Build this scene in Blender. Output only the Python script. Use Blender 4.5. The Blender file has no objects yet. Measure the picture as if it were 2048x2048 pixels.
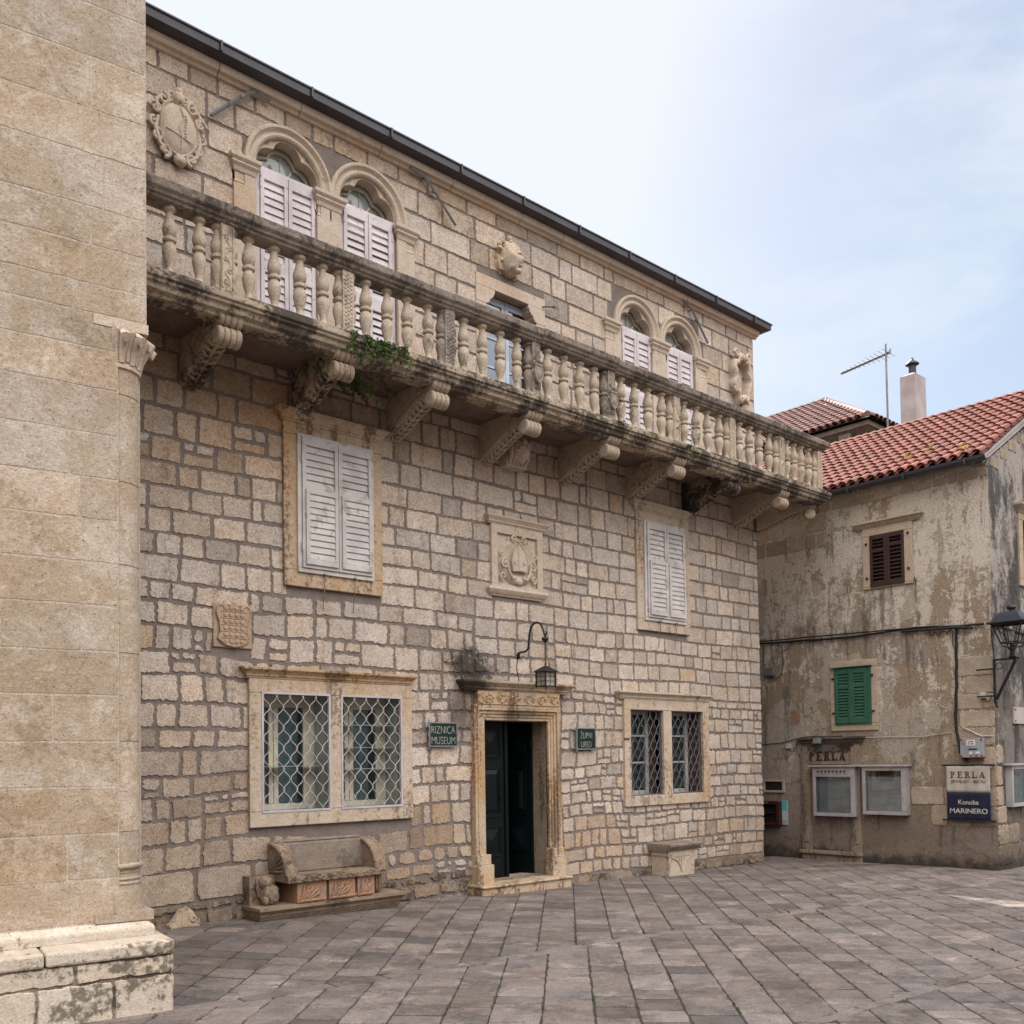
import bpy, math, random
from mathutils import Vector, Matrix, noise as mnoise
R = math.radians
sin, cos, pi = math.sin, math.cos, math.pi
random.seed(7)
scene = bpy.context.scene
COL = scene.collection

# ------------------------------------------------------------------ camera
cam_d = bpy.data.cameras.new('camera')
cam = bpy.data.objects.new('camera', cam_d); COL.objects.link(cam)
yaw, pit, rol = 0.728511, 0.02964, -0.014533
fw = Vector((sin(yaw) * cos(pit), cos(yaw) * cos(pit), sin(pit)))
r0 = Vector((cos(yaw), -sin(yaw), 0)); u0 = r0.cross(fw)
rt = r0 * cos(rol) + u0 * sin(rol); up = -r0 * sin(rol) + u0 * cos(rol)
cam.matrix_world = Matrix(((rt.x, up.x, -fw.x, 0), (rt.y, up.y, -fw.y, 0), (rt.z, up.z, -fw.z, 1.6), (0, 0, 0, 1)))
cam_d.sensor_fit = 'HORIZONTAL'; cam_d.sensor_width = 36.0
cam_d.lens = 36.0 * 1918.4 / 2048; cam_d.shift_y = 439.9 / 2048
cam_d.clip_start = 0.1; cam_d.clip_end = 2000
scene.camera = cam

# ------------------------------------------------------------------ world, sun, exposure
SUN_EL, SUN_AZ = R(45.2), R(27.0)          # azimuth measured from +Y towards +X
SKY_STRENGTH = 0.10
SKY_LIFT, CLOUD_FRONT, CLOUD_FILL = 1.75, 5.3, 24.0
world = bpy.data.worlds.new('World'); scene.world = world; world.use_nodes = True
wn = world.node_tree; wn.nodes.clear()
def wnode(t, **kw):
    n = wn.nodes.new(t)
    for k, v in kw.items(): setattr(n, k, v)
    return n
out = wnode('ShaderNodeOutputWorld'); bg = wnode('ShaderNodeBackground')
sky = wnode('ShaderNodeTexSky', sky_type='NISHITA', sun_disc=False)
sky.sun_elevation = SUN_EL; sky.sun_rotation = SUN_AZ
sky.air_density = 1.0; sky.dust_density = 1.2; sky.ozone_density = 1.0
hsv = wnode('ShaderNodeHueSaturation'); hsv.inputs['Saturation'].default_value = 1.1
tc = wnode('ShaderNodeTexCoord'); mp = wnode('ShaderNodeMapping')
mp.inputs['Scale'].default_value = (1.0, 1.9, 4.6); mp.inputs['Rotation'].default_value = (0.25, 0.35, 0.6)
L = wn.links.new
def wmath(op, a, b=None, vec=False):
    n = wnode('ShaderNodeVectorMath' if vec else 'ShaderNodeMath', operation=op)
    for i, v in enumerate((a, b)):
        if v is None: continue
        if hasattr(v, "is_output"): L(v, n.inputs[i])
        else: n.inputs[i].default_value = v
    return n.outputs['Value'] if (vec and op == 'DOT_PRODUCT') else n.outputs[0]
def wrange(v, lo, hi, a, b):
    n = wnode('ShaderNodeMapRange', interpolation_type='SMOOTHSTEP'); L(v, n.inputs['Value'])
    for k, q in (('From Min', lo), ('From Max', hi), ('To Min', a), ('To Max', b)): n.inputs[k].default_value = q
    return n.outputs['Result']
L(tc.outputs['Generated'], mp.inputs['Vector'])
cn = wnode('ShaderNodeTexNoise'); cn.inputs['Scale'].default_value = 1.7; cn.inputs['Detail'].default_value = 9; cn.inputs['Roughness'].default_value = 0.56; cn.inputs['Distortion'].default_value = 0.6
L(mp.outputs['Vector'], cn.inputs['Vector'])
L(sky.outputs['Color'], hsv.inputs['Color'])
# thin haze lifts the blue and keeps the glow round the sun from growing without limit
gam = wnode('ShaderNodeGamma'); gam.inputs['Gamma'].default_value = 0.60; L(hsv.outputs['Color'], gam.inputs['Color'])
gsc = wnode('ShaderNodeVectorMath', operation='SCALE'); L(gam.outputs['Color'], gsc.inputs[0]); gsc.inputs['Scale'].default_value = SKY_LIFT
soft = wmath('MINIMUM', gsc.outputs[0], (5.0, 5.25, 5.5), True)
# cirrus ahead, unseen brighter cloud added opposite the sun to fill the shaded facade
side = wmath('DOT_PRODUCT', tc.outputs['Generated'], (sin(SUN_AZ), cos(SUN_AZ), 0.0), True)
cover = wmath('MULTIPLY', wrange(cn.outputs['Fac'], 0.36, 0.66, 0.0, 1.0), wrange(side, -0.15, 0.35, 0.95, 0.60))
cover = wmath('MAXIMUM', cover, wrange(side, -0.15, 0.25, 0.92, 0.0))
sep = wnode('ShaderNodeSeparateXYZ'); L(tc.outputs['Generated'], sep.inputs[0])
low = wrange(sep.outputs['Z'], 0.05, 0.75, 0.05, 1.0)          # unseen cloud dimmed low down, in place of buildings blocking the sky
bright = wmath('ADD', wmath('MULTIPLY', wmath('MULTIPLY', wrange(side, -0.15, 0.30, 1.0, 0.0), low), CLOUD_FILL), wrange(side, -0.15, 0.30, 0.0, CLOUD_FRONT))
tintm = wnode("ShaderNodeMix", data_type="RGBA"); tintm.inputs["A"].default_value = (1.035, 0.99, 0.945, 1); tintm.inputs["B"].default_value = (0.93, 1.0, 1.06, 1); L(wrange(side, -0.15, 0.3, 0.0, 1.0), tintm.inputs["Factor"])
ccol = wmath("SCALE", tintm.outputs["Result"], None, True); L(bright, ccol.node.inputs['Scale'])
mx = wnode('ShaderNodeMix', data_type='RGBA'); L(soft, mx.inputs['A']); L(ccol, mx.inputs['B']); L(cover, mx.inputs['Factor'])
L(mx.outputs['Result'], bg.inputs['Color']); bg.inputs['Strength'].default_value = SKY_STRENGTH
L(bg.outputs['Background'], out.inputs['Surface'])
sd = bpy.data.lights.new('sun', 'SUN'); sd.energy = 5.0; sd.angle = R(0.53); sd.color = (1.0, 0.95, 0.87)
sun = bpy.data.objects.new('sun', sd); COL.objects.link(sun)
sv = Vector((sin(SUN_AZ) * cos(SUN_EL), cos(SUN_AZ) * cos(SUN_EL), sin(SUN_EL)))
sun.rotation_euler = sv.to_track_quat('Z', 'Y').to_euler(); sun.location = (20, 40, 40)
vs = scene.view_settings
scene.display_settings.display_device = 'sRGB'
vs.view_transform = 'Standard'; vs.look = 'None'; vs.gamma = 1.0; vs.exposure = 0.85; vs.use_curve_mapping = False
scene.render.engine = 'CYCLES'
cy = scene.cycles
cy.use_denoising = True; cy.max_bounces = 6; cy.diffuse_bounces = 4; cy.glossy_bounces = 3; cy.transmission_bounces = 4; cy.transparent_max_bounces = 12
cy.caustics_reflective = False; cy.caustics_refractive = False; cy.sample_clamp_indirect = 6
try: cy.denoising_input_passes = 'RGB_ALBEDO_NORMAL'; cy.denoising_prefilter = 'ACCURATE'
except Exception: pass

# ------------------------------------------------------------------ mesh helpers
class MB:
    def __init__(s): s.v = []; s.f = []; s.m = []; s.c = []
    def add(s, vs, fs, mat=0, col=None):
        o = len(s.v); s.v += [tuple(p) for p in vs]
        for f in fs: s.f.append([i + o for i in f]); s.m.append(mat); s.c.append(col)
    def box(s, x0, x1, y0, y1, z0, z1, mat=0, col=None):
        s.add([(x0, y0, z0), (x1, y0, z0), (x1, y1, z0), (x0, y1, z0), (x0, y0, z1), (x1, y0, z1), (x1, y1, z1), (x0, y1, z1)],
              [(0, 3, 2, 1), (4, 5, 6, 7), (0, 1, 5, 4), (1, 2, 6, 5), (2, 3, 7, 6), (3, 0, 4, 7)], mat, col)
    def prism(s, poly, fn, a, b, mat=0, col=None):
        n = len(poly)
        s.add([fn(p, a) for p in poly] + [fn(p, b) for p in poly],
              [list(range(n)), list(range(2 * n - 1, n - 1, -1))] + [(i, i + n, (i + 1) % n + n, (i + 1) % n) for i in range(n)], mat, col)
    def tube(s, pts, r, n=8, mat=0, col=None, closed=False):
        pts = [Vector(p) for p in pts]; k = len(pts)
        rs = r if isinstance(r, (list, tuple)) else [r] * k
        vs = []; prev = None
        for i, p in enumerate(pts):
            a = pts[(i - 1) % k] if (closed or i > 0) else p
            b = pts[(i + 1) % k] if (closed or i < k - 1) else p
            t = (b - a)
            t = t.normalized() if t.length > 1e-9 else Vector((0, 0, 1))
            if prev is None:
                q = Vector((0, 1, 0)) if abs(t.y) < 0.9 else Vector((1, 0, 0))
            else: q = prev
            e1 = (q - t * q.dot(t)).normalized(); e2 = t.cross(e1); prev = e1
            for j in range(n):
                an = 2 * pi * j / n
                vs.append(p + (e1 * cos(an) + e2 * sin(an)) * rs[i])
        fs = []
        for i in range(k if closed else k - 1):
            for j in range(n):
                fs.append((i * n + j, i * n + (j + 1) % n, ((i + 1) % k) * n + (j + 1) % n, ((i + 1) % k) * n + j))
        if not closed: fs += [list(range(n - 1, -1, -1)), [(k - 1) * n + j for j in range(n)]]
        s.add(vs, fs, mat, col)
    def lathe(s, prof, c=(0, 0, 0), n=16, a0=0, a1=2 * pi, mat=0, col=None, sx=1, sy=1):
        full = abs(a1 - a0 - 2 * pi) < 1e-6; k = n if full else n + 1
        vs = [(c[0] + r * cos(a0 + (a1 - a0) * j / n) * sx, c[1] + r * sin(a0 + (a1 - a0) * j / n) * sy, c[2] + z) for r, z in prof for j in range(k)]
        fs = [(i * k + j, i * k + (j + 1) % k, (i + 1) * k + (j + 1) % k, (i + 1) * k + j) for i in range(len(prof) - 1) for j in range(k if full else k - 1)]
        if full: fs += [list(range(k - 1, -1, -1)), [(len(prof) - 1) * k + j for j in range(k)]]
        s.add(vs, fs, mat, col)
    def blob(s, c, rx, ry, rz, rough=0.0, fr=3.0, n=14, seed=0, mat=0, fn=None):
        vs = []; fs = []
        for i in range(n + 1):
            th = pi * i / n
            for j in range(2 * n):
                ph = pi * j / n
                d = Vector((sin(th) * cos(ph), sin(th) * sin(ph), cos(th)))
                k = 1 + rough * mnoise.noise(d * fr + Vector((seed * 3.7, seed, 0)))
                if fn: k *= fn(d)
                vs.append((c[0] + d.x * rx * k, c[1] + d.y * ry * k, c[2] + d.z * rz * k))
        m = 2 * n
        for i in range(n):
            for j in range(m): fs.append((i * m + j, (i + 1) * m + j, (i + 1) * m + (j + 1) % m, i * m + (j + 1) % m))
        s.add(vs, fs, mat)
    def cornice(s, x0, x1, prof, back=0.0, mat=0, col=None):
        # prof: (outward, z) bottom to top; returns mitred at both ends
        vs = []
        for d, z in prof: vs += [(x0 - d, back, z), (x0 - d, -d, z), (x1 + d, -d, z), (x1 + d, back, z)]
        fs = []
        for i in range(len(prof) - 1):
            for j in range(3): fs.append((i * 4 + j, i * 4 + j + 1, i * 4 + 5 + j, i * 4 + 4 + j))
        e = (len(prof) - 1) * 4
        fs += [(3, 2, 1, 0), (e, e + 1, e + 2, e + 3)]
        fs.append([i * 4 for i in range(len(prof))][::-1]); fs.append([i * 4 + 3 for i in range(len(prof))])
        s.add(vs, fs, mat, col)
    def sweep(s, prof, path, mat=0, col=None, closed=True):
        # prof: (outward, z); path: plan points, outward is to the right of travel
        n = len(path); nor = []
        for i in range(n):
            ds = []
            if i > 0: ds.append((Vector(path[i]) - Vector(path[i - 1])).normalized())
            if i < n - 1: ds.append((Vector(path[i + 1]) - Vector(path[i])).normalized())
            ns = [Vector((d.y, -d.x)) for d in ds]
            if len(ns) == 1: nor.append(ns[0])
            else:
                b = (ns[0] + ns[1]).normalized(); nor.append(b / max(0.3, b.dot(ns[0])))
        vs = [(path[i][0] + nor[i].x * d, path[i][1] + nor[i].y * d, z) for i in range(n) for d, z in prof]
        k = len(prof)
        fs = [(i * k + j, (i + 1) * k + j, (i + 1) * k + (j + 1) % k, i * k + (j + 1) % k) for i in range(n - 1) for j in range(k if closed else k - 1)]
        if closed: fs += [list(range(k)), [(n - 1) * k + j for j in range(k - 1, -1, -1)]]
        s.add(vs, fs, mat, col)
    def build(s, name, mats, parent=None, smooth=None, bevel=None, loc=None, rotz=0, jitter=0):
        me = bpy.data.meshes.new(name)
        me.from_pydata(s.v, [], s.f); 
        if not isinstance(mats, (list, tuple)): mats = [mats]
        for m in mats: me.materials.append(m)
        me.polygons.foreach_set('material_index', s.m)
        if any(c is not None for c in s.c):
            at = me.attributes.new('tint', 'FLOAT_COLOR', 'FACE')
            at.data.foreach_set('color', [x for c in s.c for x in ((c or (1, 1, 1)) + (1.0,))])
        if smooth:
            me.polygons.foreach_set('use_smooth', [True] * len(s.f)); me.set_sharp_from_angle(angle=R(smooth))
        me.update(); me.validate()
        o = bpy.data.objects.new(name, me); COL.objects.link(o)
        if parent: o.parent = parent
        if loc: o.location = loc
        if rotz: o.rotation_euler.z = rotz
        if bevel:
            b = o.modifiers.new('bevel', 'BEVEL'); b.width = bevel; b.segments = 2; b.limit_method = 'ANGLE'; b.angle_limit = R(35)
        return o

def XZ(p, y): return (p[0], y, p[1])        # prism mapping: polygon in x,z extruded in y
def YZ(p, x): return (x, p[0], p[1])
def tag(o, label=None, cat=None, group=None, kind=None):
    for k, v in (('label', label), ('category', cat), ('group', group), ('kind', kind)):
        if v: o[k] = v
    return o
def empty(name, loc=(0, 0, 0), rz=0, label=None, cat=None, group=None):
    o = bpy.data.objects.new(name, None); COL.objects.link(o); o.location = loc; o.rotation_euler.z = rz; o.empty_display_size = 0.2
    return tag(o, label, cat, group)
def copy_tree(o, parent=None):
    c = o.copy(); COL.objects.link(c); c.parent = parent
    for ch in list(o.children): copy_tree(ch, c)
    return c
def text_mesh(body, size, mat, name, parent, loc, width=None, bold=0.0, depth=0.004, align='CENTER'):
    cu = bpy.data.curves.new(name, 'FONT'); cu.body = body; cu.size = size; cu.align_x = align; cu.extrude = depth; cu.offset = bold
    t = bpy.data.objects.new(name, cu); COL.objects.link(t); bpy.context.view_layer.update()
    me = bpy.data.meshes.new_from_object(t.evaluated_get(bpy.context.evaluated_depsgraph_get())); bpy.data.objects.remove(t); bpy.data.curves.remove(cu)
    xs = [v.co.x for v in me.vertices]; w = max(xs) - min(xs); mid = (max(xs) + min(xs)) / 2
    k = (width / w) if width else 1.0
    for v in me.vertices:
        x, y, z = v.co; v.co = ((x - mid) * k, -z, y)
    me.materials.clear(); me.materials.append(mat)
    me.flip_normals() if False else None
    o = bpy.data.objects.new(name, me); COL.objects.link(o); o.parent = parent; o.location = loc
    return o

# ------------------------------------------------------------------ materials
class NT:
    def __init__(s, name):
        s.m = bpy.data.materials.new(name); s.m.use_nodes = True; s.t = s.m.node_tree; s.b = s.t.nodes['Principled BSDF']
        s.pos = s.n('ShaderNodeNewGeometry').outputs['Position']
    def n(s, t, **kw):
        q = s.t.nodes.new(t)
        for k, v in kw.items(): setattr(q, k, v)
        return q
    def set(s, sock, v):
        if hasattr(v, 'is_output'): s.t.links.new(v, sock)
        elif isinstance(v, tuple) and len(v) == 3 and sock.type == 'RGBA': sock.default_value = v + (1,)
        else: sock.default_value = v
    def map(s, vec, scale, loc=(0, 0, 0)):
        q = s.n('ShaderNodeMapping'); s.set(q.inputs['Vector'], vec); q.inputs['Scale'].default_value = scale; q.inputs['Location'].default_value = loc
        return q.outputs['Vector']
    def noise(s, vec, scale, detail=4, rough=0.55, dist=0.0):
        q = s.n('ShaderNodeTexNoise'); s.set(q.inputs['Vector'], vec); q.inputs['Scale'].default_value = scale
        q.inputs['Detail'].default_value = detail; q.inputs['Roughness'].default_value = rough; q.inputs['Distortion'].default_value = dist
        return q.outputs['Fac']
    def voro(s, vec, scale, feature='F1'):
        q = s.n('ShaderNodeTexVoronoi', feature=feature); s.set(q.inputs['Vector'], vec); q.inputs['Scale'].default_value = scale
        return q.outputs['Distance']
    def step(s, f, lo, hi, a=0.0, b=1.0):
        q = s.n('ShaderNodeMapRange', interpolation_type='SMOOTHSTEP'); s.set(q.inputs['Value'], f)
        q.inputs['From Min'].default_value = lo; q.inputs['From Max'].default_value = hi; q.inputs['To Min'].default_value = a; q.inputs['To Max'].default_value = b
        return q.outputs['Result']
    def mix(s, f, a, b, blend='MIX'):
        q = s.n('ShaderNodeMix', data_type='RGBA', blend_type=blend); s.set(q.inputs['Factor'], f); s.set(q.inputs['A'], a); s.set(q.inputs['B'], b)
        return q.outputs['Result']
    def math(s, op, a, b=0.0):
        q = s.n('ShaderNodeMath', operation=op); s.set(q.inputs[0], a); s.set(q.inputs[1], b); return q.outputs[0]
    def tint(s): return s.n('ShaderNodeAttribute', attribute_name='tint').outputs['Color']
    def bump(s, h, strength=0.5, dist=0.01):
        q = s.n('ShaderNodeBump'); q.inputs['Strength'].default_value = strength; q.inputs['Distance'].default_value = dist; s.set(q.inputs['Height'], h)
        s.set(s.b.inputs['Normal'], q.outputs['Normal'])
    def fin(s, col, rough=0.85, spec=0.3):
        s.set(s.b.inputs['Base Color'], col); s.set(s.b.inputs['Roughness'], rough); s.b.inputs['Specular IOR Level'].default_value = spec
        return s.m

def stone_mat(name, base, alt, warm=(0.42, 0.22, 0.09), warm_lo=0.55, warm_amt=0.5, dark=(0.035, 0.03, 0.028), dark_lo=0.7, dark_hi=0.8, dark_amt=0.0,
              pits=0.5, bump=0.5, bscale=1.0, tint=False, streak=False, obj=False, grain=0.28, rough=0.88, pale=0.0, soot=(), patch=0.0):
    t = NT(name); p = t.pos
    if obj:
        oi = t.n('ShaderNodeObjectInfo'); va = t.n('ShaderNodeVectorMath', operation='ADD'); t.set(va.inputs[0], p)
        t.set(va.inputs[1], oi.outputs['Location']); p = va.outputs['Vector']
    big = t.noise(p, 1.1, 5, 0.6); mid = t.noise(p, 7.0, 5, 0.62); fine = t.noise(p, 70 * bscale, 3, 0.7); med = t.noise(p, 24, 4, 0.65)
    c = t.mix(t.step(mid, 0.32, 0.68), base, alt)
    c = t.mix(t.math('MULTIPLY', t.step(t.math('ADD', t.math('MULTIPLY', big, 0.6), t.math('MULTIPLY', med, 0.4)), warm_lo, warm_lo + 0.14), warm_amt), c, warm)
    if patch:
        pn = t.noise(p, 1.5, 9, 0.72, 0.8); c = t.mix(t.step(pn, 0.50, 0.535, 0, patch), c, (0.345, 0.262, 0.182)); c = t.mix(t.step(pn, 0.40, 0.44, patch * .7, 0), c, (0.53, 0.465, 0.40))
    if pale: c = t.mix(t.step(t.noise(p, 3.1, 5, 0.7, 0.6), 0.56, 0.66, 0, pale), c, (0.56, 0.50, 0.43))
    if tint: c = t.mix(1.0, c, t.tint(), 'MULTIPLY')
    g = t.step(fine, 0.25, 0.75, 1 - grain, 1 + grain)
    c = t.mix(1.0, c, g, 'MULTIPLY')
    pv = t.step(t.voro(p, 38 * bscale), 0.10, 0.22, 1, 0)
    pm = t.math('MULTIPLY', pv, t.step(med, 0.48, 0.60, 0, pits))
    c = t.mix(pm, c, (0.05, 0.04, 0.032))
    if dark_amt:
        sc = (5, 5, 0.55) if streak else (2.6, 2.6, 2.6)
        dn = t.math('ADD', t.math('MULTIPLY', t.noise(t.map(p, sc), 1.0, 5, 0.65), 0.65), t.math('MULTIPLY', med, 0.35))
        c = t.mix(t.step(dn, dark_lo, dark_hi, 0, dark_amt), c, dark)
    if soot:
        sx = t.n('ShaderNodeSeparateXYZ'); t.set(sx.inputs[0], t.pos); wob = t.math('ADD', t.math('MULTIPLY', med, 1.1), t.math('MULTIPLY', mid, 1.3))
        for cx, cz, rx, rz, amt in soot:
            dx = t.math('DIVIDE', t.math('SUBTRACT', sx.outputs['X'], cx), rx); dz = t.math('DIVIDE', t.math('SUBTRACT', sx.outputs['Z'], cz), rz)
            d = t.math('SQRT', t.math('ADD', t.math('MULTIPLY', dx, dx), t.math('MULTIPLY', dz, dz)))
            c = t.mix(t.step(t.math('ADD', d, wob), 1.45, 2.15, amt, 0.0), c, (0.032, 0.027, 0.024))
    h = t.math('ADD', t.math('MULTIPLY', mid, 1.0), t.math('ADD', t.math('MULTIPLY', med, 0.7), t.math('MULTIPLY', fine, 0.28)))
    h = t.math('SUBTRACT', h, t.math('MULTIPLY', pm, 0.8))
    t.bump(h, bump, 0.02)
    return t.fin(c, rough, 0.25)

def paint_mat(name, col, rough=0.5, wear=None, wear_lo=0.62, scale=14, metal=0.0, bump=0.08, spec=0.4):
    t = NT(name); p = t.pos
    n1 = t.noise(p, scale, 4, 0.6); n2 = t.noise(p, 3.0, 4, 0.6)
    c = t.mix(t.step(n2, 0.3, 0.7), tuple(x * 0.80 for x in col), tuple(min(1, x * 1.08) for x in col))
    if wear: c = t.mix(t.step(n1, wear_lo, wear_lo + 0.06, 0, 0.85), c, wear)
    t.bump(t.noise(p, 90, 2), bump, 0.004); t.b.inputs['Metallic'].default_value = metal
    return t.fin(c, rough, spec)

def glass_mat(name, tintc=(0.55, 0.66, 0.68), refl=0.16):
    m = bpy.data.materials.new(name); m.use_nodes = True; t = m.node_tree; t.nodes.clear()
    o = t.nodes.new('ShaderNodeOutputMaterial'); a = t.nodes.new('ShaderNodeBsdfTransparent'); a.inputs['Color'].default_value = tintc + (1,)
    b = t.nodes.new('ShaderNodeBsdfGlossy'); b.inputs['Roughness'].default_value = 0.03; b.inputs['Color'].default_value = (0.9, 0.95, 1, 1)
    f = t.nodes.new('ShaderNodeLayerWeight'); f.inputs['Blend'].default_value = 0.35
    ad = t.nodes.new('ShaderNodeMath'); ad.operation = 'ADD'; ad.inputs[1].default_value = refl * 0.4; ad.use_clamp = True
    mu = t.nodes.new('ShaderNodeMath'); mu.operation = 'MULTIPLY'; mu.inputs[1].default_value = 0.7
    ms = t.nodes.new('ShaderNodeMixShader'); k = t.links.new
    k(f.outputs['Fresnel'], mu.inputs[0]); k(mu.outputs[0], ad.inputs[0]); k(ad.outputs[0], ms.inputs['Fac']); k(a.outputs[0], ms.inputs[1]); k(b.outputs[0], ms.inputs[2]); k(ms.outputs[0], o.inputs['Surface'])
    return m

ST = (0.42, 0.34, 0.265)
M = dict(
    stone=stone_mat('museum_stone', (0.52, 0.445, 0.39), (0.435, 0.362, 0.308), (0.42, 0.29, 0.185), 0.52, 0.5, dark=(0.16, 0.11, 0.08), dark_lo=0.54, dark_hi=0.64, dark_amt=0.45, streak=True, tint=True, pits=0.9, bump=0.6, grain=0.36, soot=((7.12, 2.70, .55, .36, .92), (6.95, 2.15, .26, .42, .6), (4.2, -.05, 3.2, .36, .8), (11.0, -.12, 2.6, .28, .75))),
    mortar=stone_mat('grey_mortar', (0.215, 0.178, 0.16), (0.17, 0.14, 0.125), (0.16, 0.11, 0.08), 0.6, 0.4, pits=0.2, bump=0.5, soot=((7.12, 2.70, .55, .36, .92), (6.95, 2.15, .26, .42, .6), (4.2, -.05, 3.2, .32, .75), (11.0, -.12, 2.6, .25, .7))),
    dressed=stone_mat('dressed_limestone', (0.52, 0.435, 0.355), (0.455, 0.37, 0.29), (0.42, 0.25, 0.115), 0.49, 0.65, dark=(0.12, 0.07, 0.04), dark_lo=0.52, dark_hi=0.60, dark_amt=0.65, streak=True, pits=0.3, bump=0.25, grain=0.2),
    pale=stone_mat('pale_carved_limestone', (0.55, 0.46, 0.385), (0.49, 0.40, 0.325), (0.46, 0.30, 0.17), 0.51, 0.5, pits=0.2, bump=0.25, dark=(0.16, 0.11, 0.075), dark_lo=0.55, dark_hi=0.64, dark_amt=0.4, grain=0.2),
    ochre=stone_mat('ochre_stained_limestone', (0.50, 0.395, 0.295), (0.44, 0.33, 0.23), (0.42, 0.235, 0.10), 0.46, 0.7, dark=(0.09, 0.05, 0.03), dark_lo=0.50, dark_hi=0.58, dark_amt=0.7, streak=True, pits=0.25, bump=0.28, grain=0.2, soot=((7.9, 2.16, .55, .10, .6), (8.52, 1.5, .10, .7, .5))),
    balus=stone_mat('baluster_limestone', (0.52, 0.44, 0.355), (0.46, 0.38, 0.30), (0.38, 0.25, 0.14), 0.54, 0.45, dark=(0.10, 0.08, 0.065), dark_lo=0.53, dark_hi=0.64, dark_amt=0.7, pits=0.5, bump=0.35, obj=True),
    rail=stone_mat('lichen_black_limestone', (0.34, 0.29, 0.25), (0.26, 0.22, 0.19), (0.44, 0.36, 0.26), 0.55, 0.5, dark=(0.05, 0.043, 0.04), dark_lo=0.44, dark_hi=0.60, dark_amt=0.82, pits=0.4, bump=0.5),
    slab=stone_mat('streaked_slab_limestone', (0.43, 0.355, 0.275), (0.34, 0.275, 0.21), (0.38, 0.25, 0.13), 0.54, 0.45, dark=(0.045, 0.038, 0.034), dark_lo=0.43, dark_hi=0.55, dark_amt=0.9, pits=0.7, bump=0.55),
    soffit=stone_mat('dark_soffit_stone', (0.19, 0.145, 0.115), (0.145, 0.11, 0.088), (0.22, 0.15, 0.09), 0.58, 0.4, dark_lo=0.55, dark_hi=0.7, dark_amt=0.5, pits=0.3, bump=0.35),  # darker brown-grey than the slab edge
    console=stone_mat('console_limestone', (0.47, 0.385, 0.305), (0.40, 0.32, 0.245), (0.35, 0.21, 0.11), 0.52, 0.55, dark=(0.06, 0.047, 0.04), dark_lo=0.54, dark_hi=0.66, dark_amt=0.75, pits=0.4, bump=0.4, obj=True),
    church=stone_mat('church_ashlar', (0.46, 0.392, 0.335), (0.40, 0.33, 0.275), (0.37, 0.275, 0.19), 0.46, 0.75, dark=(0.17, 0.125, 0.09), dark_lo=0.54, dark_hi=0.64, dark_amt=0.45, tint=True, pits=0.8, bump=0.45, pale=0.55, grain=0.22, patch=0.6),
    churchj=stone_mat('church_lime_joint', (0.50, 0.43, 0.37), (0.40, 0.335, 0.28), pits=0.3, bump=0.3, warm_amt=0.2),
    plinth=stone_mat('church_plinth_stone', (0.55, 0.485, 0.42), (0.47, 0.405, 0.34), (0.44, 0.30, 0.19), 0.52, 0.5, dark=(0.08, 0.07, 0.05), dark_lo=0.54, dark_hi=0.62, dark_amt=0.8, pits=0.8, bump=0.45, tint=True, grain=0.2),
    rubble=stone_mat('rubble_base', (0.31, 0.25, 0.20), (0.23, 0.18, 0.14), (0.30, 0.18, 0.09), 0.52, 0.5, dark=(0.04, 0.033, 0.028), dark_lo=0.50, dark_hi=0.58, dark_amt=0.75, pits=0.7, bump=0.9, tint=True),
    bench=stone_mat('brown_bench_stone', (0.30, 0.225, 0.165), (0.225, 0.165, 0.12), (0.27, 0.14, 0.07), 0.50, 0.65, dark=(0.045, 0.032, 0.025), dark_lo=0.50, dark_hi=0.60, dark_amt=0.7, pits=0.5, bump=0.6),
    benchback=stone_mat('grey_bench_back', (0.27, 0.22, 0.185), (0.21, 0.17, 0.14), dark=(0.06, 0.05, 0.04), dark_lo=0.52, dark_hi=0.62, dark_amt=0.5, pits=0.5, bump=0.5),
    terracotta=stone_mat('reddened_relief_stone', (0.40, 0.205, 0.12), (0.31, 0.215, 0.155), (0.42, 0.15, 0.06), 0.47, 0.75, dark=(0.05, 0.03, 0.02), dark_lo=0.56, dark_hi=0.68, dark_amt=0.5, pits=0.3, bump=0.5),
    paving=stone_mat('worn_paving', (0.190, 0.163, 0.153), (0.145, 0.123, 0.116), (0.18, 0.14, 0.11), 0.55, 0.4, dark=(0.06, 0.05, 0.047), dark_lo=0.48, dark_hi=0.62, dark_amt=0.6, pale=0.22, tint=True, pits=1.0, bump=0.55, rough=0.68, grain=0.3),
    joint=stone_mat('paving_joint_earth', (0.06, 0.05, 0.043), (0.04, 0.033, 0.028), (0.05, 0.055, 0.022), 0.52, 0.5, pits=0.2, bump=0.5),
)
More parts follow.
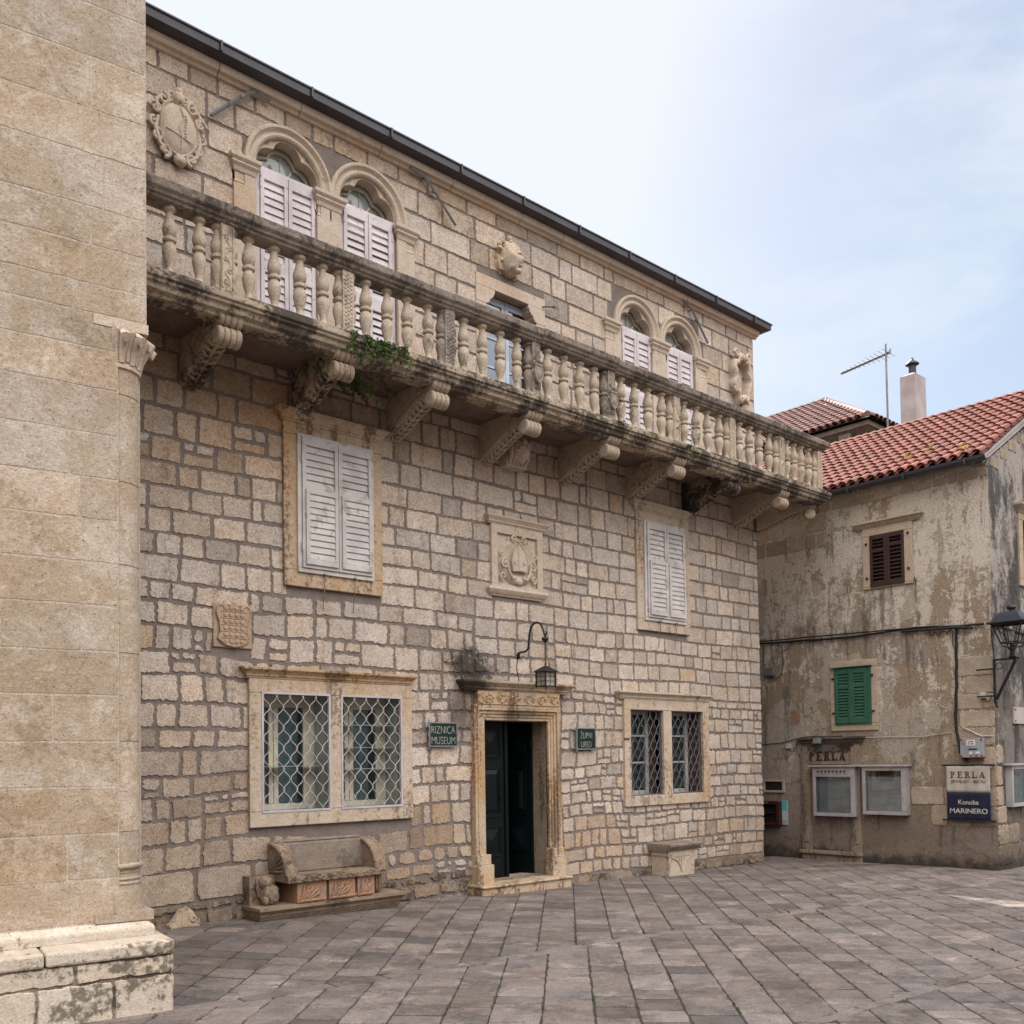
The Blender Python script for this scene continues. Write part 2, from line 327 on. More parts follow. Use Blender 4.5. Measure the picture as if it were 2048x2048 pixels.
def plaster(name, dark=False):
    t = NT(name); p0 = t.pos
    nz = t.n('ShaderNodeTexNoise'); t.set(nz.inputs['Vector'], p0); nz.inputs['Scale'].default_value = 2.2; nz.inputs['Detail'].default_value = 6; nz.inputs['Roughness'].default_value = 0.7
    off = t.n('ShaderNodeVectorMath', operation='SCALE'); t.set(off.inputs[0], nz.outputs['Color']); off.inputs['Scale'].default_value = 0.45
    ad = t.n('ShaderNodeVectorMath', operation='ADD'); t.set(ad.inputs[0], p0); t.set(ad.inputs[1], off.outputs['Vector']); p = ad.outputs['Vector']
    z = t.n('ShaderNodeSeparateXYZ'); t.set(z.inputs[0], p0); Z = z.outputs['Z']
    big = t.noise(p, 0.55, 6, 0.6); mid = t.noise(t.map(p, (1, 1, 1), (7, 3, 1)), 1.1, 7, 0.66); sm = t.noise(p0, 4.5, 7, 0.72); f = t.noise(p0, 55, 3, 0.75); ff = t.noise(p0, 17, 5, 0.7)
    vert = t.noise(t.map(p0, (3.0, 3.0, 0.95 if dark else 0.55)), 1.0, 7, 0.7); vert2 = t.noise(t.map(p0, (2.6, 2.6, 1.1) if dark else (7, 7, 0.6), (3, 5, 2)), 1.0, 6, 0.7)
    if dark: base, under, lime, cem, soot = (0.20, 0.178, 0.165), (0.15, 0.125, 0.108), (0.40, 0.36, 0.335), (0.24, 0.215, 0.20), (0.040, 0.036, 0.036)
    else: base, under, lime, cem, soot = (0.37, 0.312, 0.262), (0.275, 0.20, 0.135), (0.56, 0.50, 0.435), (0.27, 0.23, 0.195), (0.07, 0.055, 0.045)
    c = t.mix(t.step(sm, 0.3, 0.7), base, tuple(x * 0.80 for x in base))
    mu = t.step(big, 0.485, 0.495); c = t.mix(t.math('MULTIPLY', mu, 0.8), c, t.mix(t.step(ff, .35, .65), under, tuple(x * .78 for x in under)))
    mc = t.step(mid, 0.585, 0.60); c = t.mix(t.math('MULTIPLY', mc, 0.75), c, cem)
    # lime wash left in ragged patches and runs, most of it high on the wall
    lv = t.math('ADD', t.math('MULTIPLY', vert, 0.45), t.math('MULTIPLY', t.math('ADD', sm, ff), 0.275)); lv = t.math('ADD', lv, t.step(Z, 1.5, 5.4, -0.045, 0.06))
    ml = t.step(lv, 0.505, 0.545); c = t.mix(t.math('MULTIPLY', ml, 0.72), c, lime)
    low = t.step(t.math('ADD', Z, t.math('MULTIPLY', mid, 2.0)), 1.1, 3.0, 0.82, 0.0); c = t.mix(low, c, (0.15, 0.115, 0.095))  # darker lower half: damp, plus edge vignetting put into the colour
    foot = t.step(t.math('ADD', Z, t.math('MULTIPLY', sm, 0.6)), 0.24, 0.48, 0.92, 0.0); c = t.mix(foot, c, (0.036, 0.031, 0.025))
    ms = t.step(t.math('ADD', t.math('MULTIPLY', vert2, 0.6), t.math('MULTIPLY', mid, 0.4)), *((0.47, 0.56) if dark else (0.53, 0.61)), 0, 0.85 if dark else 0.62); c = t.mix(ms, c, soot)
    pm = t.math('MULTIPLY', t.step(t.voro(p0, 26), 0.12, 0.24, 1, 0), t.step(t.noise(p0, 1.6, 4), 0.50, 0.58)); c = t.mix(t.math('MULTIPLY', pm, 0.85), c, (0.07, 0.05, 0.035))
    c = t.mix(1.0, c, t.step(f, 0.25, 0.75, 0.72, 1.28), 'MULTIPLY')
    ck = t.step(t.voro(p, 0.9, 'DISTANCE_TO_EDGE'), 0.0, 0.010, 1, 0); ck = t.math('MULTIPLY', ck, t.step(t.noise(p0, 0.8, 4), 0.52, 0.60)); c = t.mix(t.math('MULTIPLY', ck, 0.6), c, (0.08, 0.06, 0.045))
    h = t.math('ADD', t.math('MULTIPLY', mu, -0.7), t.math('ADD', t.math('MULTIPLY', mc, 0.5), t.math('ADD', t.math('MULTIPLY', ml, 0.3), t.math('ADD', t.math('MULTIPLY', ff, 0.8), t.math('MULTIPLY', f, 0.25)))))
    h = t.math('SUBTRACT', h, t.math('ADD', t.math('MULTIPLY', ck, 0.6), t.math('MULTIPLY', pm, 0.7)))
    t.bump(h, 0.6, 0.02)
    return t.fin(c, 0.92, 0.2)
M['plaster'] = plaster('peeling_plaster'); M['plasterd'] = plaster('soot_streaked_plaster', True)
M['doorcornice'] = stone_mat('sooted_cornice_stone', (0.47, 0.375, 0.29), (0.40, 0.31, 0.23), (0.40, 0.24, 0.12), 0.5, 0.5, dark=(0.12, 0.07, 0.04), dark_lo=0.52, dark_hi=0.6, dark_amt=0.6, pits=0.3, bump=0.3, soot=((7.0, 2.5, .55, .5, .93), (8.45, 2.5, .14, .12, .6)))
M['ochreclean'] = stone_mat('ochre_relief_stone', (0.46, 0.345, 0.255), (0.40, 0.29, 0.205), (0.40, 0.24, 0.12), 0.5, 0.5, pits=0.3, bump=0.3)
M['blackconsole'] = stone_mat('blackened_console', (0.33, 0.26, 0.20), (0.25, 0.19, 0.145), dark=(0.03, 0.026, 0.024), dark_lo=0.40, dark_hi=0.52, dark_amt=0.95, pits=0.4, bump=0.5)
M['sootconsole'] = stone_mat('sooty_console', (0.44, 0.355, 0.275), (0.36, 0.28, 0.21), (0.34, 0.20, 0.10), 0.52, 0.5, dark=(0.04, 0.033, 0.03), dark_lo=0.47, dark_hi=0.58, dark_amt=0.88, pits=0.4, bump=0.45)
M['sootcornice'] = stone_mat('soot_blackened_cornice', (0.17, 0.135, 0.11), (0.11, 0.088, 0.074), dark=(0.025, 0.022, 0.02), dark_lo=0.42, dark_hi=0.55, dark_amt=0.9, pits=0.4, bump=0.5)
M['doorjamb'] = stone_mat('flaking_jamb_plaster', (0.285, 0.225, 0.175), (0.22, 0.17, 0.13), (0.26, 0.17, 0.10), 0.5, 0.5, dark=(0.06, 0.048, 0.04), dark_lo=0.5, dark_hi=0.6, dark_amt=0.7, streak=True, pits=0.5, bump=0.5)
M['housestone'] = stone_mat('house_stone', (0.36, 0.295, 0.235), (0.29, 0.23, 0.18), (0.30, 0.19, 0.10), 0.55, 0.5, tint=True, pits=0.7, bump=0.7, soot=((14.15, 0.0, 9, .75, .6), (14.15, 0.0, 9, .22, .9)))
M['hframe'] = stone_mat('house_window_stone', (0.43, 0.345, 0.265), (0.37, 0.29, 0.22), (0.36, 0.22, 0.12), 0.58, 0.4, dark=(0.08, 0.06, 0.05), dark_lo=0.6, dark_hi=0.7, dark_amt=0.5, streak=True, pits=0.4, bump=0.35)
M['hdark'] = stone_mat('sooty_door_stone', (0.15, 0.12, 0.10), (0.10, 0.08, 0.068), dark_lo=0.45, dark_hi=0.6, dark_amt=0.8, pits=0.3, bump=0.4)
M['white'] = paint_mat('weathered_white_paint', (0.56, 0.525, 0.52), 0.6, (0.36, 0.32, 0.29), 0.575, 9)
M['lilac'] = paint_mat('chalky_white_paint', (0.60, 0.55, 0.575), 0.65, (0.34, 0.30, 0.29), 0.60, 20)
M['green'] = paint_mat('green_paint', (0.030, 0.105, 0.068), 0.5, (0.03, 0.09, 0.06), 0.68)
M['brown'] = paint_mat('dark_brown_paint', (0.042, 0.020, 0.017), 0.5)
M['bluepaint'] = paint_mat('pale_blue_paint', (0.46, 0.52, 0.62), 0.5, (0.3, 0.3, 0.3), 0.68)
M['cream'] = paint_mat('cream_sash_paint', (0.58, 0.53, 0.42), 0.5)
M['door'] = paint_mat('dark_green_door_paint', (0.0022, 0.0055, 0.0062), 0.42, spec=0.2)
M['dark'] = paint_mat('dark_interior', (0.012, 0.011, 0.011), 0.9)
M['curtain'] = paint_mat('pale_blind_cloth', (0.74, 0.74, 0.70), 0.8)
M['greycurtain'] = paint_mat('grey_net_curtain', (0.46, 0.45, 0.42), 0.85)
M['room'] = paint_mat('dim_blue_room', (0.38, 0.48, 0.49), 0.7)
M['roomside'] = paint_mat('dim_room_side', (0.30, 0.34, 0.30), 0.7)
M['brownrev'] = paint_mat('brown_window_lining', (0.075, 0.045, 0.028), 0.7)
M['glass'] = glass_mat('window_glass', (0.72, 0.80, 0.80), 0.10); M['clearglass'] = glass_mat('display_glass', (0.90, 0.93, 0.94), 0.05); M['blueglass'] = glass_mat('blue_door_glass', (0.25, 0.33, 0.46), 0.3)
M['grille'] = paint_mat('white_iron_grille', (0.50, 0.465, 0.50), 0.5, (0.3, 0.2, 0.15), 0.7)
M['greygrille'] = paint_mat('grey_iron_grille', (0.165, 0.165, 0.185), 0.45, (0.12, 0.08, 0.06), 0.66, metal=0.2)
M['iron'] = paint_mat('black_iron', (0.018, 0.017, 0.019), 0.45, (0.03, 0.022, 0.018), 0.62, metal=0.3)
M['galv'] = paint_mat('galvanised_steel', (0.24, 0.25, 0.27), 0.45, (0.14, 0.12, 0.11), 0.6, metal=0.5)
M['rust'] = paint_mat('rusty_rod', (0.20, 0.10, 0.05), 0.8, (0.35, 0.28, 0.2), 0.55, 60)
M['gutter'] = paint_mat('dark_metal_gutter', (0.055, 0.052, 0.066), 0.42, (0.09, 0.07, 0.06), 0.66, metal=0.3)
M['gutsoff'] = paint_mat('brown_eaves_soffit', (0.075, 0.055, 0.052), 0.6)
M['signg'] = paint_mat('dark_green_enamel', (0.006, 0.022, 0.019), 0.35)
M['letter'] = paint_mat('grey_metal_letters', (0.44, 0.44, 0.42), 0.45, metal=0.2)
M['signfr'] = paint_mat('grey_wrought_frame', (0.27, 0.27, 0.29), 0.45, metal=0.3)
M['alu'] = paint_mat('dull_aluminium', (0.42, 0.40, 0.41), 0.45, (0.25, 0.22, 0.2), 0.64, metal=0.25)
M['casein'] = paint_mat('grey_blue_board', (0.40, 0.41, 0.43), 0.7)
M['casein2'] = paint_mat('pale_grey_board', (0.55, 0.53, 0.53), 0.7)
M['gold'] = paint_mat('mustard_strip', (0.16, 0.10, 0.03), 0.6)
M['black'] = paint_mat('black_paint', (0.010, 0.010, 0.012), 0.5)
M['cloth'] = paint_mat('off_white_cloth', (0.42, 0.375, 0.34), 0.85)
M['navy'] = paint_mat('navy_cloth', (0.006, 0.008, 0.030), 0.8)
M['goldtx'] = paint_mat('brown_gold_lettering', (0.13, 0.075, 0.02), 0.6)
M['whitetx'] = paint_mat('white_lettering', (0.48, 0.45, 0.42), 0.7)
M['browntx'] = paint_mat('rusty_brown_lettering', (0.038, 0.020, 0.014), 0.7)
M['redbox'] = paint_mat('dark_red_wood', (0.050, 0.012, 0.008), 0.5)
M['turq'] = paint_mat('turquoise_paper', (0.10, 0.36, 0.42), 0.7)
M['paper'] = paint_mat('pale_paper', (0.42, 0.44, 0.44), 0.7, (0.10, 0.28, 0.33), 0.56, 40)
M['plastic'] = paint_mat('pale_grey_plastic', (0.42, 0.41, 0.39), 0.5)
M['elec'] = paint_mat('grey_fuse_box_metal', (0.26, 0.27, 0.29), 0.5, (0.15, 0.05, 0.03), 0.60, 9)
M['label'] = paint_mat('white_label', (0.6, 0.6, 0.6), 0.5)
M['red'] = paint_mat('faded_red', (0.30, 0.035, 0.025), 0.6)
M['rendered'] = paint_mat('pale_render', (0.43, 0.375, 0.375), 0.85, (0.36, 0.31, 0.31), 0.6, 6)
M['marble'] = paint_mat('pale_marble_plaque', (0.40, 0.36, 0.33), 0.5)
M['lampglass'] = paint_mat('dusty_lamp_glass', (0.34, 0.31, 0.26), 0.25)
M['cable'] = paint_mat('black_cable', (0.012, 0.012, 0.013), 0.6)
M['wirew'] = paint_mat('white_cable', (0.46, 0.44, 0.41), 0.6)
def leaf_mat(name, a, b):
    t = NT(name); c = t.mix(t.step(t.noise(t.pos, 18, 2), 0.35, 0.65), a, b); c = t.mix(1.0, c, t.tint(), 'MULTIPLY')
    t.b.inputs['Transmission Weight'].default_value = 0.0
    return t.fin(c, 0.6, 0.3)
M['leaf'] = leaf_mat('green_leaf', (0.035, 0.085, 0.022), (0.065, 0.13, 0.035))
M['petal'] = leaf_mat('purple_petal', (0.22, 0.04, 0.20), (0.28, 0.07, 0.22))
M['yellow'] = leaf_mat('yellow_green_weed', (0.32, 0.34, 0.03), (0.22, 0.27, 0.03))
def tile_mat(name, a, b):
    t = NT(name); p = t.pos
    c = t.mix(t.step(t.noise(p, 9, 5, 0.65), 0.35, 0.65), a, b); c = t.mix(1.0, c, t.tint(), 'MULTIPLY')
    c = t.mix(t.step(t.noise(p, 3.0, 6, 0.7), 0.56, 0.68, 0, 0.5), c, (0.10, 0.07, 0.055))
    t.bump(t.noise(p, 60, 3), 0.3, 0.01); return t.fin(c, 0.7, 0.35)
M['tile'] = tile_mat('red_roof_tile', (0.245, 0.093, 0.070), (0.18, 0.066, 0.052))
M['tilefar'] = tile_mat('dull_red_roof_tile', (0.18, 0.083, 0.072), (0.135, 0.062, 0.056))
M['tilebase'] = tile_mat('shadowed_tile_bed', (0.10, 0.05, 0.035), (0.075, 0.04, 0.03))

# ------------------------------------------------------------------ masonry generator
def rnd(a, b): return random.uniform(a, b)
def ragged(poly, step, jit, rnd_c=0.0):
    """densify a polygon and roughen its outline"""
    n = len(poly); out = []
    for i in range(n):
        a = Vector(poly[i]); b = Vector(poly[(i + 1) % n]); e = (b - a); Ln = e.length
        if Ln < 1e-6: continue
        k = max(2, int(Ln / step)); nn = Vector((e.y, -e.x)) / Ln
        for j in range(k):
            t = j / k
            out.append(a + e * t + nn * rnd(-jit, jit) + (e / Ln) * rnd(-jit, jit) * 0.6)
    c = sum(out, Vector((0, 0))) / len(out)
    if rnd_c:
        for i, p in enumerate(out):
            for q in poly:
                d = (p - Vector(q)).length
                if d < rnd_c: out[i] = out[i] + (c - out[i]).normalized() * (rnd_c - d) * 0.42
    return out, c
def add_stone(mb, poly, fn, step=0.03, jit=0.006, raise_=0.01, inset=0.007, tilt=0.03, col=(1, 1, 1), mat=1, rc=0.03, warp=None, post=None):
    o, c = ragged(poly, step, jit, rc)
    inn = []
    for p in o:
        d = c - p; inn.append(p + d.normalized() * min(inset, d.length * 0.3))
    ext = max(abs(p.x - c.x) + abs(p.y - c.y) for p in o) or 1; tilt = min(tilt, 0.7 * abs(raise_) / ext)
    a, b = rnd(-tilt, tilt), rnd(-tilt, tilt)
    if warp: o = [warp(p) for p in o]; inn = [warp(p) for p in inn]; c = warp(c)
    if post:
        o2 = [(p, post(p)) for p in o]
        if any(p != q for p, q in o2):
            o = [q for p, q in o2 if (p - q).length < 0.05]      # cut the stone back to the arch it butts against
            if post(c) != c or len(o) < 8: return
            c = sum(o, Vector((0, 0))) / len(o); inn = [p + (c - p).normalized() * min(inset, (c - p).length * .3) for p in o]
    n = len(o)
    vs = [fn(p, 0.004) for p in o] + [fn(p, -raise_ + a * (p.x - c.x) + b * (p.y - c.y)) for p in inn]
    mb.add(vs, [(i, (i + 1) % n, (i + 1) % n + n, i + n) for i in range(n)] + [list(range(n, 2 * n))], mat, col)
SC = [0.15, 0.035, 0.04, 0.02]
def stone_col(v=None, warm=None):
    v = v or SC[0]; warm = warm or SC[1]
    k = 1 + random.gauss(0, v * 0.6); w = rnd(-warm, warm) + 0.012
    if random.random() < SC[2]: k *= 0.74
    if random.random() < SC[3]: q = rnd(.5, 1); return (k * (1 - .06 * q), k * (1 - .17 * q), k * (1 - .32 * q))
    return (max(0.4, k * (1 + w)), max(0.4, k), max(0.4, k * (1 - w * 1.3)))
STAIN = []        # (x, z, rx, rz, colour factor): soot and iron-brown patches that the wall really carries
def stained(c, x, z):
    for sx, sz, rx, rz, f in STAIN:
        d = math.hypot((x - sx) / rx, (z - sz) / rz)
        if d < 1: k = min(1, (1 - d) * 2.2) * rnd(.6, 1); c = tuple(a * (1 + (b - 1) * k) for a, b in zip(c, f))
    return c
def coursed(mb, x0, x1, zs, wr, holes, fn, gap=(0.014, 0.026), split=0.0, **kw):
    for z0, z1 in zip(zs[:-1], zs[1:]):
        h = z1 - z0
        iv = [(x0, x1)]
        for hx0, hx1, hz0, hz1 in holes:
            if min(z1, hz1) - max(z0, hz0) > 0.30 * h:
                nv = []
                for a, b in iv:
                    if hx1 <= a or hx0 >= b: nv.append((a, b)); continue
                    if hx0 > a: nv.append((a, hx0))
                    if hx1 < b: nv.append((hx1, b))
                iv = nv
        for a, b in iv:
            x = a
            while x < b - 0.02:
                w = rnd(*wr) * (1.35 if random.random() < 0.15 else 1) * (0.6 if random.random() < 0.12 else 1)
                if b - (x + w) < wr[0] * 0.5: w = b - x
                g = rnd(*gap) / 2; g2 = rnd(*gap) / 2
                def quad(zz0, zz1, xa, xb):
                    j = lambda: rnd(-0.3, 0.6) * g
                    return [(xa + g + j(), zz0 + g2 + j()), (xb - g - j(), zz0 + g2 + j()), (xb - g - j(), zz1 - g2 - j()), (xa + g + j(), zz1 - g2 - j())]
                if w > 2.4 * g and h > 2.4 * g2:
                    if random.random() < split and h > 0.13:
                        m = z0 + h * rnd(0.35, 0.65)
                        add_stone(mb, quad(z0, m, x, x + w), fn, col=stained(stone_col(), x + w / 2, z0), **kw); 
                        if w > 0.25:
                            xm = x + w * rnd(0.35, 0.65)
                            add_stone(mb, quad(m, z1, x, xm), fn, col=stone_col(), **kw); add_stone(mb, quad(m, z1, xm, x + w), fn, col=stone_col(), **kw)
                        else: add_stone(mb, quad(m, z1, x, x + w), fn, col=stone_col(), **kw)
                    else: add_stone(mb, quad(z0, z1, x, x + w), fn, col=stained(stone_col(), x + w / 2, (z0 + z1) / 2), **kw)
                x += w
def grid_holes(mb, x0, x1, z0, z1, holes, y, mat=0):
    xs = sorted({x0, x1} | {min(max(h[i], x0), x1) for h in holes for i in (0, 1)}); zz = sorted({z0, z1} | {min(max(h[i], z0), z1) for h in holes for i in (2, 3)})
    for a, b in zip(xs[:-1], xs[1:]):
        for c, d in zip(zz[:-1], zz[1:]):
            mx_, mz = (a + b) / 2, (c + d) / 2
            if any(h[0] < mx_ < h[1] and h[2] < mz < h[3] for h in holes): continue
            mb.add([(a, y, c), (b, y, c), (b, y, d), (a, y, d)], [(0, 1, 2, 3)], mat)
def niche(mb, x0, x1, z0, z1, y0, y1, mside=0, mback=0):
    mb.add([(x0, y0, z0), (x1, y0, z0), (x1, y0, z1), (x0, y0, z1), (x0, y1, z0), (x1, y1, z0), (x1, y1, z1), (x0, y1, z1)],
           [(0, 1, 5, 4), (1, 2, 6, 5), (2, 3, 7, 6), (3, 0, 4, 7)], mside)
    mb.add([(x0, y1, z0), (x1, y1, z0), (x1, y1, z1), (x0, y1, z1)], [(0, 1, 2, 3)], mback)
def courses(z0, z1, lo, hi):
    zs = [z0]
    while zs[-1] < z1 - lo * 1.2: zs.append(zs[-1] + rnd(lo, hi))
    zs[-1] = z1 if z1 - zs[-1] < lo * 0.6 else zs[-1]
    if zs[-1] < z1: zs.append(z1)
    return zs
def frame_boxes(mb, x0, x1, z0, z1, l, r, t, b, ya, yb, mat=0, gap=0.0015):
    mb.box(x0, x1, ya, yb, z1 - t, z1, mat); mb.box(x0, x1, ya, yb, z0, z0 + b, mat)
    mb.box(x0, x0 + l, ya, yb, z0 + b + gap, z1 - t - gap, mat); mb.box(x1 - r, x1, ya, yb, z0 + b + gap, z1 - t - gap, mat)
def slats(mb, x0, x1, z0, z1, y, pitch, d=0.022, th=0.008, mat=0, open_=1.0, skip=()):
    n = max(1, round((z1 - z0) / pitch)); p = (z1 - z0) / n
    for i in range(n):
        if i in skip: continue
        z = z0 + i * p; hh = p * 1.08 * open_; jit = rnd(-0.003, 0.003)
        mb.prism([(y - d * 0.5, z + jit), (y - d * 0.5 + th, z - 0.001 + jit), (y + d * 0.5 + th, z + hh), (y + d * 0.5, z + hh)], YZ, x0, x1, mat)
def scroll(mb, cx, cz, r, turns, y, th, hand=1, a0=0.0, n=26, mat=0, taper=0.35, ry=1.0):
    pts = []; rs = []
    for i in range(n + 1):
        t = i / n; a = a0 + hand * 2 * pi * turns * t; rr = r * (1 - 0.86 * t)
        pts.append((cx + rr * cos(a), y - 0.3 * th * t, cz + rr * sin(a) * ry)); rs.append(th * (1 - taper * t))
    mb.tube(pts, rs, 7, mat)

# ================================================================== GROUND
def sstep(a, b, x):
    t = min(1, max(0, (x - a) / (b - a))); return t * t * (3 - 2 * t)
def gz(x, y):
    x = min(22, max(-6, x)); f = sstep(6.0, 8.0, y)
    return (0.06 - 0.02 * (x - 7)) * f + (-0.009 * (x - 8)) * (1 - f)
mb = MB()
gx = [-300, -80, -25, -12] + [-6 + i for i in range(30)] + [30, 60, 120, 400]; gy = [-300, -80, -25, -12] + [-6 + i * 0.5 for i in range(23)] + [5.5 + i * 0.1 for i in range(32)] + [9, 11, 14, 20, 40, 90, 400]
mb.add([(x, y, gz(x, y) - 0.0085) for y in gy for x in gx], [(j * len(gx) + i, j * len(gx) + i + 1, (j + 1) * len(gx) + i + 1, (j + 1) * len(gx) + i) for j in range(len(gy) - 1) for i in range(len(gx) - 1)])
tag(mb.build('ground', M['joint'], smooth=60), kind='structure')
def clip(poly, a, b, c):      # keep a*x+b*y+c >= 0
    o = []
    for i in range(len(poly)):
        p, q = poly[i], poly[(i + 1) % len(poly)]; dp = a * p[0] + b * p[1] + c; dq = a * q[0] + b * q[1] + c
        if dp >= 0: o.append(p)
        if dp * dq < 0: t = dp / (dp - dq); o.append((p[0] + (q[0] - p[0]) * t, p[1] + (q[1] - p[1]) * t))
    return o
def area(p): return abs(sum(p[i][0] * p[(i + 1) % len(p)][1] - p[(i + 1) % len(p)][0] * p[i][1] for i in range(len(p)))) / 2
mb = MB(); random.seed(11)
GF = lambda p, d: (p.x, p.y, gz(p.x, p.y) - d - 0.004)
s2 = math.sqrt(0.5)
bandA = lambda x: 5.98 - 0.085 * (x - 3) + 0.05 * sin(x * 1.3); bandB = lambda x: 3.06 - 0.06 * (x - 5)
fields = [(-3.0, 'lo', 0.0), ('mid', 'mid', 0.13), ('hi', 'hi', 0.05)]
def paver_col():
    k = 1 + random.gauss(0, 0.16); w = rnd(-0.02, 0.05); return (k * (1 + w), k, k * (1 - w))
moss = MB()
for fld, off in (('lo', 0.0), ('mid', 0.13), ('hi', 0.05)):
    strip = -26.0 + off
    while strip < 20:
        sw = rnd(0.27, 0.33); t = -10 + rnd(0, 0.3)
        while t < 30:
            ln = rnd(0.20, 0.30) * (1.7 if random.random() < 0.10 else 1)
            g = 0.0030 + (0.003 if random.random() < 0.2 else 0)
            pl = [((strip + a) * s2 + (t + b) * s2, -(strip + a) * s2 + (t + b) * s2) for a, b in ((g, g * 2.6), (sw - g, g * 2.6), (sw - g, ln - g * 2.6), (g, ln - g * 2.6))]
            t += ln
            if random.random() < 0.05: pl = [(x + rnd(-.008, .008), y + rnd(-.008, .008)) for x, y in pl]
            cx = sum(p[0] for p in pl) / 4; cyy = sum(p[1] for p in pl) / 4
            if not (-1.0 < cx < 19 and -2 < cyy < 9.3): continue
            if cx > 14.6 and cyy > 5.9: continue
            if cyy > 8.9 and cx < 12.9: continue
            if fld == 'lo': pl = clip(pl, 0.06, -1, 0) if False else clip(pl, -0.06, -1, bandB(0) - 0.0)
            elif fld == 'mid':
                pl = clip(pl, 0.06, 1, -bandB(0) - 0.10)
                if len(pl) >= 3: pl = clip(pl, -0.085, -1, 5.98 + 0.255 - 0.08)
            else: pl = clip(pl, 0.085, 1, -5.98 - 0.255 - 0.07)
            if len(pl) < 3 or area(pl) < 0.004: continue
            near = cyy < 7 and cx < 12
            add_stone(mb, pl, GF, step=0.09 if near else 0.2, jit=0.004, raise_=0.0015, inset=0.004, tilt=0.012, col=paver_col(), mat=0, rc=0.018)
            if random.random() < 0.10 and 2.5 < cx < 11 and 3 < cyy < 8.7:
                e0 = ((strip) * s2 + (t - ln) * s2, -(strip) * s2 + (t - ln) * s2)
                for q in range(random.randint(3, 9)):
                    u = rnd(0, ln); px_, py_ = e0[0] + u * s2 + rnd(-.006, .006), e0[1] + u * s2 + rnd(-.006, .006); r_ = rnd(0.006, 0.014); zz = gz(px_, py_)
                    moss.add([(px_ - r_, py_ - r_, zz), (px_ + r_, py_ - r_ * .5, zz), (px_ + r_ * .4, py_ + r_, zz), (px_, py_, zz + rnd(.006, .016))], [(0, 1, 3), (1, 2, 3), (2, 0, 3)], 0, (rnd(.5, .9), rnd(.4, .7), .4))
        strip += sw
for bf, w0 in ((lambda x: 5.98 - 0.085 * (x - 3) - 0.07, 0.14), (lambda x: bandB(0) - 0.06 * x + 0.003, 0.095)):
    x = -1.0
    while x < 18:
        ln = rnd(0.3, 0.75); a, b = x + 0.006, x + ln - 0.006
        add_stone(mb, [(a, bf(a) + 0.004), (b, bf(b) + 0.004), (b, bf(b) + w0 - 0.004), (a, bf(a) + w0 - 0.004)], GF, step=0.12, jit=0.004, raise_=0.0015, inset=0.004, tilt=0.01, col=paver_col(), mat=0, rc=0.02)
        x += ln
tag(mb.build('paving', M['paving']), kind='structure')
tag(moss.build('moss', M['leaf']), label='tiny tufts of moss in the paving joints', cat='moss', kind='stuff')

# ================================================================== MUSEUM (local frame: facade at y=0, outward is -y)
random.seed(21)
YW = 8.7
mus = empty('museum_building', (0, YW, 0), 0, 'long pale stone palace with balustraded balcony and white shuttered gothic windows', 'building')
XL, XRt, ZT = 1.5, 13.05, 8.42
# openings actually cut in the wall
OP_GOTH = [(cx - h, cx + h, a, b) for cx, hw, zs in ((4.79, .36, 7.62), (5.76, .36, 7.62), (10.205, .345, 7.59), (11.165, .345, 7.59)) for h, a, b in ((hw, 5.7, zs + .27), (.21, zs + .27, zs + .39))]
OP_MIDDOOR = (7.43, 8.26, 5.7, 7.32)
OP_BL = [(4.44, 5.19, 1.13, 2.30), (5.34, 6.09, 1.13, 2.30)]
OP_BR = [(9.89, 10.59, 1.09, 2.27), (10.77, 11.49, 1.09, 2.27)]
OP_DOOR = (7.30, 8.34, 0.0, 2.08)
cut = OP_GOTH + [OP_MIDDOOR] + OP_BL + OP_BR + [OP_DOOR]
wall = MB(); grid_holes(wall, XL, XRt, -0.4, ZT, cut, 0.0, 0)
# sides, back and ceiling close the volume
wall.box(XRt - 0.6, XRt - 0.0, 0.0005, 9.0, -0.4, ZT, 0); wall.box(XL, XL + 0.3, 0.0005, 9.0, -0.4, ZT, 0); wall.box(XL + 0.3, XRt - 0.6, 8.7, 9.0, -0.4, ZT, 0)
# areas with no visible stones (hidden under dressed stone)
noz = [(4.33, 6.22, 5.7, 7.6), (9.76, 11.61, 5.7, 7.57), (7.30, 8.38, 5.7, 7.44), (4.74, 5.84, 3.45, 5.06), (10.13, 11.2, 3.44, 5.04), (4.34, 6.2, 1.02, 2.42), (9.8, 11.6, 1.0, 2.4), (7.14, 8.58, -0.4, 2.42), (7.48, 8.24, 3.66, 4.45), (3.98, 4.33, 2.75, 3.14)]
ARCH = [(4.79, 7.62, .47), (5.76, 7.62, .47), (10.205, 7.59, .455), (11.165, 7.59, .455)]
def arch_push(p):
    for ax, az, ar in ARCH:
        d = Vector((p.x - ax, p.y - az))
        if p.y > az - .02 and d.length < ar: return Vector((ax, az)) + (d / max(d.length, 1e-4)) * ar
    return p
FW = lambda p, d: (p.x, d, p.y)
def wp(amp):
    def f(p): return Vector((p.x + amp * 1.2 * mnoise.noise(Vector((p.x * .9, p.y * 1.1, 3))), p.y + amp * mnoise.noise(Vector((p.x * .8, p.y * 1.0, 9)))))
    return f
def blend(lo, hi): return lambda p: Vector((p.x + 0.03 * mnoise.noise(Vector((p.x * .9, p.y * 1.1, 3))), p.y + 0.03 * mnoise.noise(Vector((p.x * .8, p.y, 9)))))
K = dict(mat=1)
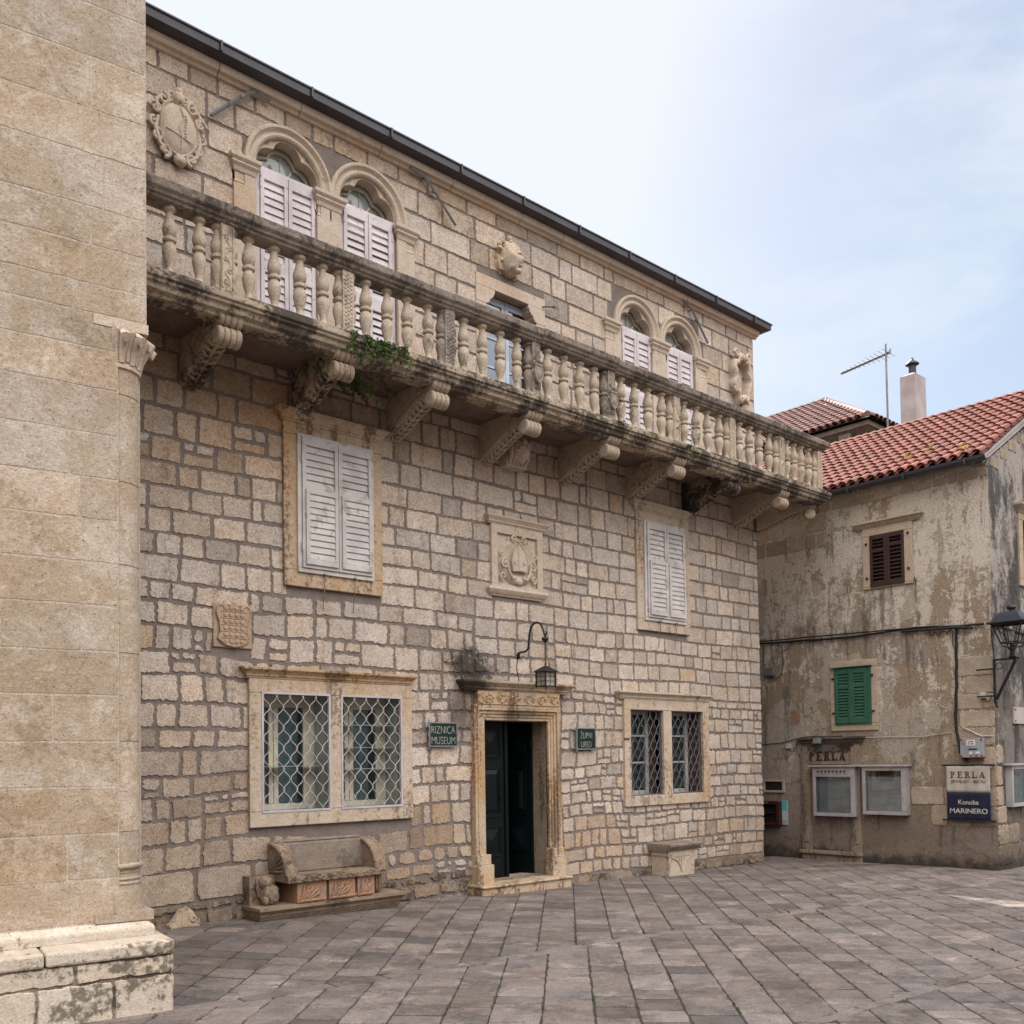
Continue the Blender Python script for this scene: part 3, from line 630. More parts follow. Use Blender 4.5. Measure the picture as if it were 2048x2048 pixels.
STAIN += [(6.95, 2.2, .22, .3, (.55, .52, .5)), (3.6, 4.9, 1.7, 1.0, (.84, .75, .65)), (5.0, 5.3, 2.2, .5, (.86, .77, .67)), (8.6, 5.2, 3.0, .5, (.94, .87, .80)), (12.0, 5.2, 1.6, .6, (.94, .89, .84)),
          (3.6, 1.1, 1.2, 1.2, (.74, .68, .62)), (5.6, .6, 1.6, .55, (.74, .66, .58)), (6.6, .8, .6, .6, (.85, .78, .7)), (9.2, .4, .9, .6, (.90, .78, .66)), (12.2, .4, 1.4, .5, (.88, .80, .72)), (5.5, 8.28, 2.5, .16, (.86, .78, .70)), (9.0, 8.28, 3.0, .14, (.88, .81, .74))]
coursed(wall, XL, XRt, courses(5.62, 8.36, 0.24, 0.31), (0.26, 0.58), noz, FW, gap=(0.016, 0.026), step=0.022, jit=0.006, raise_=0.008, inset=0.005, tilt=0.018, rc=0.010, warp=wp(0.014), post=arch_push, **K)
coursed(wall, XL, XRt, courses(3.30, 5.62, 0.20, 0.27), (0.20, 0.48), noz, FW, gap=(0.018, 0.030), split=0.03, step=0.022, jit=0.008, raise_=0.008, inset=0.005, tilt=0.03, rc=0.014, warp=wp(0.03), **K)
coursed(wall, XL, 7.2, courses(0.62, 3.30, 0.16, 0.25), (0.17, 0.42), noz, FW, gap=(0.020, 0.036), split=0.10, step=0.022, jit=0.010, raise_=0.010, inset=0.006, tilt=0.05, rc=0.018, warp=wp(0.06), **K)
coursed(wall, 8.5, XRt, courses(2.45, 3.30, 0.19, 0.24), (0.19, 0.40), noz, FW, gap=(0.018, 0.030), split=0.03, step=0.022, jit=0.008, raise_=0.008, inset=0.005, tilt=0.03, rc=0.014, warp=wp(0.03), **K)
coursed(wall, 8.5, XRt, courses(0.10, 2.45, 0.16, 0.24), (0.15, 0.36), noz, FW, gap=(0.018, 0.034), split=0.12, step=0.022, jit=0.010, raise_=0.010, inset=0.006, tilt=0.05, rc=0.018, warp=wp(0.05), **K)
coursed(wall, 7.2, 8.5, courses(2.45, 3.30, 0.19, 0.24), (0.19, 0.38), noz, FW, gap=(0.022, 0.036), step=0.022, jit=0.009, raise_=0.008, inset=0.005, tilt=0.03, rc=0.014, warp=wp(0.03), **K)
coursed(wall, XL, 4.6, [0.32, 0.63], (0.5, 0.8), noz, FW, gap=(0.02, 0.03), jit=0.008, raise_=0.014, tilt=0.04, rc=0.05, warp=wp(0.04), **K)
coursed(wall, 4.6, 7.2, courses(0.32, 0.63, 0.14, 0.18), (0.15, 0.36), noz, FW, gap=(0.026, 0.044), split=0.1, jit=0.010, raise_=0.013, tilt=0.05, rc=0.04, warp=wp(0.04), **K)
coursed(wall, XL, 7.2, courses(-0.05, 0.33, 0.11, 0.17), (0.15, 0.42), noz, FW, gap=(0.02, 0.04), split=0.15, jit=0.014, raise_=0.022, tilt=0.12, rc=0.04, warp=wp(0.05), mat=2)
coursed(wall, 8.5, XRt, courses(-0.22, 0.11, 0.13, 0.17), (0.2, 0.45), noz, FW, gap=(0.03, 0.05), split=0.1, jit=0.012, raise_=0.018, tilt=0.08, rc=0.05, warp=wp(0.04), mat=2)
tag(wall.build('wall', [M['mortar'], M['stone'], M['rubble']], mus))
# roof, eaves
mb = MB(); mb.sweep([(0.20, 8.50), (-0.05, 8.52), (-0.05, 8.46), (0.18, 8.44)], [(XL, 0), (XRt, 0), (XRt, 9.0)])
mb.add([(XL, -0.15, 8.52), (XRt + 0.15, -0.15, 8.52), (XRt + 0.15, 9.1, 8.52), (XL, 9.1, 8.52), (XL, 4.5, 10.6), (XRt - 3.5, 4.5, 10.6)], [(0, 1, 5, 4), (1, 2, 5), (2, 3, 4, 5), (0, 3, 2, 1)])
mb.build('roof', M['tilefar'], mus)
mb = MB(); mb.sweep([(0.20, 8.425), (0.205, 8.505), (0.23, 8.515), (0.23, 8.50), (0.215, 8.495), (0.21, 8.42), (0.10, 8.395), (0.10, 8.405)], [(XL, 0), (XRt, 0), (XRt, 9.0)], 0)
mb.sweep([(0.198, 8.428), (0.198, 8.44), (0.0, 8.42), (0.0, 8.405)], [(XL, 0), (XRt, 0), (XRt, 9.0)], 1)
x = XL + 0.5
while x < XRt: mb.box(x, x + 0.02, -0.236, -0.195, 8.416, 8.518, 0); x += 0.98
mb.build('gutter', [M['gutter'], M['gutsoff']], mus)
mb = MB(); x = XL
while x < XRt + 0.05:
    x2 = min(x + rnd(0.7, 1.1), XRt + 0.06)
    mb.prism([(0.0, 8.285), (-0.035, 8.29), (-0.05, 8.315), (-0.085, 8.325), (-0.10, 8.36), (-0.10, 8.40), (0, 8.40)], YZ, x + 0.003, x2 - 0.003); x = x2
mb.build('eaves_cornice', M['pale'], mus, bevel=0.006)

# --- balcony
random.seed(5)
BX, BY = 13.62, -1.00
bal = MB()
bal.sweep([(0, 5.68), (0.0, 5.632), (-0.022, 5.622), (-0.022, 5.60), (-0.05, 5.585), (-0.06, 5.545), (-0.10, 5.53), (-0.11, 5.50), (-0.30, 5.50), (-0.30, 5.60), (-0.31, 5.68)], [(XL, BY), (BX, BY), (BX, 0.0)], 0)
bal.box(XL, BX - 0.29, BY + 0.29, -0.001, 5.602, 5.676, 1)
x = XL
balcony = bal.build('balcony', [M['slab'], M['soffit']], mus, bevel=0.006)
mb = MB(); PL = [(XL, -0.83), (13.45, -0.83), (13.45, 0.0)]
mb.sweep([(0.115, 5.682), (0.115, 5.735), (-0.115, 5.735), (-0.115, 5.682)], PL); mb.build('baluster_plinth', M['slab'], balcony, bevel=0.01)
# handrail in lengths
cuts = [XL, 3.9, 6.17, 7.46, 8.72, 11.0, 12.42]
prof = [(0.09, 6.335), (0.095, 6.355), (0.12, 6.365), (0.125, 6.385), (0.155, 6.405), (0.165, 6.45), (0.17, 6.47), (0.13, 6.487), (-0.13, 6.487), (-0.165, 6.45), (-0.12, 6.37), (-0.09, 6.335)]
for i, a in enumerate(cuts):
    mb = MB(); dz = (0, -0.004, 0.003, 0.010, -0.003, 0.002, 0)[i]; pr_ = [(d + (0.012 if i == 3 else 0), z + dz) for d, z in prof]
    if i < len(cuts) - 1: mb.sweep(pr_, [(a + 0.002, -0.83), (cuts[i + 1] - 0.002, -0.83)])
    else: mb.sweep(pr_, [(a + 0.002, -0.83), (13.45, -0.83), (13.45, 0.0)])
    mb.build('handrail', M['rail'], balcony, bevel=0.008)
BPROF = [(0.052, 0.0), (0.054, 0.025), (0.040, 0.035), (0.031, 0.065), (0.034, 0.095), (0.050, 0.145), (0.061, 0.20), (0.062, 0.225), (0.054, 0.262), (0.042, 0.282), (0.040, 0.292), (0.058, 0.300), (0.061, 0.313), (0.057, 0.326), (0.041, 0.332), (0.040, 0.342), (0.056, 0.362), (0.063, 0.395), (0.059, 0.43), (0.046, 0.475), (0.034, 0.52), (0.033, 0.545), (0.045, 0.558), (0.056, 0.567), (0.057, 0.588), (0.052, 0.600)]
mb = MB(); mb.lathe(BPROF, (0, 0, 0), 20)
b0 = mb.build('baluster', M['balus'], balcony, smooth=40, loc=(3.4, -0.83, 5.735))
PILS = [2.46, 3.70, 4.93, 6.17, 7.41, 8.67, 9.93, 11.17, 12.39, 13.45]
first = True
for a, b in zip(PILS[:-1], PILS[1:]):
    nb = 4
    for k in range(nb):
        bx = a + 0.235 + (b - a - 0.47) * k / (nb - 1)
        o = b0 if first else b0.copy()
        if not first: COL.objects.link(o); o.parent = balcony
        first = False; o.location = (bx, -0.83 + rnd(-.006, .006), 5.735); o.rotation_euler = (rnd(-.012, .012), rnd(-.015, .015), rnd(0, 6))
        o.scale = (rnd(.95, 1.04), rnd(.95, 1.04), 1.0)
for k in range(3):
    o = b0.copy(); COL.objects.link(o); o.parent = balcony; o.location = (13.45, -0.60 + 0.215 * k, 5.735); o.rotation_euler.z = rnd(0, 6)
def half(mb, x, side):
    a0 = pi / 2 if side < 0 else -pi / 2
    mb.lathe(BPROF, (x, -0.83, 5.735), 10, a0, a0 + pi)
for i, px_ in enumerate(PILS):
    mb = MB(); w = 0.062
    mb.box(px_ - w, px_ + w, -0.905, -0.755, 5.7345, 6.337)
    if i < 9:
        half(mb, px_ - w, -1); half(mb, px_ + w, 1)
    else:
        half(mb, px_ - w, -1)
    if i in (4, 5):
        # shield crest on the pedestal front
        y = -0.915
        sh = [(0, -.14), (.035, -.115), (.058, -.06), (.062, 0.0), (.05, .03), (.058, .06), (-.058, .06), (-.05, .03), (-.062, 0), (-.058, -.06), (-.035, -.115)]
        mb.prism([(px_ + a, 6.0 + b) for a, b in sh], XZ, y - 0.03, y + 0.012)
        mb.tube([(px_ + a * 0.95, y - 0.03, 6.0 + b) for a, b in sh], 0.010, 6, closed=True)
        mb.blob((px_, y - 0.02, 5.96), 0.042, 0.022, 0.06, 0.2, 3, 8)
        for s in (-1, 1):
            scroll(mb, px_ + s * 0.045, 6.085, 0.035, 1.3, y - 0.02, 0.011, s, 0); scroll(mb, px_ + s * 0.06, 5.98, 0.022, 1.2, y - 0.01, 0.008, -s, pi / 2)
            scroll(mb, px_ + s * 0.03, 6.16, 0.028, 1.2, y - 0.005, 0.008, -s, -pi / 2)
            scroll(mb, px_ + s * 0.025, 5.82, 0.022, 1.2, y - 0.0, 0.006, s, pi / 2)
        mb.blob((px_, y - 0.02, 6.12), 0.028, 0.028, 0.03, 0.15, 3, 8)
    elif i in (1, 6, 8):
        pts = [(px_ + 0.022 * sin(k * 0.9), -0.908, 5.79 + k * 0.022) for k in range(23)]; mb.tube(pts, 0.006, 6)
        for k in range(5): scroll(mb, px_ + (0.02 if k % 2 else -0.02), 5.83 + k * 0.1, 0.026, 1.2, -0.908, 0.006, 1 if k % 2 else -1, pi * k)
        for s in (-1, 1): mb.box(px_ + s * 0.05 - .006, px_ + s * 0.05 + .006, -0.915, -0.904, 5.76, 6.31)
    else:
        for k in range(14):
            for s in (-0.030, 0.0, 0.030):
                zz = 5.775 + k * 0.039 + (0.018 if s == 0 else 0); mb.blob((px_ + s, -0.903, zz), 0.017, 0.013, 0.017, 0, 1, 4)
    mb.build('pedestal', M['rail'] if i in (3, 4, 5) else M['balus'], balcony, smooth=40)
# console brackets
def console():
    mb = MB(); w = 0.115
    sec = [(0.0, 5.598), (-0.80, 5.598), (-0.80, 5.45), (-0.765, 5.425), (-0.68, 5.415), (-0.58, 5.395), (-0.47, 5.355), (-0.36, 5.305), (-0.24, 5.25), (-0.12, 5.20), (0.0, 5.17)]
    mb.prism([(a, b) for a, b in sec], YZ, -w * 0.86, w * 0.86)
    # front scroll: two stacked lobed rolls across the width
    for cyy, cz, r in ((-0.835, 5.525, 0.074), (-0.805, 5.375, 0.086)):
        for k in range(4):
            xa = -w * 0.98 + k * w * 0.49; n = 14
            pr = [(r * 0.80, 0), (r * 0.97, 0.008), (r, w * 0.245), (r * 0.97, w * 0.49 - 0.008), (r * 0.80, w * 0.49)]
            vs = [(xa + d, cyy + rr * cos(2 * pi * j / n), cz + rr * sin(2 * pi * j / n)) for rr, d in pr for j in range(n)]
            fs = [(i * n + j, i * n + (j + 1) % n, (i + 1) * n + (j + 1) % n, (i + 1) * n + j) for i in range(4) for j in range(n)] + [list(range(n)), [4 * n + j for j in range(n - 1, -1, -1)]]
            mb.add(vs, fs)
    mb.box(-w, w, -0.865, -0.70, 5.570, 5.597)
    # leaf under the belly
    und = [(-0.70, 5.405), (-0.60, 5.385), (-0.48, 5.345), (-0.36, 5.295), (-0.24, 5.24), (-0.12, 5.185), (-0.02, 5.15)]
    mb.tube([(0, a, b - 0.004) for a, b in und], [0.016, 0.018, 0.018, 0.016, 0.014, 0.012, 0.008], 8)
    for i in range(11):
        t = i / 10; k = t * (len(und) - 1.001); j = int(k); f = k - j
        a = und[j][0] * (1 - f) + und[j + 1][0] * f; b = und[j][1] * (1 - f) + und[j + 1][1] * f; wl = w * (0.98 - 0.45 * t)
        for s in (-1, 1): mb.tube([(0, a, b), (s * wl * 0.55, a - 0.030, b - 0.002), (s * wl, a - 0.062, b + 0.022)], [0.010, 0.017, 0.008], 6)
    # side scrolls
    for s in (-1, 1):
        def side_scroll(cy0, cz0, r, turns, hand, a0):
            pts = []
            for i in range(25):
                t = i / 24; a = a0 + hand * 2 * pi * turns * t; rr = r * (1 - .85 * t); pts.append((s * w * 0.87, cy0 + rr * cos(a), cz0 + rr * sin(a)))
            mb.tube(pts, 0.008, 5)
        side_scroll(-0.14, 5.36, 0.11, 1.6, 1, -pi / 2); side_scroll(-0.40, 5.46, 0.075, 1.5, -1, pi); side_scroll(-0.58, 5.50, 0.05, 1.4, 1, 0)
        mb.tube([(s * w * 0.87, a, b + 0.022) for a, b in sec[3:]], 0.008, 5)
    return mb
cons = console().build('console_bracket', M['console'], balcony, smooth=42)
CX = [2.5, 3.735, 4.90, 6.06, 7.385, 8.715, 10.01, 11.235, 12.465]
for i, cx in enumerate(CX):
    o = cons if i == 0 else cons.copy()
    if i: COL.objects.link(o); o.parent = balcony
    if i in (1, 2): o.data = o.data.copy(); o.data.materials[0] = M['sootconsole']
    if i == 7: o.data = o.data.copy(); o.data.materials[0] = M['blackconsole']
    o.location = (cx, 0, 0)
o = cons.copy(); COL.objects.link(o); o.parent = balcony; o.location = (13.02, -0.02, 0); o.rotation_euler.z = R(33)

# --- gothic windows
def trefoil(rr, n):
    cs = [(0, 0.205 * rr / .36, 0.165 * rr / .36), (-0.175 * rr / .36, 0.045 * rr / .36, 0.19 * rr / .36), (0.175 * rr / .36, 0.045 * rr / .36, 0.19 * rr / .36)]
    out = []
    for i in range(n + 1):
        a = pi * i / n; d = (cos(a), sin(a)); best = 0.02
        for cx, cz, r in cs:
            b = d[0] * cx + d[1] * cz; q = b * b - (cx * cx + cz * cz - r * r)
            if q > 0: best = max(best, b + math.sqrt(q))
        out.append((d[0] * min(best, rr), d[1] * min(best, rr)))
    return out
def arc_strip(mb, pa, pb, ya, yb, mat=0):
    n = len(pa); mb.add([(p[0], ya, p[1]) for p in pa] + [(p[0], yb, p[1]) for p in pb], [(i, i + 1, n + i + 1, n + i) for i in range(n - 1)], mat)
def gothic(cx, hw, zs, first):
    n = 56; ri = hw + 0.005; ro = hw + 0.135
    # archivolt: moulded half ring
    pr = [(ri, 0.12), (ri, -0.010), (ri + .016, -0.030), (ri + .030, -0.034), (ri + .040, -0.022), (ri + .066, -0.016), (ri + .082, -0.030), (ri + .096, -0.052), (ro - .014, -0.055), (ro, -0.044), (ro, 0.02)]
    mb = MB(); k = len(pr)
    vs = [(cx + r * cos(pi * i / n), y, zs + r * sin(pi * i / n)) for i in range(n + 1) for r, y in pr]
    mb.add(vs, [(i * k + j, i * k + j + 1, (i + 1) * k + j + 1, (i + 1) * k + j) for i in range(n) for j in range(k - 1)] + [list(range(k)), [n * k + j for j in range(k - 1, -1, -1)]])
    for s in (-1, 1): mb.box(cx + s * (ri + ro) / 2 - (ro - ri) / 2 + .002, cx + s * (ri + ro) / 2 + (ro - ri) / 2 - .002, -0.028, 0.02, 5.70, zs - 0.001)
    w = mb.build('gothic_window', M['pale'], mus, smooth=40)
    # trefoil tracery plate
    tre = [(cx + a, zs + b) for a, b in trefoil(hw, n)]; arc = [(cx + ri * cos(pi * i / n), zs + ri * sin(pi * i / n)) for i in range(n + 1)]
    mb = MB(); arc_strip(mb, arc, tre, 0.020, 0.020); arc_strip(mb, tre, tre, 0.020, 0.15); arc_strip(mb, arc, tre, 0.15, 0.15)
    mb.tube([(a, 0.017, b) for a, b in tre], 0.009, 6); mb.build('tracery', M['pale'], w, smooth=45)
    # glazing with white frame
    t2 = [(cx + a * 0.87, zs - 0.02 + b * 0.88) for a, b in trefoil(hw * 1.02, n)]; t1 = [(cx + a * 0.97, zs - 0.02 + b * 0.97) for a, b in trefoil(hw * 1.02, n)]
    mb = MB(); arc_strip(mb, t1, t2, 0.155, 0.150); arc_strip(mb, t2, t2, 0.150, 0.18)
    for s in (-1, 1): mb.tube([(cx + s * 0.02 * hw, 0.16, zs - 0.03), (cx + s * 0.34 * hw, 0.16, zs + 0.16)], 0.011, 6)
    mb.tube([(cx, 0.168, zs), (cx, 0.168, zs + hw * 0.86)], 0.005, 5)
    mb.build('sash', M['cream'], w)
    mb = MB(); mb.add([(cx, 0.172, zs - 0.03)] + [(a, 0.172, b) for a, b in t2], [(0, i, i + 1) for i in range(1, n + 1)]); mb.build('pane', M['clearglass'], w)
    mb = MB(); niche(mb, cx - hw - .01, cx + hw + .01, 5.66, zs + hw + 0.02, 0.0, 0.19, 0, 1); mb.build('window_reveal', [M['dressed'], M['curtain']], w)
    # shutters: fixed frame + two louvred leaves
    mb = MB(); frame_boxes(mb, cx - hw + .003, cx + hw - .003, 5.70, zs + 0.012, 0.045, 0.045, 0.03, 0.03, 0.012, 0.06); mb.build('shutter_frame', M['lilac'], w, bevel=0.003)
    for s in (-1, 1):
        mb = MB(); xa, xb = (cx - hw + 0.05, cx - 0.004) if s < 0 else (cx + 0.004, cx + hw - 0.05)
        zt, zb = zs - 0.022, 5.735
        op = 0.80 if (cx > 5.3 and cx < 6.3) else 1.12
        frame_boxes(mb, xa, xb, zb, zt, 0.042, 0.042, 0.10, 0.10, -0.006, 0.030); mb.box(xa + .042, xb - .042, -0.005, 0.029, 6.55, 6.69)
        slats(mb, xa + 0.043, xb - 0.043, 6.69, zt - 0.10, 0.012, 0.082, 0.020, mat=0, open_=op); slats(mb, xa + 0.043, xb - 0.043, zb + 0.10, 6.55, 0.012, 0.082, 0.020, mat=0, open_=op)
        for zz in (zt - 0.16, 6.2): mb.tube([(xa if s < 0 else xb, -0.008, zz - 0.04), (xa if s < 0 else xb, -0.008, zz + 0.04)], 0.009, 6)
        mb.build('shutter', M['lilac'], w, bevel=0.002)
    return w
def capital(x0, x1, zs):
    mb = MB(); e = 0.055
    mb.cornice(x0 + e, x1 - e, [(0.015, zs - 0.29), (0.03, zs - 0.275), (0.015, zs - 0.25), (0.02, zs - 0.18), (0.035, zs - 0.17), (0.045, zs - 0.13), (0.07, zs - 0.10), (0.06, zs - 0.085), (0.085, zs - 0.055), (0.085, zs - 0.02)])
    mb.box(x0 + 0.02, x1 - 0.02, -0.034, 0.02, 5.70, zs - 0.29)
    return mb
for cxs, hw, zs, caps in (((4.79, 5.76), 0.36, 7.62, ((4.16, 4.43), (5.09, 5.42), (6.11, 6.38))), ((10.205, 11.165), 0.345, 7.59, ((9.52, 9.80), (10.50, 10.86), (11.53, 11.80)))):
    for cx in cxs: w = gothic(cx, hw, zs, True)
    for x0, x1 in caps: capital(x0, x1, zs).build('pier_capital', M['pale'], mus, bevel=0.004)
# --- balcony door in the middle
mb = MB(); mb.box(7.27, 8.41, -0.025, 0.02, 7.322, 7.465)
for s, xo, xi in ((1, 7.27, 7.43), (-1, 8.41, 8.26)):
    d = s
    mb.box(min(xo, xi), max(xo, xi), -0.024, 0.02, 5.70, 7.12)
    poly = [(xo, 7.122), (xi, 7.122), (xi + d * .03, 7.135), (xi + d * .055, 7.165), (xi + d * .06, 7.19), (xi + d * .085, 7.205), (xi + d * .115, 7.235), (xi + d * .125, 7.27), (xi + d * .14, 7.275), (xi + d * .14, 7.3205), (xo, 7.3205)]
    if s < 0: poly = poly[::-1]
    mb.prism(poly, XZ, -0.026, 0.16)
bd = mb.build('balcony_doorway', M['pale'], mus, bevel=0.005)
mb = MB(); niche(mb, 7.42, 8.27, 5.68, 7.33, 0.0, 0.28, 0, 1); mb.build('door_reveal', [M['dressed'], M['room']], bd)
for xa, xb in ((7.435, 7.842), (7.848, 8.255)):
    mb = MB(); frame_boxes(mb, xa, xb, 5.71, 7.31, 0.055, 0.055, 0.09, 0.35, 0.11, 0.15)
    for zz in (6.42, 6.78, 7.10): mb.box(xa + .056, xb - .056, 0.115, 0.145, zz, zz + 0.025)
    lf = mb.build('door_leaf', M['bluepaint'], bd, bevel=0.004)
    mb = MB(); mb.box(xa + .05, xb - .05, 0.128, 0.134, 6.05, 7.23); mb.build('pane', M['blueglass'], bd)
mb = MB(); mb.tube([(8.36, -0.03, 7.36), (8.42, -0.07, 7.365), (8.50, -0.10, 7.37)], 0.008, 6); mb.tube([(8.50 + .02 * cos(a), -0.10, 7.37 + .02 * sin(a)) for a in [i * .6 for i in range(11)]], 0.005, 5)
mb.build('wall_hook', M['iron'], mus)

# --- middle floor windows
def mid_window(x0, x1, z0, z1, sx0, sx1, sz0, sz1, mat, cor):
    mb = MB(); l, r = sx0 - x0 + 0.02, x1 - sx1 + 0.02
    frame_boxes(mb, x0, x1, z0, z1, l, r, z1 - sz1 + 0.02, sz0 - z0 + 0.02, -0.045, 0.02)
    w = mb.build('window', mat, mus, bevel=0.006)
    mb = MB(); mb.box(x0 + l - .01, x1 - r + .01, 0.002, 0.02, sz0, sz1); mb.build('window_backing', M['dark'], w)
    mb = MB(); mb.cornice(cor[0] + .11, cor[1] - .11, [(0.046, z1 + .001), (0.052, z1 + .02), (0.065, z1 + .025), (0.068, z1 + .045), (0.085, z1 + .075), (0.105, z1 + .095), (0.115, z1 + .10), (0.115, z1 + .125), (0.03, z1 + .135)], 0.0)
    for k in range(40):
        xx = rnd(cor[0] + 0.3, cor[1] - 0.05); mb.tube([(xx, -0.06 - rnd(0, .04), z1 + .13), (xx + rnd(-.004, .004), -0.07 - rnd(0, .04), z1 + .13 + rnd(.02, .05))], 0.0018, 3, mat=1)
    mb.build('window_cornice', [mat, M['iron']], w, bevel=0.004)
    mb = MB(); frame_boxes(mb, sx0, sx1, sz0, sz1, 0.045, 0.03, 0.03, 0.045, -0.070, -0.02); mb.build('shutter_frame', M['white'], w, bevel=0.004)
    xm = (sx0 + sx1) / 2 + 0.012
    for xa, xb in ((sx0 + 0.047, xm - 0.003), (xm + 0.003, sx1 - 0.032)):
        mb = MB(); zb, zt = sz0 + 0.047, sz1 - 0.032; zm = zb + (zt - zb) * 0.585
        frame_boxes(mb, xa, xb, zb, zt, 0.045, 0.04, 0.085, 0.06, -0.088, -0.045); mb.box(xa + .046, xb - .041, -0.087, -0.046, zm - 0.02, zm + 0.05)
        slats(mb, xa + .046, xb - .041, zm + 0.05, zt - 0.086, -0.068, 0.075, 0.020, open_=1.1)
        frame_boxes(mb, xa + .03, xb - .012, zb + 0.035, zm + 0.02, 0.045, 0.04, 0.045, 0.055, -0.108, -0.0885)
        slats(mb, xa + .076, xb - .053, zb + 0.09, zm - 0.026, -0.098, 0.066, 0.016, open_=1.1)
        for zz in (zb + 0.22, zt - 0.22): mb.tube([(xa - 0.004 if xa < xm else xb + 0.004, -0.09, zz - 0.05), (xa - 0.004 if xa < xm else xb + 0.004, -0.09, zz + 0.05)], 0.009, 6)
        mb.build('shutter', M['white'], w, bevel=0.0025)
    for xx in (sx0 + 0.30, sx1 - 0.25):
        mb = MB(); mb.tube([(xx, -0.06, sz0 + 0.01), (xx + .004, -0.075, sz0 - 0.08), (xx - .003, -0.06, sz0 - 0.22), (xx, -0.04, sz0 - 0.34), (xx + .01, -0.04, sz0 - 0.36)], 0.005, 5); mb.tube([(xx - .012, -.08, sz0 + .0), (xx + .012, -.08, sz0 + .0)], .012, 6)
        mb.build('stay_rod', M['rust'], w)
mid_window(4.69, 5.875, 3.40, 5.075, 4.835, 5.75, 3.545, 4.97, M['ochre'], (4.60, 5.93))
mid_window(10.085, 11.245, 3.385, 5.05, 10.22, 11.125, 3.52, 4.925, M['dressed'], (9.98, 11.27))

# --- ground floor windows
def grille(mb, x0, x1, z0, z1, y, nc, T, smoothw, rad, fr, mat=0):
    frame_boxes(mb, x0, x1, z0, z1, fr, fr, fr, fr, y - 0.012, y + 0.012, mat)
    xa, xb, za, zb = x0 + fr, x1 - fr, z0 + fr, z1 - fr; p = (xb - xa) / nc; n = int((zb - za) / T * 16)
    for k in range(nc * 2):
        xc = xa + p * (k + 0.5) / 2; pts = []
        for i in range(n + 1):
            z = za + (zb - za) * i / n; ph = (z - za) / T + 0.25 + (0.5 if k % 2 else 0)
            if smoothw: q = sin(2 * pi * ph); q = q * (1.18 - 0.18 * q * q)
            else: q = 2 * abs(2 * (ph - math.floor(ph + 0.5))) - 1
            pts.append((min(xb - rad, max(xa + rad, xc + q * (p / 4 - rad * 0.6))), y + (0.004 if k % 2 else -0.004), z))
        mb.tube(pts, rad, 6, mat)
    # clips where the bars meet
    for k in range(nc * 2 - 1):
        zc = za + T * (0.5 if k % 2 else 0.0)
        while zc < zb:
            if zc > za: mb.box(xa + p * (k + 1) / 2 - .007, xa + p * (k + 1) / 2 + .007, y - .009, y + .009, zc - .006, zc + .006, mat)
            zc += T
# left pair
mb = MB(); frame_boxes(mb, 4.30, 6.24, 0.98, 2.44, 0.14, 0.15, 0.14, 0.15, -0.05, 0.02); mb.box(5.19, 5.34, -0.05, 0.02, 1.1315, 2.2985)
w = mb.build('window', M['dressed'], mus, bevel=0.007)
mb = MB(); mb.cornice(4.33, 6.17, [(0.052, 2.442), (0.055, 2.46), (0.066, 2.464), (0.068, 2.485), (0.085, 2.505), (0.108, 2.522), (0.115, 2.526), (0.115, 2.55), (0.03, 2.56)], 0.0); mb.build('window_cornice', M['ochre'], w, bevel=0.004)
for i, (xa, xb, za, zb) in enumerate(OP_BL):
    mb = MB(); niche(mb, xa, xb, za, zb, 0.0, 0.42, 0, 1); mb.build('window_reveal', [M['roomside'], M['room']], w)
    mb = MB(); frame_boxes(mb, xa, xb, za, zb, 0.04, 0.13, 0.12, 0.06, 0.26, 0.30); mb.box(xa + 0.22, xa + 0.27, 0.255, 0.295, za + .062, zb - .122); mb.box(xa + 0.28, xa + 0.33, 0.26, 0.30, za + .062, zb - .122)
    mb.build('sash', M['cream'], w, bevel=0.003)
    mb = MB(); mb.box(xa + .041, xb - .131, 0.278, 0.282, za + .06, zb - .12); mb.build('pane', M['glass'], w)
    mb = MB()
    for zz in ((za + .44,) if i == 0 else (za + .40, za + .63, za + .87)): mb.box(xa + .01, xb - .02, 0.08, 0.24, zz, zz + .006)
    mb.build('glass_shelf', M['roomside'], w)
    mb = MB(); grille(mb, xa - .012, xb + .012, za - .012, zb + .012, -0.045, 5, 0.205, True, 0.0040, 0.020); mb.build('grille', M['grille'], w, smooth=50)
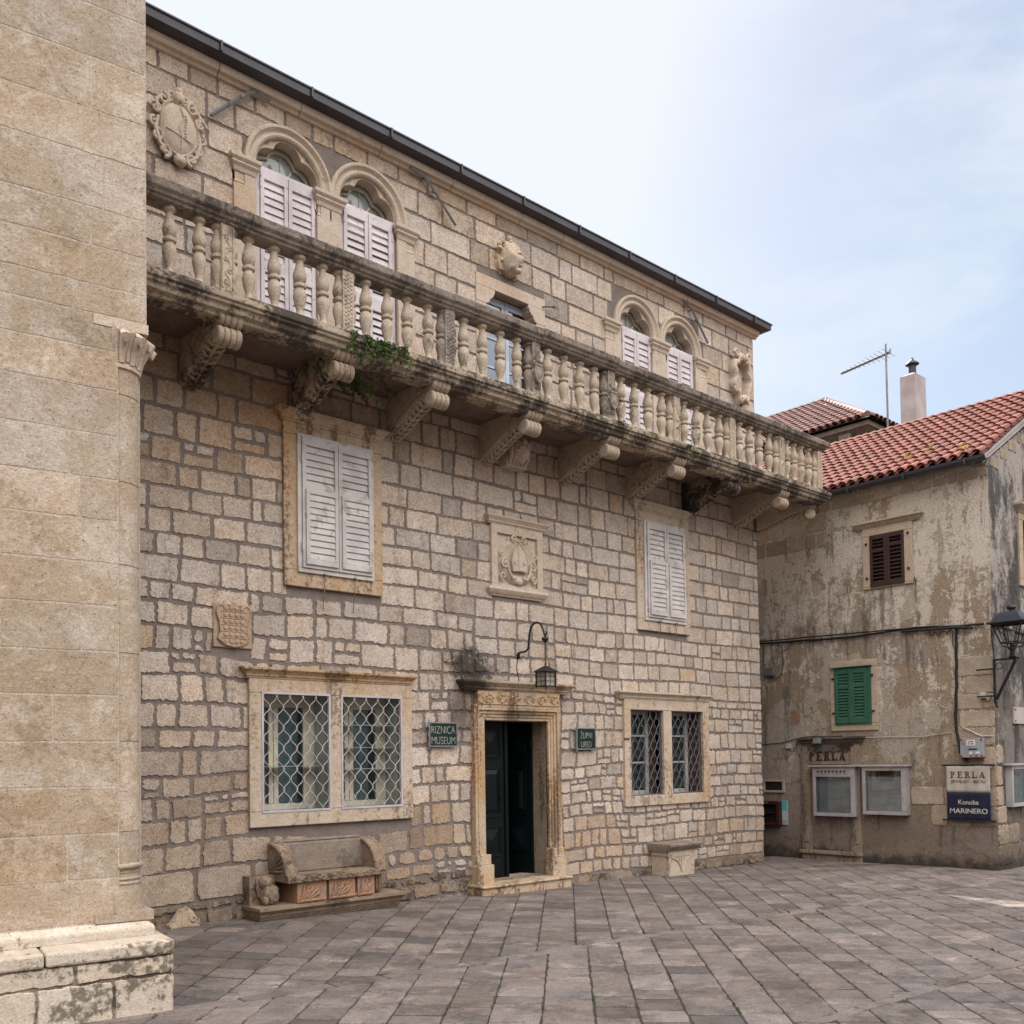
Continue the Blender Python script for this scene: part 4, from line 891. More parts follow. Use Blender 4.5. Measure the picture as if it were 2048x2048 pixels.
# right pair
mb = MB(); frame_boxes(mb, 9.76, 11.635, 0.95, 2.41, 0.13, 0.145, 0.14, 0.14, -0.05, 0.02); mb.box(10.59, 10.77, -0.045, 0.12, 1.0915, 2.2685)
w = mb.build('window', M['dressed'], mus, bevel=0.007)
mb = MB(); mb.cornice(9.72, 11.57, [(0.052, 2.412), (0.055, 2.43), (0.066, 2.434), (0.068, 2.455), (0.085, 2.475), (0.105, 2.49), (0.11, 2.494), (0.11, 2.515), (0.03, 2.525)], 0.0); mb.build('window_cornice', M['dressed'], w, bevel=0.004)
for i, (xa, xb, za, zb) in enumerate(OP_BR):
    mb = MB(); niche(mb, xa, xb, za, zb, 0.0, 0.30, 0, 1); mb.build('window_reveal', [M['brownrev'], M['greycurtain']], w)
    mb = MB(); frame_boxes(mb, xa, xb, za, zb, 0.04, 0.06, 0.05, 0.06, 0.24, 0.29); xm = xa + 0.27; mb.box(xm - .035, xm + .035, 0.235, 0.29, za + .062, zb - .052)
    for zz in (za + .44, za + .82): mb.box(xa + .041, xm - .036, .25, .28, zz, zz + .025); mb.box(xm + .036, xb - .061, .25, .28, zz, zz + .025)
    mb.build('sash', M['white'], w, bevel=0.003)
    mb = MB(); mb.box(xa + .041, xb - .061, 0.262, 0.266, za + .06, zb - .05); mb.build('pane', M['glass'], w)
    mb = MB(); grille(mb, xa + .003, xb - .003, za + .003, zb - .003, 0.02, 5, 0.21, False, 0.0046, 0.012); mb.build('grille', M['greygrille'], w, smooth=50)
mb = MB(); mb.tube([(9.74, -0.055, 1.87), (9.84, -0.065, 1.87)], 0.008, 6); mb.build('wall_hook', M['iron'], mus)

# --- main doorway
mb = MB()
ZB = -0.1
# jambs with stepped mouldings, running up and across the head
def arch_mould(offs, ya):
    for (o0, o1, y) in offs:
        xl0, xl1, xr0, xr1 = 7.30 - o1, 7.30 - o0, 8.34 + o0, 8.34 + o1
        mb.box(xl0, xl1, y, 0.02, 0.48, 2.08 + o0); mb.box(xr0, xr1, y, 0.02, 0.48, 2.08 + o0); mb.box(xl0, xr1, y, 0.02, 2.08 + o0 + .0005, 2.08 + o1)
arch_mould([(0.0, 0.035, -0.035), (0.035, 0.075, -0.045), (0.075, 0.115, -0.060), (0.115, 0.145, -0.082), (0.145, 0.185, -0.075)], 0)
for xa, xb in ((7.085, 7.345), (8.30, 8.555)):
    mb.box(xa + .02, xb - .02, -0.095, 0.02, 0.385, 0.50); mb.box(xa, xb, -0.125, 0.02, 0.16, 0.384)
mb.box(7.16, 8.50, -0.085, 0.02, 2.266, 2.425)
dr = mb.build('doorway', M['ochre'], mus, bevel=0.006)
mb = MB()
xs = 7.22
for k in range(6):
    cx = 7.29 + k * 0.218
    scroll(mb, cx, 2.35 + (0.008 if k % 2 else -0.008), 0.052, 1.5, -0.089, 0.009, 1 if k % 2 else -1, pi * (k % 2)); scroll(mb, cx + 0.09, 2.335, 0.028, 1.2, -0.088, 0.007, -1 if k % 2 else 1, 0)
    mb.blob((cx + 0.055, -0.088, 2.385), 0.03, 0.012, 0.016, 0.2, 3, 6, k); mb.blob((cx + 0.02, -0.088, 2.30), 0.022, 0.010, 0.014, 0.2, 3, 6, k)
mb.build('carved_frieze', M['ochre'], dr, smooth=50)
DCP = [(0.085, 2.426), (0.09, 2.445), (0.105, 2.45), (0.11, 2.47), (0.135, 2.495), (0.155, 2.515), (0.16, 2.52), (0.16, 2.545), (0.03, 2.56)]
mb = MB(); mb.cornice(7.05, 8.56, DCP, 0.0); mb.build('door_cornice', M['doorcornice'], dr, bevel=0.004)
mb = MB(); mb.box(7.02, 8.48, -0.30, 0.45, 0.135, 0.165); mb.box(7.03, 8.47, -0.275, 0.45, -0.15, 0.1345); mb.build('door_step', M['ochre'], dr, bevel=0.012)
mb = MB(); niche(mb, 7.30, 8.34, 0.1655, 2.08, 0.0, 0.26, 0, 0); mb.f.pop(); mb.m.pop(); mb.c.pop()
mb.box(7.285, 7.299, 0.0, 0.26, 0.17, 2.07)
mb.build('door_reveal', M['doorjamb'], dr)
mb = MB(); niche(mb, 6.8, 9.2, 0.0, 2.6, 0.26, 3.2, 0, 0); mb.add([(6.8, .262, 0), (7.3, .262, 0), (7.3, .262, 2.6), (6.8, .262, 2.6), (8.34, .262, 0), (9.2, .262, 0), (9.2, .262, 2.6), (8.34, .262, 2.6), (7.3, .262, 2.08), (8.34, .262, 2.08), (8.34, .262, 2.6), (7.3, .262, 2.6)], [(0, 1, 2, 3), (4, 5, 6, 7), (8, 9, 10, 11)]); mb.build('door_lobby', M['dark'], dr)
def leaf(name, w, pt, rz, hinge_right):
    mb = MB(); H = 2.07 - 0.17; x0, x1 = (0, w) if not hinge_right else (-w, 0)
    mb.box(x0, x1, 0.0, 0.045, 0, H)
    for za, zb in ((0.26, 0.64), (0.74, 1.36), (1.46, 1.84)):
        a, b = x0 + 0.07, x1 - 0.085
        for e, yy in ((0.0, -0.014), (0.022, -0.009)): frame_boxes(mb, a + e, b - e, za + e, zb - e, 0.018, 0.018, 0.018, 0.018, yy, -0.0005)
        a += .045; b -= .045; za += .045; zb -= .045; cx, cz = (a + b) / 2, (za + zb) / 2; hh = 0.03
        if zb - za < 0.5: mb.add([(a, -.001, za), (b, -.001, za), (b, -.001, zb), (a, -.001, zb), (cx, -0.028, cz)], [(0, 1, 4), (1, 2, 4), (2, 3, 4), (3, 0, 4)])
        else: mb.add([(a, -.001, za), (b, -.001, za), (b, -.001, zb), (a, -.001, zb), (a + .05, -0.02, za + .05), (b - .05, -0.02, za + .05), (b - .05, -0.02, zb - .05), (a + .05, -0.02, zb - .05)], [(0, 1, 5, 4), (1, 2, 6, 5), (2, 3, 7, 6), (3, 0, 4, 7), (4, 5, 6, 7)])
    if not hinge_right: mb.box(x1 - 0.028, x1 + 0.022, -0.022, -0.001, 0, H); mb.blob((x1 - .11, -.02, 0.98), .012, .012, .018, 0, 1, 6)
    else:
        for zz in (0.3, 1.0, 1.65): mb.tube([(0.0, -0.005, zz - .06), (0.0, -0.005, zz + .06)], 0.013, 6)
    return mb.build(name, M['door'], dr, bevel=0.003, loc=pt, rotz=rz)
leaf('door_leaf', 0.545, (7.305, 0.20, 0.17), R(3), False)
leaf('door_leaf', 0.50, (8.31, 0.25, 0.17), R(-76), True)

# --- carved reliefs on the museum wall
mb = MB(); frame_boxes(mb, 7.44, 8.285, 3.70, 4.45, 0.095, 0.095, 0.10, 0.03, -0.045, 0.02); mb.box(7.534, 8.191, -0.012, 0.02, 3.73, 4.351)
mb.cornice(7.45, 8.275, [(0.046, 4.451), (0.05, 4.468), (0.062, 4.47), (0.066, 4.488), (0.085, 4.515), (0.098, 4.53), (0.10, 4.55), (0.03, 4.56)], 0.0)
mb.cornice(7.45, 8.275, [(0.025, 3.585), (0.035, 3.605), (0.045, 3.61), (0.06, 3.63), (0.078, 3.66), (0.07, 3.69), (0.05, 3.699)], 0.0)
pn = mb.build('relief_panel', M['pale'], mus, bevel=0.004)
mb = MB(); c0 = (7.863, 4.03)
mb.lathe([(0.001, 0), (0.10, 0.002), (0.16, 0.005), (0.235, 0.02), (0.275, 0.0), (0.285, -0.02)], (0, 0, 0), 40)
mb.v = [(c0[0] + x * 1.12, -0.013 - max(z, -0.02) * 1.6 - 0.018, c0[1] + y * 1.05) for x, y, z in mb.v]
mitre = [(-0.115, -0.13), (-0.13, 0.0), (-0.09, 0.12), (0, 0.215), (0.09, 0.12), (0.13, 0.0), (0.115, -0.13), (0.0, -0.115)]
mb.prism([(c0[0] + a, c0[1] + b) for a, b in mitre], XZ, -0.085, -0.01); mb.tube([(c0[0] + a, -0.085, c0[1] + b) for a, b in mitre], 0.010, 6, closed=True)
mb.box(c0[0] - .028, c0[0] + .028, -0.092, -0.086, c0[1] - .115, c0[1] + .16)
for s in (-1, 1):
    mb.lathe([(0.028, 0), (0.03, 0.008), (0.012, 0.010)], (0, 0, 0), 12); k = 36 ; vv = mb.v[-k:]; mb.v[-k:] = [(c0[0] + s * 0.075 + x, -0.085 - z, c0[1] - 0.01 + y) for x, y, z in vv]
    scroll(mb, c0[0] + s * 0.225, c0[1] - 0.05, 0.06, 1.4, -0.06, 0.018, -s, pi / 2); scroll(mb, c0[0] + s * 0.27, c0[1] + 0.07, 0.04, 1.3, -0.05, 0.013, s, 0)
    scroll(mb, c0[0] + s * 0.075, c0[1] + 0.275, 0.045, 1.3, -0.06, 0.016, s, -pi / 2); scroll(mb, c0[0] + s * 0.25, c0[1] - 0.2, 0.05, 1.3, -0.05, 0.014, s, -pi / 2)
    mb.tube([(c0[0] + s * 0.20, -0.06, c0[1] - 0.02), (c0[0] + s * 0.17, -0.07, c0[1] - 0.14), (c0[0] + s * 0.11, -0.07, c0[1] - 0.22), (c0[0] + s * 0.05, -0.06, c0[1] - 0.20)], [0.022, 0.02, 0.016, 0.012], 7)
    mb.tube([(c0[0] + s * (0.14 + 0.10 * sin(a)), -0.04, c0[1] + 0.29 - 0.30 * (a / 1.6)) for a in [i * .2 for i in range(9)]], 0.012, 6)
mb.blob((c0[0], -0.05, c0[1] - 0.245), 0.06, 0.035, 0.05, 0.3, 3, 8)
mb.tube([(c0[0] + x, -0.05, c0[1] + z) for x, z in ((-.06, .26), (0, .245), (.06, .26))], 0.02, 7)
mb.build('oval_cartouche', M['pale'], pn, smooth=45)
# small slab with a shield of roundels
mb = MB(); mb.box(3.95, 4.345, -0.022, 0.02, 2.725, 3.15); sl = mb.build('shield_slab', M['ochreclean'], mus, bevel=0.008)
sh = [(4.15, 2.735), (4.24, 2.755), (4.31, 2.81), (4.285, 2.88), (4.295, 2.97), (4.325, 3.06), (4.315, 3.115), (4.28, 3.135), (4.255, 3.115), (4.21, 3.14), (4.15, 3.11), (4.09, 3.14), (4.045, 3.115), (4.02, 3.135), (3.985, 3.115), (3.975, 3.06), (4.005, 2.97), (4.015, 2.88), (3.99, 2.81), (4.06, 2.755)]
mb = MB(); mb.prism(sh, XZ, -0.042, -0.0225); mb.tube([(a, -0.043, b) for a, b in sh], 0.008, 6, closed=True)
for r_ in range(6):
    zz = 2.785 + r_ * 0.064; hw_ = 0.115 if 0 < r_ < 5 else 0.11
    n_ = 4 if r_ in (0,) else 4
    for k in range(n_):
        xx = 4.15 + (k - (n_ - 1) / 2) * hw_ * 2 / n_; st0 = len(mb.v); mb.lathe([(0.022, 0), (0.022, 0.008), (0.015, 0.012), (0.003, 0.012)], (0, 0, 0), 12); mb.v[st0:] = [(xx + x, -0.042 - z, zz + y) for x, y, z in mb.v[st0:]]
    if r_ < 5: mb.tube([(4.15 - .135, -0.044, zz + .032), (4.15 + .135, -0.044, zz + .032)], 0.005, 5)
mb.build('shield', M['ochreclean'], sl, smooth=40)
# big baroque coat of arms, upper left
def cartouche_a():
    mb = MB(); c = (3.615, 7.585)
    n = 48; prof = [(1.0, 0.01), (1.0, -0.055), (0.93, -0.075), (0.86, -0.06), (0.82, -0.07), (0.6, -0.085), (0.3, -0.092), (0.02, -0.094)]
    vs = [(c[0] + 0.195 * r * cos(2 * pi * i / n) * (1 + .06 * cos(6 * pi * i / n)), y, c[1] + 0.275 * r * sin(2 * pi * i / n)) for r, y in prof for i in range(n)]
    mb.add(vs, [(j * n + i, j * n + (i + 1) % n, (j + 1) * n + (i + 1) % n, (j + 1) * n + i) for j in range(len(prof) - 1) for i in range(n)] + [[(len(prof) - 1) * n + i for i in range(n)]])
    for s in (-1, 1):
        for dx, dz, r, hd, a0, th in ((.215, .12, .062, s, 0, .020), (.225, -.02, .05, -s, pi / 2, .018), (.20, -.13, .06, s, pi / 2, .020), (.13, -.25, .06, -s, -pi / 2, .022), (.14, .24, .06, s, pi / 2, .022), (.07, .30, .045, -s, -pi / 2, .018)):
            scroll(mb, c[0] + s * dx, c[1] + dz, r, 1.25, -0.05, th, hd, a0 if s > 0 else pi - a0)
        mb.tube([(c[0] + s * .16, -.05, c[1] + .25), (c[0] + s * .21, -.05, c[1] + .2), (c[0] + s * .20, -.055, c[1] + .1)], [.02, .026, .016], 7)
        mb.tube([(c[0] + s * .19, -.05, c[1] + .05), (c[0] + s * .215, -.05, c[1] - .06), (c[0] + s * .18, -.055, c[1] - .2), (c[0] + s * .08, -.05, c[1] - .29)], [.016, .022, .022, .016], 7)
    mb.blob((c[0], -.06, c[1] + .29), .06, .045, .07, .35, 3, 10, 2); mb.blob((c[0] + .01, -.05, c[1] + .36), .045, .035, .04, .3, 3, 8, 4)
    mb.blob((c[0] + .01, -.06, c[1] - .30), .06, .045, .05, .3, 3, 10, 6)
    mb.tube([(c[0] + .01, -.092, c[1] + .20), (c[0] + .045, -.096, c[1] + .1), (c[0] - .01, -.096, c[1] + .0), (c[0] + .02, -.096, c[1] - .08), (c[0] + .015, -.09, c[1] - .2)], .006, 5)
    mb.tube([(c[0] - .13, -.09, c[1] - .045), (c[0] + .02, -.096, c[1] - .085), (c[0] + .14, -.09, c[1] - .115)], .006, 5)
    for k in range(8): mb.blob((c[0] + .055 + .006 * sin(k), -.094, c[1] + .13 - k * .028), .014, .006, .008, 0, 1, 4)
    return mb
cartouche_a().build('coat_of_arms', M['pale'], mus, smooth=50)
# weathered carved head
mb = MB()
def headf(d):
    k = 1.0
    if d.x < 0.1 or d.z > 0.35: k += 0.10 * mnoise.noise(d * 7) + 0.05 * mnoise.noise(d * 15)
    f = Vector((0.45, -0.85, -0.1)).normalized()
    a = d.dot(f)
    if a > 0.93: k += 0.10 * (a - 0.93) / 0.07
    e = (d - Vector((0.25, -0.92, 0.2)).normalized()).length; k -= 0.10 * math.exp(-(e / .16) ** 2)
    e = (d - Vector((0.72, -0.66, 0.2)).normalized()).length; k -= 0.10 * math.exp(-(e / .16) ** 2)
    e = (d - Vector((0.5, -0.72, -0.48)).normalized()).length; k -= 0.08 * math.exp(-(e / .15) ** 2)
    return k
mb.blob((7.79, -0.03, 7.77), 0.175, 0.17, 0.215, 0.05, 4, 26, 3, fn=headf)
for k in range(26):
    a = rnd(0.3, 3.9); rr = rnd(0.12, 0.19); mb.blob((7.78 + rr * cos(a) * 1.0, -0.07 + rnd(-.03, .05), 7.81 + rr * sin(a) * 1.0), rnd(.022, .04), .035, rnd(.022, .04), .3, 3, 6, k)
for k in range(7): mb.tube([(7.63 + .012 * k, -.04, 7.78), (7.60 + .015 * k, -.07, 7.68), (7.63 + .013 * k, -.05, 7.60)], [.02, .022, .014], 6)
mb.blob((7.875, -.155, 7.75), .028, .05, .05, .1, 3, 8, 2); mb.tube([(7.80, -.185, 7.80), (7.84, -.19, 7.815), (7.88, -.17, 7.80), (7.93, -.12, 7.80)], [.012, .02, .02, .012], 7); mb.blob((7.86, -.155, 7.675), .045, .03, .018, .1, 3, 8, 4); mb.blob((7.85, -.13, 7.61), .05, .05, .035, .1, 3, 8, 6); mb.blob((7.66, 0.0, 7.68), .08, .06, .11, .3, 3, 10, 9); mb.blob((7.90, -.01, 7.60), .05, .05, .05, .4, 3, 8, 1)
mb.build('carved_head', M['pale'], mus, smooth=60)
# deep cartouche at the right corner: pierced shell frame round an oval
mb = MB(); c = (12.60, 7.50)
def ringf(i, n):
    a = 2 * pi * i / n; w = 1 + .10 * cos(7 * a + .4) + .05 * cos(13 * a); return a, w
n = 56; rows = []
for f_, y in ((1.0, 0.0), (1.05, -0.07), (1.02, -0.12), (0.92, -0.14), (0.80, -0.135), (0.74, -0.11), (0.72, -0.05), (0.70, 0.0), (0.50, 0.0), (0.48, -0.02), (0.43, -0.03), (0.40, -0.018)):
    rows.append([(c[0] + 0.215 * (f_ * (w if f_ > .7 else 1)) * cos(a) * (1 + .25 * max(0, sin(a))), y, c[1] + 0.37 * (f_ * (w if f_ > .7 else 1)) * sin(a)) for a, w in (ringf(i, n) for i in range(n))])
mb.add([p for r_ in rows for p in r_], [(j * n + i, j * n + (i + 1) % n, (j + 1) * n + (i + 1) % n, (j + 1) * n + i) for j in range(len(rows) - 1) for i in range(n)] + [[(len(rows) - 1) * n + i for i in range(n)]])
for s in (-1, 1):
    scroll(mb, c[0] + s * .15, c[1] + .36, .07, 1.2, -.11, .028, s, 0 if s > 0 else pi); scroll(mb, c[0] + s * .06, c[1] + .29, .045, 1.2, -.13, .018, -s, 0)
    scroll(mb, c[0] + s * .19, c[1] + .10, .05, 1.2, -.11, .02, s, pi / 2); scroll(mb, c[0] + s * .17, c[1] - .20, .05, 1.2, -.11, .02, -s, pi / 2); scroll(mb, c[0] + s * .08, c[1] - .35, .045, 1.2, -.14, .018, s, -pi / 2)
mb.blob((c[0], -.16, c[1] + .30), .05, .05, .06, .3, 3, 8, 2); mb.blob((c[0] + .01, -.02, c[1] - .02), .05, .03, .10, .25, 4, 10, 3)
mb.build('coat_of_arms', M['pale'], mus, smooth=50)
# carved keystone head below the balcony
mb = MB(); mb.box(7.57, 7.90, -0.10, 0.01, 5.16, 5.52); mb.blob((7.735, -0.13, 5.36), .12, .11, .15, .25, 4, 18, 5)
for k in range(6): mb.tube([(7.60 + k * .055, -.10, 5.50), (7.59 + k * .058, -.15, 5.40 + .02 * (k % 2)), (7.60 + k * .055, -.13, 5.26), (7.62 + k * .045, -.10, 5.18)], [.018, .026, .024, .014], 7)
mb.blob((7.74, -.22, 5.36), .025, .03, .05, .1, 3, 8); mb.v = [(x + .05, y * 1.35, z) for x, y, z in mb.v]; mb.build('carved_keystone', M['pale'], mus, smooth=50)
# metal stays under the eaves
for pts in (((3.93, 7.85), (4.25, 8.18), (4.38, 8.295), (4.45, 8.31), (4.56, 8.27)), ((6.29, 8.30), (6.44, 8.30), (6.50, 8.28), (6.62, 8.16), (6.93, 7.87)), ((11.20, 8.32), (11.32, 8.30), (11.40, 8.24), (11.50, 8.12), (11.77, 7.84))):
    mb = MB(); mb.tube([(x, -0.07, z) for x, z in pts], 0.020, 4); k = 1 if pts[0][1] < 8 else 3; mb.tube([(pts[k][0] - .01, -.07, pts[k][1] + .012), (pts[k][0] + .012, -.07, pts[k][1] - .01)], 0.032, 8); mb.tube([(pts[2][0], -.07, pts[2][1]), (pts[2][0], 0.0, pts[2][1])], .012, 6)
    mb.build('stay_bar', M['galv'], mus)

SC[:] = [0.08, 0.02, 0.0, 0.14]; STAIN.clear()
# ================================================================== CHURCH (rotated frame: face at y=6.613)
random.seed(31)
ch = empty('church_building', (0, 0, 0), R(-8), 'golden ashlar corner of a church with stone ledge and corner colonette at left edge', 'building')
CV, CU = 6.613, 1.52
mb = MB()
mb.box(-4.2, CU - 0.18, CV, 8.42, 0.45, 4.55, 0); mb.box(-4.2, CU, CV, 8.42, 4.5505, 13.0, 0); mb.box(CU - 0.1795, CU - 0.005, CV + 0.18, 8.42, 0.45, 4.55, 0)
FC = lambda p, d: (p.x, CV + d - 0.0045, p.y)
FS = lambda p, d: (CU - d + 0.0045, p.x, p.y)
kk = dict(gap=(0.007, 0.011), jit=0.003, step=0.05, raise_=-0.0022, inset=0.003, tilt=0.003, rc=0.012, mat=1)
zs_ = [0.60, 0.88, 1.17, 1.47, 1.76, 2.06, 2.34, 2.64, 2.92, 3.20, 3.47, 3.76, 4.06, 4.32, 4.548]
coursed(mb, -4.2, CU - 0.18, zs_, (0.45, 0.95), [], FC, **kk)
coursed(mb, -4.2, CU, [4.552, 4.74, 5.0, 5.25, 5.6, 5.9, 6.25, 6.6, 6.95, 7.3, 7.7, 8.1, 8.5, 9, 9.5, 10, 11, 12, 13], (0.5, 1.05), [], FC, **kk)
coursed(mb, CV, 8.42, [4.552, 4.74, 5.0, 5.25, 5.6, 5.9, 6.25, 6.6, 6.95, 7.3, 7.7, 8.1, 8.5, 9, 9.5, 10, 11, 12, 13], (0.5, 1.0), [], FS, **kk)
coursed(mb, CV + 0.18, 8.42, zs_, (0.45, 0.9), [], lambda p, d: (CU - 0.005 - d + 0.0045, p.x, p.y), **kk)
mb.build('wall', [M['churchj'], M['church']], ch)
mb = MB(); cc = (CU - 0.175, CV + 0.165); r = 0.155
for za, zb in ((0.93, 1.17), (1.173, 1.76), (1.763, 2.34), (2.343, 2.92), (2.923, 3.47), (3.473, 4.05), (4.053, 4.235)): mb.lathe([(r, za + .002), (r, zb - .002)], (cc[0], cc[1], 0), 16, -pi / 2 - .15, .15, col=stone_col())
mb.lathe([(r - .004, 0.9), (r - .004, 4.24)], (cc[0], cc[1], 0), 16, -pi / 2 - .15, .15)
for za, rr in ((0.945, 0.018), (0.865, 0.010), (0.835, 0.010)):
    mb.tube([(cc[0] + (r + .003) * cos(a), cc[1] + (r + .003) * sin(a), za) for a in [-pi / 2 - .1 + i * (pi / 2 + .2) / 12 for i in range(13)]], rr, 8, col=(1, 1, 1))
mb.lathe([(r + .03, 0.60), (r + .028, 0.68), (r + .018, 0.72), (r + .020, 0.76), (r + .006, 0.80), (r + .002, 0.86), (r - .01, 0.90)], (cc[0], cc[1], 0), 16, -pi / 2 - .2, .2, col=(.95, .95, .95))
mb.box(CU - 0.33, CU + 0.03, CV - 0.02, CV + 0.4, 0.592, 0.655, col=(.9, .9, .9))
col_ = mb.build('corner_colonette', M['church'], ch, smooth=45)
mb = MB(); mb.lathe([(r - .004, 4.225), (r + .014, 4.23), (r + .016, 4.25), (r, 4.262), (r + .002, 4.31), (r + .02, 4.39), (r + .045, 4.455), (r + .05, 4.478)], (cc[0], cc[1], 0), 18, -pi / 2 - .25, .25)
for k in range(4):
    a = -pi / 2 + .12 + k * (pi / 2 - .2) / 3; pr_ = [(r + .002, 4.265), (r + .012, 4.33), (r + .04, 4.40), (r + .075, 4.445), (r + .092, 4.425), (r + .080, 4.39), (r + .064, 4.405)]
    mb.tube([(cc[0] + q * cos(a), cc[1] + q * sin(a), z) for q, z in pr_], [.018, .024, .03, .034, .03, .022, .012], 10)
    for da in (-.2, .2): mb.tube([(cc[0] + (q + .002) * cos(a + da), cc[1] + (q + .002) * sin(a + da), z + .015) for q, z in pr_[:4]], [.010, .013, .016, .010], 7)
mb.box(CU - 0.33, CU + 0.01, CV - 0.008, CV + 0.35, 4.482, 4.548); mb.build('capital', M['pale'], col_, smooth=50)
# chamfered base course, bench ledge, plinth
mb = MB(); xs_ = [-4.2, -1.4, -0.55, 0.30, 1.555]
for a, b in zip(xs_[:-1], xs_[1:]):
    e = 0 if b < 1.5 else 0.045
    mb.add([(a + .003, 6.563, .496), (b - .003, 6.563, .496), (b - .003, 6.563, .552), (a + .003, 6.563, .552), (a + .003, 6.605, .592), (b - .003 - e, 6.605, .592), (a + .003, 8.4, .592), (b - .003 - e, 8.4, .592), (a + .003, 8.4, .496), (b - .003, 8.4, .496), (b - .003, 8.4, .552)],
           [(0, 1, 2, 3), (3, 2, 5, 4), (4, 5, 7, 6), (1, 9, 10, 2), (2, 10, 7, 5), (0, 3, 4, 6, 8)], 0, stone_col(.1))
mb.build('base_course', M['plinth'], ch, bevel=0.012)
mb = MB(); xs_ = [-4.2, -1.9, -0.85, 0.02, 0.86, 1.612]
for a, b in zip(xs_[:-1], xs_[1:]): mb.box(a + .005, b - .005, 6.295, 8.41, 0.408, 0.4945, col=stone_col(.1))
mb.build('bench_ledge', M['plinth'], ch, bevel=0.016)
mb = MB(); mb.box(-4.2, 1.590, 6.322, 8.40, -0.3, 0.405, 0)
FP = lambda p, d: (p.x, 6.320 + d, p.y); FP2 = lambda p, d: (1.592 - d, p.x, p.y)
coursed(mb, -4.2, 1.60, [-0.15, 0.285, 0.402], (0.40, 0.62), [], FP, gap=(0.008, 0.016), jit=0.006, raise_=0.010, inset=0.008, tilt=0.01, rc=0.02, mat=1)
coursed(mb, 6.31, 8.40, [-0.15, 0.285, 0.402], (0.35, 0.6), [], FP2, gap=(0.008, 0.016), jit=0.006, raise_=0.010, inset=0.008, tilt=0.01, rc=0.02, mat=1)
mb.build('plinth', [M['rubble'], M['plinth']], ch)

SC[:] = [0.13, 0.03, 0.05, 0.0]
# ================================================================== CORNER HOUSE (facade frame: x along facade, outward -y)
random.seed(41)
HP = (14.15, 5.58, 0)
ho = empty('corner_house', HP, R(-90), 'peeling beige plaster house with red tile roof beyond the palace', 'building')
mb = MB(); mb.box(-9.5, 0, 0, 0.5, -0.5, 5.80, 0)
mb.box(-9.5, 0, 5.6, 6.1, -0.5, 5.80, 0)
ga = MB(); zr = lambda y: 5.80 + 0.57 * (y + 0.2) if y < 3.0 else 7.58 - 0.57 * (y - 3.0)
# gable end as one wall up to the rake
for xa, xb, m in ((-0.5, 0.0005, 1), (-9.4995, -9.0, 0)):
    poly = [(0.001, -0.5), (6.099, -0.5), (6.099, 5.78), (3.05, 7.46), (0.001, 5.79)]
    mb.prism(poly, YZ, xa, xb, 2 if xb > 0 else 0)
FH = lambda p, d: (p.x, d - 0.003, p.y)
hk = dict(jit=0.010, raise_=0.007, inset=0.010, tilt=0.03, rc=0.04, mat=1)
coursed(mb, -9.0, 0.0, [5.56, 5.70, 5.80], (0.22, 0.45), [], FH, gap=(0.006, 0.014), **hk)
coursed(mb, -4.6, -2.55, courses(5.0, 5.55, 0.22, 0.26), (0.28, 0.5), [], FH, gap=(0.010, 0.02), **hk)
for z0, z1, xa in ((0.55, 0.85, -.95), (0.85, 1.12, -1.25), (1.12, 1.42, -.12), (1.42, 1.70, -.18), (1.72, 1.98, -.62), (1.98, 2.22, -.5), (2.24, 2.46, -.55), (2.46, 2.72, -.40), (2.72, 3.0, -.52)):
    coursed(mb, xa, 0.004, [z0, z1], (0.28, 0.5), [], FH, gap=(0.005, 0.010), **hk)
FG = lambda p, d: (0.0008 - d + 0.003, p.x, p.y)
for z0, z1, yb in ((0.0, 0.3, .5), (0.3, 0.58, .75), (0.60, 0.85, .32), (0.85, 1.14, .22), (1.14, 1.42, .2), (1.45, 1.72, .24)): coursed(mb, 0.004, yb, [z0, z1], (0.25, 0.5), [], FG, gap=(0.006, 0.012), **hk)
for k in range(9): coursed(mb, 0.1 + k * .33, 0.1 + k * .33 + .3, [zr(0.1 + k * .33) - 0.26, zr(0.1 + k * .33) - 0.08], (0.14, 0.3), [], FG, gap=(0.012, 0.03), **hk)
mb.build('wall', [M['plaster'], M['housestone'], M['plasterd']], ho)
